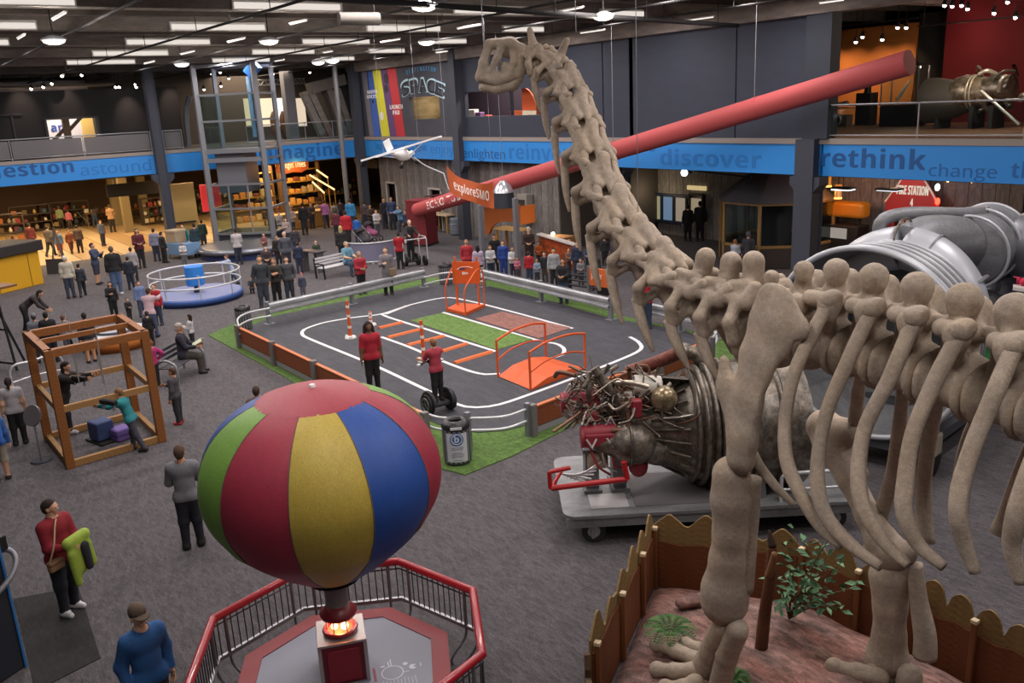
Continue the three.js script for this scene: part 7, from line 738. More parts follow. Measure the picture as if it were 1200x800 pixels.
  for (let i = 0; i <= NR; i++) for (let j = 0; j < NA; j++) { const a = j / NA * 2 * Math.PI, f = i / NR, r = edge(a) * f, x = ctr.x + Math.cos(a) * r, z = ctr.z + Math.sin(a) * r; pos.push(x - ctr.x, hgt(x, z, f), z - ctr.z); } for (let i = 0; i < NR; i++) for (let j = 0; j < NA; j++) { const a = i * NA + j, b = i * NA + (j + 1) % NA; idx.push(a, b, a + NA, b, b + NA, a + NA); }
  const g = new THREE.BufferGeometry(); g.setAttribute('position', new THREE.Float32BufferAttribute(pos, 3)); g.setIndex(idx); g.computeVertexNormals(); const rock = thing('rock_mound', 'pinkish brown sculpted rock mound filling the planter', 'rock', [ctr.x, 0, ctr.z]); mesh('rock_surface', g, M('#b8948a', 0.9, 0, { map: rockT, bumpMap: rockT, bumpScale: 0.03 }), rock);
  const ridge = G(800, 700, 0.5).sub(ctr), ridge2 = G(850, 690, 0.55).sub(ctr); mesh('rock_ledge', solid([cap(ridge.setY(0.42), 0.1, ridge2.setY(0.45), 0.16, V(0, 1, 0), 1.6)], 0.03, 0.05), M('#a07a70', 0.9, 0, { map: rockT }), rock);
  const pb = G(966, 767, 0.5); tag(mesh('pebble', solid([cap([pb.x - 0.04, 0.48, pb.z], 0.07, [pb.x + 0.05, 0.48, pb.z + 0.02], 0.06)], 0.02, 0.03), M('#b09a8a', 0.85, 0, { map: rockT })), 'small pale pebble on the rock mound between the feet', 'pebble');
  { const a = G(892, 757, 0.46), b = atD(905, 640, toPx(a)[2] - 0.55), tr = thing('tree_stump', 'slim broken tree trunk standing on the rock mound', 'trunk', a), d = b.clone().sub(a); mesh('trunk', taper([[0, -0.05, 0], d.clone().multiplyScalar(0.35), d.clone().multiplyScalar(0.7).add(V(0.015, 0, 0)), d], [0.075, 0.07, 0.062, 0.05], 20, 12), M('#6a3f22', 0.9, 0, { map: boardT }), tr); mesh('branch_stub', taper([d.clone().multiplyScalar(0.72), d.clone().multiplyScalar(0.78).add(V(0.06, 0.04, 0.06)), d.clone().multiplyScalar(0.95).add(V(0.1, 0.05, 0.08))], [0.05, 0.045, 0.035], 10, 8), M('#7f5a3c', 0.9), tr); mesh('broken_tip', taper([d, d.clone().add(V(-0.03, 0.1, 0)), d.clone().add(V(-0.05, 0.18, 0))], [0.05, 0.035, 0.012], 8, 8), M('#3b2c22', 0.9), tr); }
  const leafG = (w, l) => { const q = new THREE.BufferGeometry(); q.setAttribute('position', new THREE.Float32BufferAttribute([0, 0, 0, w, 0.012, l * 0.45, 0, -0.006, l * 0.5, -w, 0.012, l * 0.45, 0, 0, l, 0, -0.006, l * 0.5], 3)); q.setIndex([0, 1, 2, 0, 2, 3, 1, 4, 2, 2, 4, 3]); q.computeVertexNormals(); return q; };
  { const base = G(925, 722, 0.48), top = toPx(base)[2], sh = thing('leafy_shrub', 'leafy green shrub growing beside the broken tree trunk', 'shrub', base), ms = ['#4f7d55', '#3d6843', '#6b9468', '#2f5736'].map((c) => M(c, 0.6, 0, { side: THREE.DoubleSide })), lg = leafG(0.03, 0.12), tips = [[935, 628], [965, 640], [985, 660], [1004, 688], [970, 690], [925, 640], [905, 672], [950, 700], [985, 712], [915, 700], [958, 662], [930, 668], [975, 625]];
    tips.forEach(([x, y], i) => { const p = atD(x, y, top - 0.45 + (hash2(i, 1, 5) - 0.5) * 0.7).sub(base); mesh('stem', taper([[0, -0.03, 0], p.clone().multiplyScalar(0.45).add(V(0, 0.08, 0)), p], [0.012, 0.009, 0.004], 10, 6), M('#5b4632', 0.8), sh); for (let k = 0; k < 15; k++) { const f = 0.35 + 0.7 * (k / 14), c = p.clone().multiplyScalar(f).add(V(rnd(-0.09, 0.09), rnd(-0.07, 0.09) + 0.08 * (1 - f), rnd(-0.09, 0.09))); const o = new THREE.Mesh(lg, ms[(i + k) % 4]); o.name = 'leaf'; o.position.copy(c); o.rotation.set(rnd(-0.9, 0.9), rnd(0, 6.28), rnd(-0.8, 0.8)); o.scale.setScalar(rnd(0.8, 1.3)); sh.add(o); } }); }
  { const mk = (label, px, py, n, len, s) => { const base = G(px, py, 0.5), f = thing('fern', label, 'fern', base), ms = [M('#3f6b35', 0.7, 0, { side: THREE.DoubleSide }), M('#557f42', 0.7, 0, { side: THREE.DoubleSide })]; for (let i = 0; i < n; i++) { const a = i / n * 6.283 + s, P = [[0, 0, 0], [Math.cos(a) * len * 0.45, len * 0.42, Math.sin(a) * len * 0.45], [Math.cos(a) * len, len * 0.2, Math.sin(a) * len]].map(vec), c = new THREE.CatmullRomCurve3(P), geos = [new THREE.TubeGeometry(c, 10, 0.006, 5)]; for (let k = 2; k < 13; k++) { const p = c.getPoint(k / 13), w = 0.08 * Math.sin(k / 13 * 2.8) + 0.015; for (const sd of [-1, 1]) geos.push(place(leafG(0.012, w), p.x, p.y, p.z, -0.2, -a + (sd > 0 ? 0.5 : Math.PI - 0.5), 0)); } mesh('frond', join(geos), ms[i % 2], f); } }; mk('green fern clump beside the near toe bones', 785, 745, 11, 0.32, 0.2); mk('small green fern clump behind the near foot', 858, 800, 8, 0.2, 0.5); }
}
// ---------------------------------------------------------------- people
const skins = ['#c69a7e', '#b98a6c', '#d3a98c', '#8a5f45', '#e0b79c', '#6b4632'];
const handCache = {};
function handGeo(curl, cell, side) {   // right hand: wrist at the origin, fingers towards -y, palm facing +z, thumb on +x * side
  const key = curl + '|' + cell + '|' + side; if (handCache[key]) return handCache[key];
  const caps = [cap([0, 0, 0], 0.024, [0, -0.04, 0], 0.03, [0, 0, 1], 1.7), cap([-0.022, -0.045, 0], 0.024, [0.022, -0.045, 0], 0.026, [0, 0, 1], 1.6), cap([-0.026, -0.085, 0], 0.016, [0.026, -0.085, 0], 0.018, [0, 0, 1], 1.3)];
  [[-0.033, 0.062, 0.0085], [-0.012, 0.078, 0.0095], [0.011, 0.083, 0.0095], [0.032, 0.074, 0.0095]].forEach(([x, l, r]) => { const a = [x, -0.09, 0], b = [x * 1.1, -0.09 - l * 0.42 * Math.cos(curl * 0.6), l * 0.42 * Math.sin(curl * 0.6)], c = [x * 1.12, b[1] - l * 0.33 * Math.cos(curl * 1.5), b[2] + l * 0.33 * Math.sin(curl * 1.5)], d = [x * 1.12, c[1] - l * 0.25 * Math.cos(curl * 2.3), c[2] + l * 0.25 * Math.sin(curl * 2.3)]; caps.push(cap(a, r * 1.05, b, r), cap(b, r, c, r * 0.94), cap(c, r * 0.94, d, r * 0.82)); });
  caps.push(cap([side * 0.026, -0.03, 0.004], 0.015, [side * 0.05, -0.058, 0.018], 0.0115), cap([side * 0.05, -0.058, 0.018], 0.0112, [side * 0.054, -0.09, 0.03], 0.009));
  return handCache[key] = solid(caps, cell, 0.008);
}
function headGeo(cell) {
  const key = 'head' + cell; if (handCache[key]) return handCache[key];
  const caps = [cap([0, 0.02, -0.015], 0.088, [0, 0.03, 0.005], 0.085, [1, 0, 0], 1.12), cap([0, -0.02, 0.02], 0.068, [0, -0.055, 0.035], 0.05, [1, 0, 0], 1.05), cap([0, -0.085, 0.052], 0.03, [0, -0.09, 0.05], 0.03), cap([0, 0.012, 0.088], 0.011, [0, -0.022, 0.104], 0.016), cap([-0.035, 0.02, 0.078], 0.014, [0.035, 0.02, 0.078], 0.014), cap([-0.03, -0.02, 0.06], 0.03, [0.03, -0.02, 0.06], 0.03), cap([-0.02, -0.052, 0.082], 0.008, [0.02, -0.052, 0.082], 0.008), cap([0, -0.09, -0.02], 0.052, [0, -0.17, -0.035], 0.058), cap([-0.078, 0.0, -0.005], 0.014, [-0.08, -0.03, 0.0], 0.012), cap([0.078, 0.0, -0.005], 0.014, [0.08, -0.03, 0.0], 0.012)];
  return handCache[key] = solid(caps, cell, 0.022, [cap([-0.031, 0.004, 0.1], 0.012, [-0.031, 0.004, 0.1], 0.012), cap([0.031, 0.004, 0.1], 0.012, [0.031, 0.004, 0.1], 0.012)]);
}
// keep the part of a surface where c > 0, pushed out by d
function shell(g, c, d) {
  const p = g.attributes.position, n = g.attributes.normal, ix = g.index.array, out = [], nor = [];
  const put = (a, b, t) => { const x = (i, at) => at.getX(i), l = (u, v) => u + (v - u) * t; const nx = l(n.getX(a), n.getX(b)), ny = l(n.getY(a), n.getY(b)), nz = l(n.getZ(a), n.getZ(b)); out.push(l(p.getX(a), p.getX(b)) + nx * d, l(p.getY(a), p.getY(b)) + ny * d, l(p.getZ(a), p.getZ(b)) + nz * d); nor.push(nx, ny, nz); };
  for (let i = 0; i < ix.length; i += 3) { const t = [ix[i], ix[i + 1], ix[i + 2]], poly = []; for (let k = 0; k < 3; k++) { const a = t[k], b = t[(k + 1) % 3]; if (c[a] > 0) poly.push([a, a, 0]); if ((c[a] > 0) !== (c[b] > 0)) poly.push([a, b, c[a] / (c[a] - c[b])]); } for (let k = 1; k < poly.length - 1; k++) { put(...poly[0]); put(...poly[k]); put(...poly[k + 1]); } }
  const o = new THREE.BufferGeometry(); o.setAttribute('position', new THREE.Float32BufferAttribute(out, 3)); o.setAttribute('normal', new THREE.Float32BufferAttribute(nor, 3)); return o;
}
const dirV = (pitch, yaw) => V(Math.sin(yaw) * Math.cos(pitch), Math.sin(pitch), Math.cos(yaw) * Math.cos(pitch));
// arms: [raise (0 hangs, 90 level ahead), spread, elbow bend, elbow turn inwards]; legs: [swing ahead, knee bend]
const POSES = {
  stand: {}, walk: { legs: [[18, 8], [-16, 18]], arms: [[-16, 8, 15, 0], [18, 8, 20, 0]] }, pockets: { arms: [[-14, 14, 38, 20], [-14, 14, 38, 20]] }, folded: { arms: [[22, 12, 105, 62], [20, 12, 100, 58]] }, front: { arms: [[16, 6, 78, 34], [16, 6, 78, 34]] }, hold: { arms: [[24, 6, 95, 40], [-4, 10, 18, 0]] }, phone: { arms: [[34, 8, 105, 28], [34, 8, 105, 28]] }, photo: { arms: [[62, 22, 118, 30], [62, 22, 118, 30]] }, hips: { arms: [[-26, 44, 88, 52], [-26, 44, 88, 52]] }, point: { arms: [[70, 10, 18, 0], [-4, 10, 15, 0]] }, reach: { lean: 16, arms: [[62, 4, 22, 8], [62, 4, 22, 8]], legs: [[10, 6], [-14, 10]] }, bend: { lean: 55, arms: [[-20, 6, 25, 5], [-25, 6, 20, 5]], legs: [[8, 10], [-4, 10]] }, sit: { sit: 1, arms: [[30, 8, 60, 20], [30, 8, 60, 20]], legs: [[84, 82], [80, 78]] }, squat: { sit: 1, arms: [[40, 8, 40, 10], [40, 8, 40, 10]], legs: [[95, 120], [95, 120]] }, ride: { lean: 6, arms: [[34, 12, 44, 10], [34, 12, 44, 10]] }, up: { arms: [[120, 20, 30, 0], [-4, 10, 15, 0]] },
};
let personCount = 0;
function person(o) {   // o: at [px,py] foot, top py or h metres, face deg, pose, colours, label ...
  const P = o.pos ? vec(o.pos) : G(o.at[0], o.at[1], o.y || 0), pose = POSES[o.pose || 'stand'], H = o.h ?? Math.min(1.95, Math.max(0.75, heightAt(P, o.top))), k = H, depth = toPx(P)[2], tier = depth < 21 ? 0 : depth < 36 ? 1 : 2, rad = Math.PI / 180, kid = H < 1.35 ? Math.min(1, (1.45 - H) / 0.45) : 0;
  const t = thing('person', o.label, 'person', P, faceCam(P, o.face || 0), o.group); personCount++;
  const fat = (o.fat ?? 1) * (1 + 0.04 * kid), caps = [], tags = []; const add = (c, g, s0, s1, len) => { caps.push(c); tags.push([g, s0, s1, len]); };
  const legs = pose.legs || [[2, 2], [-2, 2]], arms = pose.arms || [[2, 9, 10, 0], [-4, 9, 12, 0]], lean = (pose.lean || 0) * rad, thigh = 0.238 * k, shin = 0.24 * k; let hipY = 0;
  for (const [a, b] of legs) hipY = Math.max(hipY, thigh * Math.cos(a * rad) + shin * Math.cos((a - b) * rad) + 0.042 * k);
  if (o.seat) hipY = o.seat + 0.06 * k;
  const hip = V(0, hipY, 0), tz = V(0, Math.cos(lean), Math.sin(lean)), bk = V(0, -Math.sin(lean), Math.cos(lean)), T = (y, x = 0, z = 0) => hip.clone().addScaledVector(tz, y * k).add(V(x * k, 0, 0)).addScaledVector(bk, z * k);
  const ZN = [0, 0, 1];
  add(cap(T(0, -0.042), 0.068 * k * fat, T(0, 0.042), 0.068 * k * fat, bk, 1.05), 't'); add(cap(T(0.02), 0.088 * k * fat, T(0.13), 0.08 * k * fat, bk, 1.25), 't'); add(cap(T(0.13), 0.082 * k * fat, T(0.245), 0.093 * k * fat, bk, 1.35), 't'); add(cap(T(0.285, -0.075), 0.046 * k, T(0.285, 0.075), 0.046 * k), 't'); add(cap(T(0.25, -0.05), 0.06 * k, T(0.25, 0.05), 0.06 * k), 't'); add(cap(T(0.3), 0.038 * k, T(0.37, 0, 0.008), 0.031 * k), 'n');
  const limbs = [];
  [-1, 1].forEach((s, i) => { const [a, b] = legs[i], h = T(-0.012, s * 0.048), kn = h.clone().add(V(s * 0.008 * k, -Math.cos(a * rad) * thigh, Math.sin(a * rad) * thigh)), an = kn.clone().add(V(s * 0.006 * k, -Math.cos((a - b) * rad) * shin, Math.sin((a - b) * rad) * shin)); add(cap(h, 0.062 * k * fat, kn, 0.043 * k * fat), 'l', 0, thigh, 0); add(cap(kn, 0.042 * k * fat, an, 0.031 * k * (o.shorts ? 0.85 : 1.05)), 'l', thigh, thigh + shin, 0); const flat = (a - b) < -30 ? -0.6 : 0; add(cap(V(an.x, Math.max(0.026 * k, an.y - 0.012 * k), an.z - 0.015 * k), 0.028 * k, V(an.x + s * 0.012 * k, Math.max(0.022 * k, an.y - 0.022 * k + flat * 0.05 * k), an.z + 0.082 * k), 0.021 * k), 'f');
    const [ra, sp, el, turn] = arms[i], sh = T(0.285, s * 0.1), ua = 0.172 * k, fa = 0.146 * k, R = ra * rad + lean * 0.9, d1 = V(s * Math.sin(sp * rad), -Math.cos(R) * Math.cos(sp * rad), Math.sin(R) * Math.cos(sp * rad)), e = sh.clone().addScaledVector(d1, ua), R2 = R + el * rad, d2 = V(s * Math.sin(sp * rad) * (1 - el / 140), -Math.cos(R2), Math.sin(R2)).applyAxisAngle(d1, s * turn * rad).normalize(); const w = e.clone().addScaledVector(d2, fa); add(cap(sh, 0.041 * k * fat, e, 0.033 * k * fat), 'a', 0, ua, 0); add(cap(e, 0.032 * k * fat, w, 0.023 * k), 'a', ua, ua + fa, 0); limbs.push([w, d2, s, d1]); });
  const cell = [0.02, 0.028, 0.036][tier] * Math.max(0.62, H / 1.75), g = solid(caps, cell, 0.03 * k), pos = g.attributes.position, n = pos.count, sleeve = (o.sleeve ?? 1) * 0.318 * k, hem = (o.hem ?? -0.03) * k, legEnd = o.shorts ? thigh + 0.02 * k : o.skirt ? thigh * 0.9 : thigh + shin + 0.012 * k;
  const cs = new Float32Array(n), cp = new Float32Array(n), cf = new Float32Array(n);
  for (let i = 0; i < n; i++) { const x = pos.getX(i), y = pos.getY(i), z = pos.getZ(i); let best = 1e3, b = 0; for (let j = 0; j < caps.length; j++) { const d = capD(caps[j], x, y, z); if (d < best) { best = d; b = j; } } const c = caps[b], [kind, s0, s1] = tags[b], bx2 = c[4] - c[0], by2 = c[5] - c[1], bz2 = c[6] - c[2], LL = bx2 * bx2 + by2 * by2 + bz2 * bz2, tt = ((x - c[0]) * bx2 + (y - c[1]) * by2 + (z - c[2]) * bz2) / LL, up = (x - hip.x) * tz.x + (y - hip.y) * tz.y + (z - hip.z) * tz.z;
    if (kind === 'a') { cs[i] = sleeve - (s0 + tt * (s1 - s0)); cp[i] = -1; cf[i] = -1; } else if (kind === 'n') { cs[i] = 0.328 * k - up; cp[i] = -1; cf[i] = -1; } else if (kind === 't') { cs[i] = up - hem; cp[i] = 0.03 * k - up; cf[i] = -1; } else if (kind === 'l') { const s = s0 + tt * (s1 - s0); cs[i] = o.hem < -0.1 ? -hem - s - 0.02 * k : Math.min(up - hem, 0.06 * k - s); cp[i] = legEnd - s; cf[i] = s - (thigh + shin - 0.012 * k); } else { cs[i] = -1; cp[i] = o.shorts || o.skirt ? -1 : y - 0.085 * k; cf[i] = 0.07 * k - y; if (pose.sit) cf[i] = 1; } }
  const skin = M(skins[o.skin ?? personCount % 3], 0.6), hs = H / 1.75 * (1 + 0.22 * kid), hp = T(0.42 + 0.02 * kid), headM = new THREE.Matrix4().compose(hp, new THREE.Quaternion().setFromEuler(new THREE.Euler((o.nod || 0) * rad + lean * 0.55, (o.look || 0) * rad, 0, 'YXZ')), V(hs, hs, hs));
  const bits = [g.clone(), headGeo([0.012, 0.018, 0.024][tier]).clone().applyMatrix4(headM)];
  limbs.forEach(([w, d, s, d1]) => { const y = d.clone().negate(); let z = V(-s, 0, 0.25); z.addScaledVector(y, -z.dot(y)).normalize(); const x = y.clone().cross(z); const hk = H / 1.75 * 1.02; bits.push(handGeo(o.curl ?? 0.45, [0.0075, 0.011, 0.014][tier], s > 0 ? -1 : 1).clone().applyMatrix4(new THREE.Matrix4().makeBasis(x, y, z).scale(V(hk, hk, hk)).setPosition(w))); });
  const body = mesh('body', bits, skin, t);
  const cloth = (hex, r = 0.85) => M(hex, r, 0, { map: fabricT });
  mesh(o.hem < -0.1 ? 'coat' : 'shirt', shell(g, cs, 0.011), cloth(o.shirt), t); mesh(o.shorts ? 'shorts' : o.skirt ? 'skirt' : 'trousers', shell(g, cp, 0.006), cloth(o.pants), t); mesh('shoes', shell(g, cf, 0.008), M(o.shoes || '#2a2626', 0.6), t);
  // hair, hat
  const hc = [cap([0, 0.035, -0.022], 0.092, [0, 0.045, -0.008], 0.09, [1, 0, 0], 1.1), cap([0, -0.02, -0.05], 0.07, [0, 0.02, -0.05], 0.075)]; if (o.long) hc.push(cap([0, -0.02, -0.06], 0.07, [0, -0.2, -0.075], 0.055, [0, 0, 1], 1.4), cap([-0.07, -0.02, -0.02], 0.028, [-0.075, -0.15, -0.02], 0.026), cap([0.07, -0.02, -0.02], 0.028, [0.075, -0.15, -0.02], 0.026)); if (o.tail) hc.push(cap([0, 0.03, -0.1], 0.03, [0, -0.14, -0.13], 0.028)); if (o.curly) hc.push(cap([-0.07, 0.02, -0.03], 0.06, [-0.09, -0.16, -0.02], 0.06), cap([0.07, 0.02, -0.03], 0.06, [0.09, -0.16, -0.02], 0.06), cap([0, 0.06, -0.03], 0.085, [0, -0.15, -0.07], 0.08));
  const hg = solid(hc, [0.013, 0.02, 0.026][tier], 0.02, [cap([0, -0.045, 0.075], 0.085, [0, -0.01, 0.085], 0.075, [1, 0, 0], 0.85), cap([0, -0.2, 0.06], 0.05, [0, -0.06, 0.07], 0.07)]); mesh('hair', hg.applyMatrix4(headM), M(o.hair || '#2f241d', 0.85), t);
  if (o.hat) { const hg2 = [solid([cap([0, 0.06, -0.018], 0.1, [0, 0.062, 0.0], 0.097, [1, 0, 0], 1.08)], [0.014, 0.022, 0.028][tier], 0.02, [cap([0, -0.1, 0], 0.135, [0, -0.06, 0], 0.13)])]; if (o.brim) hg2.push(place(new THREE.CylinderGeometry(0.085, 0.09, 0.012, 18, 1, false, -1.3, 2.6), 0, 0.05, 0.06, 0.2).scale(1, 1, 1.25)); mesh('hat', join(hg2).applyMatrix4(headM), cloth(o.hat), t); }
  if (tier < 2) { mesh('eyes', [ball(0.011, -0.031, 0.006, 0.09, 8), ball(0.011, 0.031, 0.006, 0.09, 8)].map((q) => q.applyMatrix4(headM)), M('#2a211c', 0.3), body); mesh('mouth', [rod([-0.02, -0.052, 0.088], [0.02, -0.052, 0.088], 0.0035, 6)].map((q) => q.applyMatrix4(headM)), M('#8a4a42', 0.6), body); }
  return { t, H, hip, T, limbs, P };
}
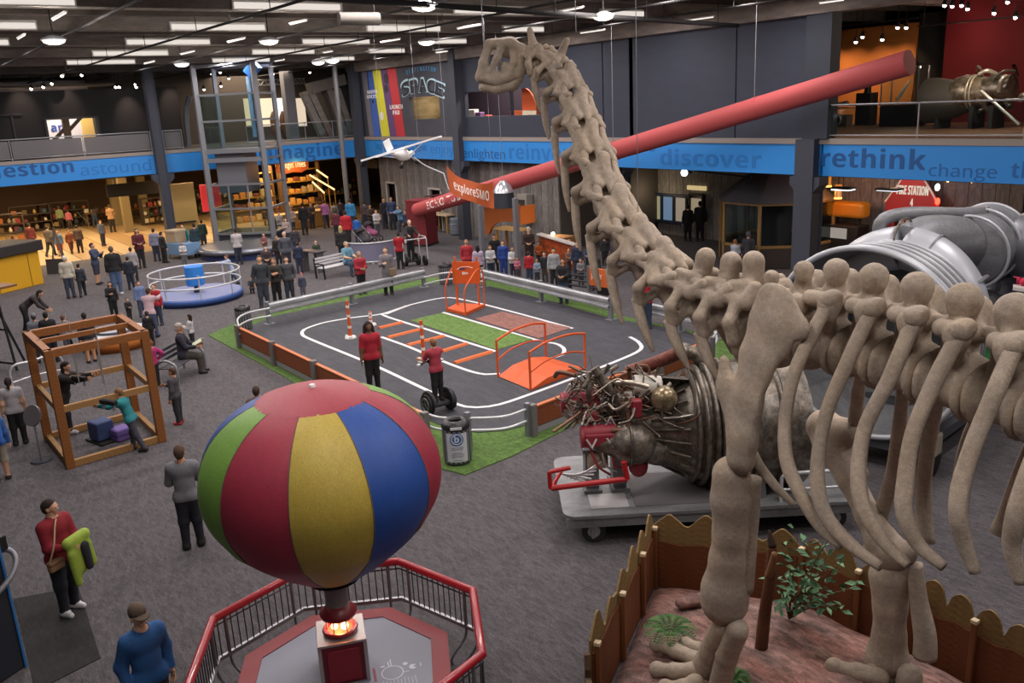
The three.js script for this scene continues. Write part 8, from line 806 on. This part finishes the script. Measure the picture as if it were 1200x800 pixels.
const crowd = [
  // [foot px, foot py, head-top py, facing, shirt, trousers, hair, pose, label, extra]
  [228, 640, 523, 172, '#7f8087', '#23242c', '#4a3527', 'folded', 'man in a grey pullover and dark jeans beside the balloon', { shoes: '#1f1c1c' }],
  [439, 459, 378, 12, '#b02034', '#1a191c', '#17110f', 'stand', 'woman with curly hair in a red staff shirt on the track', { skin: 5, curly: 1, sleeve: 0.45, shoes: '#202024' }],
  [757, 386, 320, 185, '#c01f33', '#3b4860', '#4a382c', 'photo', 'man in a red shirt holding a camera to his face by the guard rail', { sleeve: 0.45 }],
  [84, 349, 300, 175, '#cfc8b8', '#3d4656', '#cfcac2', 'stand', 'grey-haired man in a cream shirt walking away across the carpet', { }],
  [98, 347, 309, 178, '#343844', '#2a2c34', '#2a1f1a', 'walk', 'child in a dark jacket beside the man in cream', {}],
  [116, 333, 285, 60, '#3f4c66', '#3a4054', '#3a2c22', 'phone', 'man in a navy jacket with white sleeves looking at a phone', { shorts: 1 }],
  [139, 345, 285, 178, '#232327', '#52688c', '#5a4636', 'stand', 'broad man in a black leather jacket and blue jeans', { fat: 1.12, shoes: '#d6d6d6' }],
  [159, 331, 290, 178, '#a9a6a8', '#34343c', '#332820', 'stand', 'woman in a pale grey hoodie behind the leather jacket', { }],
  [155, 339, 301, 175, '#2c3242', '#2d3648', '#231a16', 'stand', 'boy in dark blue beside the woman in the pale hoodie', {}],
  [167, 314, 268, 10, '#5f2430', '#25242a', '#241813', 'front', 'woman in a maroon top facing the pale hoodie', { long: 1 }],
  [185, 306, 268, 170, '#8b8fa6', '#33394a', '#2b2220', 'stand', 'visitor in a checked shirt beside the blue cloth table', {}],
  [194, 308, 272, 120, '#2a2a30', '#232328', '#1f1815', 'stand', 'visitor in black at the end of the blue cloth table', {}],
  [217, 312, 284, 0, '#c8c8cc', '#6a6c74', '#6a5038', 'front', 'child in white in front of the blue cloth table', {}],
  [219, 299, 263, -30, '#2f8d94', '#2f3440', '#2b211c', 'hold', 'person in a teal top behind the blue cloth table', {}],
  [232, 301, 262, 200, '#28404a', '#33384a', '#2a221d', 'stand', 'person in dark teal beside the elevator plinth', {}],
  [281, 310, 268, 178, '#c9c5c6', '#2f3648', '#2c231e', 'front', 'man in a white shirt facing the elevator', {}],
  [274, 333, 304, -90, '#a9b8d2', '#4a5a78', '#5a4030', 'reach', 'child reaching over the steel ring rail', { h: 1.25 }],
  [296, 343, 324, 0, '#3a3c44', '#3a3a40', '#4a2f26', 'squat', 'toddler crouching on the carpet near the ring rail', { h: 0.85 }],
  [135, 372, 331, 0, '#222126', '#1f1f24', '#1c1512', 'hold', 'woman in a black jacket by the round low table', { long: 1 }],
  [153, 376, 350, 20, '#2c2b30', '#2a2a30', '#2a1d18', 'front', 'small child in black beside the woman in black', {}],
  [168, 371, 330, 20, '#7186b4', '#48506a', '#3a2a20', 'stand', 'man in a blue checked shirt near the timber cube', {}],
  [180, 396, 346, 160, '#c9aab2', '#4c5a7c', '#3b2a22', 'reach', 'woman in a pale pink shirt leaning beside the checked shirt', { h: 1.62 }],
  [187, 381, 333, -30, '#b02a36', '#3d465e', '#6a4a38', 'stand', 'man in a plain red top behind the pale pink shirt', {}],
  [34, 388, 346, 70, '#3b3436', '#222228', '#1d1512', 'bend', 'woman in dark clothes bending near the black stand', { h: 1.68, long: 1 }],
  [50, 424, 368, 178, '#7c808a', '#3a3e4a', '#3b332e', 'stand', 'person in a grey hooded top behind the timber cube', { hat: '#7a7e88' }],
  [64, 424, 366, 175, '#1d1c20', '#23242a', '#120e0d', 'stand', 'tall person in black behind the timber cube', {}],
  [82, 414, 370, 150, '#8f8c90', '#6a6a72', '#5c4336', 'stand', 'child in light grey behind the timber cube', {}],
  [108, 424, 367, 190, '#27242c', '#8a8688', '#17110f', 'stand', 'woman in a dark jacket beside the round low table', { skirt: 1 }],
  [178, 405, 366, 180, '#1d1d22', '#24242a', '#2b221d', 'stand', 'man in black standing behind the pink top', {}],
  [184, 452, 400, -140, '#b8307a', '#2c2c34', '#7a4a32', 'hips', 'woman in a bright pink top with hands on her hips', { }],
  [211, 496, 432, -120, '#4c4b50', '#2f3038', '#4a3428', 'hold', 'child in grey with red shoes by the timber cube', { shoes: '#a02630' }],
  [227, 408, 370, -110, '#c9c9cc', '#1f1f24', '#1c1613', 'front', 'little girl in a white jacket crossing the carpet', { long: 1 }],
  [82, 506, 424, 60, '#1f1c20', '#201f24', '#231815', 'reach', 'woman in black inside the timber cube', { h: 1.68, hem: -0.16, shoes: '#cfcfd2', long: 1 }],
  [160, 528, 456, -115, '#2f9098', '#4a4a56', '#7a5a3c', 'reach', 'boy in a teal jacket pulling a cord at the timber cube', { h: 1.42 }],
  [25, 520, 443, 172, '#b9b6bc', '#1f1e24', '#241a18', 'stand', 'woman with a ponytail in a white top beside the cube', { tail: 1, sleeve: 0.3 }],
  [4, 562, 478, 175, '#3a6ab0', '#a59c8c', '#3c2c22', 'stand', 'man in a blue top and pale shorts at the hall side', { shorts: 1 }],
  [311, 538, 452, 170, '#6f5f5a', '#34343c', '#3a2a22', 'stand', 'person with dark hair behind the balloon', { h: 1.55 }],
  [190, 872, 752, 20, '#2d62a0', '#3a3f4c', '#3a2c24', 'pockets', 'man in a brown cap and blue hooded top near the railing', { hat: '#6a5a4c', brim: 1, skin: 2, h: 1.74 }],
  [311, 362, 300, 5, '#3a3f48', '#3c424e', '#4a3a30', 'pockets', 'tall man in dark grey beside the guard rail', {}],
  [326, 355, 303, 0, '#3a3632', '#17171a', '#7a5238', 'folded', 'man in brown and black between two companions', { }],
  [341, 353, 301, 0, '#4a4c54', '#303644', '#33241d', 'pockets', 'woman in a grey top behind the guard rail', { long: 1 }],
  [356, 348, 321, 0, '#4a4e66', '#6a6a78', '#c86a8a', 'stand', 'small child in a pink hat behind the guard rail', { hat: '#d0708e' }],
  [352, 320, 284, 175, '#2c3450', '#33394c', '#2b211d', 'stand', 'visitor in a navy coat at the steel worktable', { hem: -0.16 }],
  [373, 313, 282, 10, '#3a4434', '#26282e', '#4a3628', 'front', 'boy in a dark top with a bright vest', {}],
  [338, 318, 272, 5, '#565a66', '#3c404c', '#b9b4ac', 'pockets', 'older grey-haired man in a dark jacket', {}],
  [328, 312, 276, 0, '#2c2626', '#26262c', '#231a16', 'stand', 'visitor in black beside the grey-haired man', {}],
  [316, 330, 288, 0, '#3f3436', '#2a2a30', '#2a1d18', 'front', 'woman in dark red-brown behind the tall man', { long: 1 }],
  [358, 275, 238, 190, '#1f1e22', '#2a2c34', '#1c1512', 'stand', 'man in black at the shop entrance', {}],
  [344, 276, 243, 20, '#b3a49c', '#3a3c46', '#6a5040', 'front', 'woman in beige at the shop entrance', {}],
  [330, 278, 248, 10, '#c8c0bc', '#4a4a52', '#5a4436', 'hold', 'visitor in an off-white top near the elevator post', {}],
  [383, 267, 234, 178, '#a86aa0', '#2f3040', '#33261f', 'walk', 'person in a lilac shirt walking into the shop', {}],
  [394, 264, 237, 178, '#8c8c94', '#33343c', '#2c221d', 'stand', 'child in grey beside the lilac shirt', {}],
  [413, 272, 233, 175, '#3a8ec4', '#33405a', '#3a2c24', 'stand', 'person in a sky blue top by the corner column', {}],
  [408, 290, 247, 175, '#b3202e', '#2a2a32', '#2b201b', 'stand', 'broad man in a red shirt near the corner column', { fat: 1.15 }],
  [420, 284, 254, 175, '#2a6ac0', '#33405a', '#231a16', 'stand', 'child in a royal blue top beside the red shirt', {}],
  [443, 277, 246, 20, '#c4bfc4', '#5a5a66', '#5a4436', 'front', 'woman in a white blouse near the grey wall', { long: 1 }],
  [452, 268, 232, 30, '#2a2a34', '#2c3446', '#2a201b', 'stand', 'man in a dark coat by the wall doorway', {}],
  [461, 269, 231, 0, '#39466a', '#2a2e3a', '#3a2c22', 'pockets', 'man in a navy sweater by the wall doorway', {}],
  [471, 272, 244, -40, '#6a9ac8', '#3a4658', '#6a5444', 'reach', 'person in a pale blue jacket beside the red cabinet', { h: 1.5 }],
  [403, 309, 265, 170, '#2c2a2c', '#26262c', '#b59a68', 'stand', 'blonde woman in black near the grey bench', { long: 1 }],
  [425, 345, 295, 20, '#a8283a', '#1c1b20', '#a88a6c', 'front', 'woman in a red vest and white sleeves on the turf edge', { long: 1, sleeve: 1 }],
  [456, 346, 290, -10, '#7d7a80', '#2a2a30', '#5a4234', 'hold', 'woman in a grey coat with a bag behind the guard rail', { hem: -0.18 }],
  [470, 315, 272, 178, '#b01c2c', '#1c1b20', '#2a201b', 'front', 'staff member in a red shirt facing the scooter', { sleeve: 0.5 }],
  [549, 327, 281, 0, '#b3303c', '#26242a', '#8a6a54', 'pockets', 'man in a red hooded sweater by the bin', {}],
  [562, 331, 288, 178, '#b9aac4', '#23242c', '#15100e', 'stand', 'girl with black hair in a lilac top', { long: 1 }],
  [576, 326, 288, 10, '#c2c4cc', '#2c3650', '#5a3e2e', 'front', 'child in a white and navy jacket in the crowd', {}],
  [581, 318, 275, 0, '#211f24', '#26262c', '#2a1e18', 'stand', 'man in a black top at the back of the crowd', {}],
  [591, 324, 282, 0, '#2c4a9c', '#2c4a9c', '#4a3224', 'stand', 'person all in bright blue in the crowd', {}],
  [602, 325, 290, 0, '#cfd2d8', '#3a4050', '#6a4c36', 'front', 'child in a white shirt in the crowd', {}],
  [607, 327, 302, 5, '#c4708c', '#5a4a5a', '#3a281f', 'front', 'small girl in a pink top in the crowd', {}],
  [621, 314, 267, 0, '#3b2a26', '#2a2024', '#2f221c', 'front', 'tall woman in brown with a white knitted hat', { hat: '#d8d4d0', hem: -0.16 }],
  [621, 332, 295, 160, '#b02030', '#33405c', '#2b201b', 'stand', 'boy in a red top with his back to the crowd', {}],
  [630, 332, 304, 0, '#8a9ab4', '#3a4254', '#4a3426', 'front', 'child in a striped shirt in the crowd', {}],
  [639, 330, 296, -20, '#2a2a30', '#5a5650', '#33261e', 'stand', 'teenager in black beside the striped shirt', {}],
  [650, 337, 291, 0, '#a6a8ae', '#26262c', '#2c211b', 'stand', 'boy in a light grey sweater in the front row', {}],
  [661, 356, 303, -15, '#232228', '#3a4866', '#2a1a14', 'front', 'girl with long brown hair in black and jeans', { long: 1 }],
  [677, 326, 283, 0, '#2b3650', '#2f3648', '#4a3628', 'stand', 'man in a navy jacket by the orange counter', {}],
  [681, 334, 304, 0, '#7a7c82', '#3a3e48', '#6a4a38', 'front', 'boy in a grey top leaning by the rack', {}],
  [698, 340, 297, 0, '#1e1d21', '#24242a', '#15100e', 'front', 'man in a black zip top behind the rack', { skin: 1 }],
  [667, 318, 292, 10, '#8a6a5a', '#3a3430', '#8a6644', 'front', 'woman with light brown hair behind the navy jacket', { long: 1 }],
  [632, 312, 284, 0, '#c2622c', '#3a3030', '#3a2a20', 'front', 'child in orange beside the woman in the white hat', {}],
  [782, 366, 332, 170, '#3a9a6a', '#2a2c34', '#2b201b', 'front', 'child in a green jacket beside the man in red', {}],
  [861, 321, 281, 150, '#a9b0bd', '#3a4050', '#8a5a3c', 'front', 'woman in a pale grey coat near the dark booth', { hem: -0.18 }],
  [876, 321, 272, 170, '#3a3a42', '#33405c', '#4a4a50', 'stand', 'man in a grey cap and dark jacket near the booth', { hat: '#5a5a60', brim: 1 }],
  [709, 311, 277, 10, '#26262c', '#23232a', '#2b201b', 'stand', 'person in black by the band column', {}],
  [806, 282, 240, 178, '#17161a', '#1a1a1e', '#120e0d', 'stand', 'dark figure at the lit kitchen windows', {}],
  [820, 282, 236, 178, '#141317', '#18181c', '#120e0d', 'stand', 'dark figure before the glowing doorway', {}],
  [73, 268, 242, 170, '#8c9a70', '#2a2426', '#4a3a2c', 'stand', 'shopper in a green shirt inside the shop', {}],
  [61, 300, 264, 150, '#6a6460', '#3a3836', '#2c221d', 'walk', 'shopper in grey beside the yellow booth', {}],
  [72, 300, 270, 0, '#6f8aa4', '#b03038', '#4a3426', 'stand', 'child in a blue top and red shorts in the shop', { shorts: 1 }],
  [85, 297, 269, 20, '#8a4a30', '#5a3226', '#3a281f', 'walk', 'child in rust brown in the shop', {}],
  [95, 296, 264, 170, '#5c4c40', '#332c2a', '#2a201b', 'stand', 'shopper in a brown sweater with dark trousers', {}],
  [133, 272, 240, 178, '#b08a68', '#231f20', '#4a3426', 'front', 'shopper in a camel jacket by the olive pillar', {}],
  [113, 266, 242, 160, '#4a4038', '#33405a', '#2a201b', 'bend', 'shopper in dark brown bending near a pushchair', { h: 1.6 }],
  [52, 268, 244, 175, '#9a3a3a', '#33302e', '#2c221d', 'stand', 'shopper in a red jacket deep in the shop', {}],
  [83, 268, 246, 170, '#c86a7c', '#4a3c3c', '#4a3426', 'stand', 'child in coral pink deep in the shop', {}],
];
crowd.push([436, 272, 240, 30, '#4a3a34', '#2a2c34', '#2a1f1a', 'front', 'visitor in a brown jacket beside the boarded wall', {}], [429, 266, 236, 170, '#5a4a4c', '#33384a', '#2a1f1a', 'stand', 'visitor in a plum top by the corner column', {}], [477, 276, 246, -60, '#33405c', '#2a2c34', '#4a3628', 'stand', 'visitor in a dark blue fleece at the red cabinet', {}],
  [367, 268, 238, 20, '#3a2c2c', '#2a2a30', '#241a16', 'front', 'visitor in dark brown by the glowing counter', {}], [374, 262, 236, 170, '#8a7a70', '#3a3a42', '#4a3628', 'stand', 'visitor in a sand-coloured top at the glowing counter', {}], [401, 262, 234, 178, '#3a3034', '#2a2a30', '#1d1512', 'stand', 'visitor in charcoal beside the slim steel pole', {}], [396, 280, 246, 175, '#6a3040', '#2c2c34', '#33261f', 'stand', 'visitor in burgundy beside the broad red shirt', {}],
  [338, 288, 256, 0, '#a89a96', '#3c4050', '#5a4436', 'hold', 'woman in a pale scarf behind the older man', { long: 1 }], [322, 284, 252, 30, '#2e3038', '#2a2a30', '#1f1612', 'stand', 'visitor in a black coat by the elevator plinth', { hem: -0.16 }], [348, 300, 266, 170, '#3c3a44', '#33405c', '#2a1f1a', 'stand', 'visitor in slate grey by the elevator plinth', {}], [312, 300, 274, -20, '#8a5a5c', '#2c2c34', '#3a281f', 'front', 'child in dusty red at the elevator plinth', {}],
  [240, 290, 258, 178, '#2a4038', '#33343c', '#2a1f1a', 'stand', 'visitor in dark green at the elevator side', {}], [202, 282, 252, 20, '#7a6a5c', '#2c2a30', '#3a2a20', 'front', 'visitor in taupe under the dark column', {}], [40, 296, 262, 160, '#6a2c30', '#33302e', '#2c221d', 'stand', 'shopper in dark red behind the yellow booth', {}], [122, 288, 258, 40, '#5a6478', '#33384a', '#3a2a20', 'stand', 'shopper in grey blue at the shop edge', {}], [668, 312, 280, 0, '#5a3a34', '#2a2a30', '#2a1f1a', 'stand', 'adult in rust brown behind the orange counter', {}], [690, 318, 288, -20, '#3a4a6a', '#2a2c34', '#4a3628', 'front', 'adult in denim blue beside the rack', {}]);
const crowdPeople = crowd.map(([x, y, top, face, shirt, pants, hair, pose, label, ex]) => person({ at: [x, y], top, face, shirt, pants, hair, pose, label, ...ex }));
// the man with the bright jacket
{ const m = person({ at: [84, 716], top: 590, h: 1.74, face: 35, shirt: '#8f1c2b', pants: '#20222c', hair: '#2b211c', pose: 'front', look: 25, shoes: '#c9c9cb', label: 'man in a red sweatshirt carrying a bright green jacket on the mat', fat: 1.08 }); const p = m.P.clone(), f = m.t.rotation.y, W = (x, y, z) => V(x, y, z).applyAxisAngle(V(0, 1, 0), f).add(p); const j = thing('folded_jacket', 'neon green and black jacket draped over the folded arms of the man in red', 'jacket', W(0.04, 1.12, 0.34), f);
  mesh('shell_cloth', solid([cap([-0.13, 0.06, 0], 0.085, [0.13, 0.08, 0], 0.09, [0, 0, 1], 1.2), cap([-0.02, -0.02, 0.02], 0.15, [-0.03, -0.34, 0.03], 0.12, [0, 0, 1], 2.6), cap([-0.13, -0.1, 0.04], 0.07, [-0.1, -0.55, 0.03], 0.055, [0, 0, 1], 1.6), cap([0.13, -0.05, 0.05], 0.06, [0.17, -0.36, 0.05], 0.055, [0, 0, 1], 1.8)], 0.02, 0.05), M('#a3bf45', 0.7, 0, { map: fabricT }), j); mesh('lining', solid([cap([0.05, -0.04, 0.08], 0.07, [0.07, -0.36, 0.09], 0.06, [0, 0, 1], 1.6)], 0.02, 0.03), M('#23222a', 0.8), j);
  const b = thing('waist_bag', 'small tan waist bag hanging on the man in red', 'bag', W(-0.2, 0.88, 0.16), f); mesh('pouch', rbox(0.24, 0.15, 0.1, 0.04, 0, 0, 0), M('#8a6c4e', 0.8), b); mesh('flap', rbox(0.24, 0.07, 0.11, 0.03, 0, 0.05, 0.002), M('#77593e', 0.8), b); mesh('strap', pipe([[-0.1, 0.05, 0], [-0.02, 0.3, 0.06], [0.12, 0.55, -0.02], [0.25, 0.62, -0.12]], 0.012, 20, 6), M('#b59a78', 0.8), b); }
// seated people
{ const p = G(218, 438); person({ pos: p, seat: 0.45, h: 1.76, face: 78, shirt: '#2b2d3c', pants: '#4a4640', hair: '#b9b2a8', hat: '#b5aea4', brim: 1, pose: 'sit', label: 'old man in a pale cap reading on the dark bench' }); const f = faceCam(p, 78), q = V(0, 0.86, 0.42).applyAxisAngle(V(0, 1, 0), f).add(p), b = thing('leaflet', 'open pale leaflet in the hands of the old man', 'leaflet', q, f); mesh('page', [box(0.2, 0.01, 0.28, -0.1, 0.02, 0, -0.5, 0, 0.3), box(0.2, 0.01, 0.28, 0.1, 0.02, 0, -0.5, 0, -0.3)], M('#c9cfb4', 0.7), b);
  const p2 = G(409, 322); person({ pos: p2, seat: 0.46, h: 1.76, face: 30, shirt: '#6fa0b8', pants: '#3a4a62', hair: '#a89a8c', pose: 'sit', label: 'man in a light blue shirt sitting on the grey bench', sleeve: 0.5 }); }
// scooter riders
function scooter(label, p, turn, hh) { const t = thing('two_wheel_scooter', label, 'scooter', p, turn); for (const s of [-1, 1]) { const ty = mesh('tyre', cyl(0.24, 0.24, 0.1, 32, s * 0.29, 0.24, 0, 0, 0, Math.PI / 2), M('#18181b', 0.6), t); mesh('rim', [torus(0.15, 0.02, s * 0.345, 0.24, 0, 0, Math.PI / 2, 0, 24, 6), ...Array.from({ length: 5 }, (_, i) => rod([s * 0.345, 0.24, 0], [s * 0.345, 0.24 + Math.sin(i * 1.2566) * 0.15, Math.cos(i * 1.2566) * 0.15], 0.012, 5))], M('#6a6c72', 0.4, 0.4), ty); mesh('fender', place(new THREE.TorusGeometry(0.27, 0.05, 8, 20, Math.PI), s * 0.24, 0.24, 0, 0, Math.PI / 2, 0), M('#26262b', 0.5), t); } mesh('platform', rbox(0.46, 0.1, 0.36, 0.03, 0, 0.22, 0), M('#2b2b30', 0.6), t); mesh('steering_post', taper([[0, 0.25, 0.16], [0, 0.7, 0.22], [0, hh, 0.26]], [0.045, 0.032, 0.026], 16, 10), M('#1d1d20', 0.5), t); mesh('handlebar', [pipe([[-0.28, hh - 0.02, 0.22], [-0.12, hh + 0.03, 0.27], [0.12, hh + 0.03, 0.27], [0.28, hh - 0.02, 0.22]], 0.018, 16, 8), rbox(0.1, 0.1, 0.06, 0.02, 0, hh + 0.03, 0.28)], M('#232327', 0.5), t); mesh('hand_guard', [rbox(0.08, 0.06, 0.08, 0.02, -0.3, hh, 0.24), rbox(0.08, 0.06, 0.08, 0.02, 0.3, hh, 0.24)], M('#d8d8da', 0.5), t); return t; }
{ const p = G(515, 484), f = faceCam(p, -150); scooter('black two-wheeled self-balancing scooter on the track', [p.x, 0.036, p.z], f, 1.12); person({ pos: [p.x, 0.31, p.z], h: heightAt(V(p.x, 0.31, p.z), 398), face: -150, shirt: '#b03a4c', pants: '#1c1b20', hair: '#7a5238', pose: 'ride', label: 'rider in a red shirt standing on the black scooter', sleeve: 0.45 }); }
{ const p = G(483, 311), f = faceCam(p, 20), sc = scooter('scooter with a tall steel safety frame near the red cabinet', p, f, 1.1); person({ pos: [p.x, 0.28, p.z], h: 1.72, face: 20, shirt: '#2a262a', pants: '#23232a', hair: '#b5a698', pose: 'ride', label: 'man in black riding the scooter with the safety frame', skin: 2 }); mesh('safety_frame', [pipe([[-0.55, 0.3, -0.4], [-0.55, 1.2, -0.4], [-0.55, 1.25, 0.5], [-0.55, 0.3, 0.55]], 0.025, 24, 6, false, 0.15), pipe([[0.55, 0.3, -0.4], [0.55, 1.2, -0.4], [0.55, 1.25, 0.5], [0.55, 0.3, 0.55]], 0.025, 24, 6, false, 0.15), rod([-0.55, 1.22, 0.5], [0.55, 1.22, 0.5], 0.025, 6)], mPipe, sc); mesh('front_wheel', cyl(0.22, 0.22, 0.1, 24, 0.5, 0.22, 0.35, 0, 0, Math.PI / 2), M('#1b1b1e', 0.6), sc); }
// pushchairs
for (const [x, y, c, l] of [[437, 283, '#8a4a6c', 'dark pushchair with a pink seat by the corner crowd'], [428, 292, '#33333a', 'dark empty pushchair beside the red-shirted man'], [104, 264, '#2c2a2e', 'black pushchair in the shop']]) { const p = G(x, y), t = thing('pushchair', l, 'pushchair', p, faceCam(p, 50)); mesh('seat', solid([cap([0, 0.5, -0.1], 0.18, [0, 0.45, 0.2], 0.16, [1, 0, 0], 0.8), cap([0, 0.6, -0.18], 0.16, [0, 0.85, -0.28], 0.13)], 0.035, 0.06), M(c, 0.8), t); mesh('hood', place(new THREE.SphereGeometry(0.27, 16, 10, 0, 6.283, 0, 1.4), 0, 0.82, -0.2, -0.4), M('#26252a', 0.8, 0, { side: THREE.DoubleSide }), t); for (const s of [-1, 1]) { mesh('frame_bar', [rod([s * 0.24, 0.95, -0.55], [s * 0.26, 0.15, 0.35], 0.015, 6), rod([s * 0.24, 0.5, 0], [s * 0.26, 0.15, -0.35], 0.015, 6)], mSteel, t); for (const z of [-0.35, 0.36]) mesh('wheel', torus(0.12, 0.025, s * 0.27, 0.145, z, 0, Math.PI / 2, 0, 20, 6), mBlack, t); } mesh('handle', rod([-0.24, 0.95, -0.55], [0.24, 0.95, -0.55], 0.02, 8), mBlack, t); }
// things people carry
{ const p = crowdPeople[5].P; for (const [i, c, l] of [[61, '#7c6a52', 'brown shoulder bag of the woman in the grey coat'], [51, '#5a5248', 'small grey backpack on the lilac shirt']]) { const q = crowdPeople[i], f = q.t.rotation.y, b = thing('shoulder_bag', l, 'bag', V(i === 61 ? 0.22 : 0, q.H * (i === 61 ? 0.5 : 0.68), i === 61 ? 0.1 : -0.2).applyAxisAngle(V(0, 1, 0), f).add(q.P), f); mesh('pouch', rbox(0.26, 0.3, 0.12, 0.05, 0, 0, 0), M(c, 0.8), b); mesh('strap', pipe([[-0.1, 0.13, 0], [-0.12, 0.3, 0.02], [-0.1, 0.42, 0.02]], 0.012, 10, 6), M(c, 0.8), b); } }
{ const q = crowdPeople[35], f = q.t.rotation.y, b = thing('backpack', 'blue backpack on the man in pale shorts', 'backpack', V(0, q.H * 0.7, -0.24).applyAxisAngle(V(0, 1, 0), f).add(q.P), f); mesh('body', rbox(0.34, 0.46, 0.2, 0.07, 0, 0, 0), M('#2d63b5', 0.8), b); mesh('pocket', rbox(0.28, 0.2, 0.06, 0.03, 0, -0.1, -0.11), M('#25508f', 0.8), b); }
scene.traverse((o) => { if (o.isMesh) { o.castShadow = true; o.receiveShadow = true; } });
renderer.render(scene, camera);
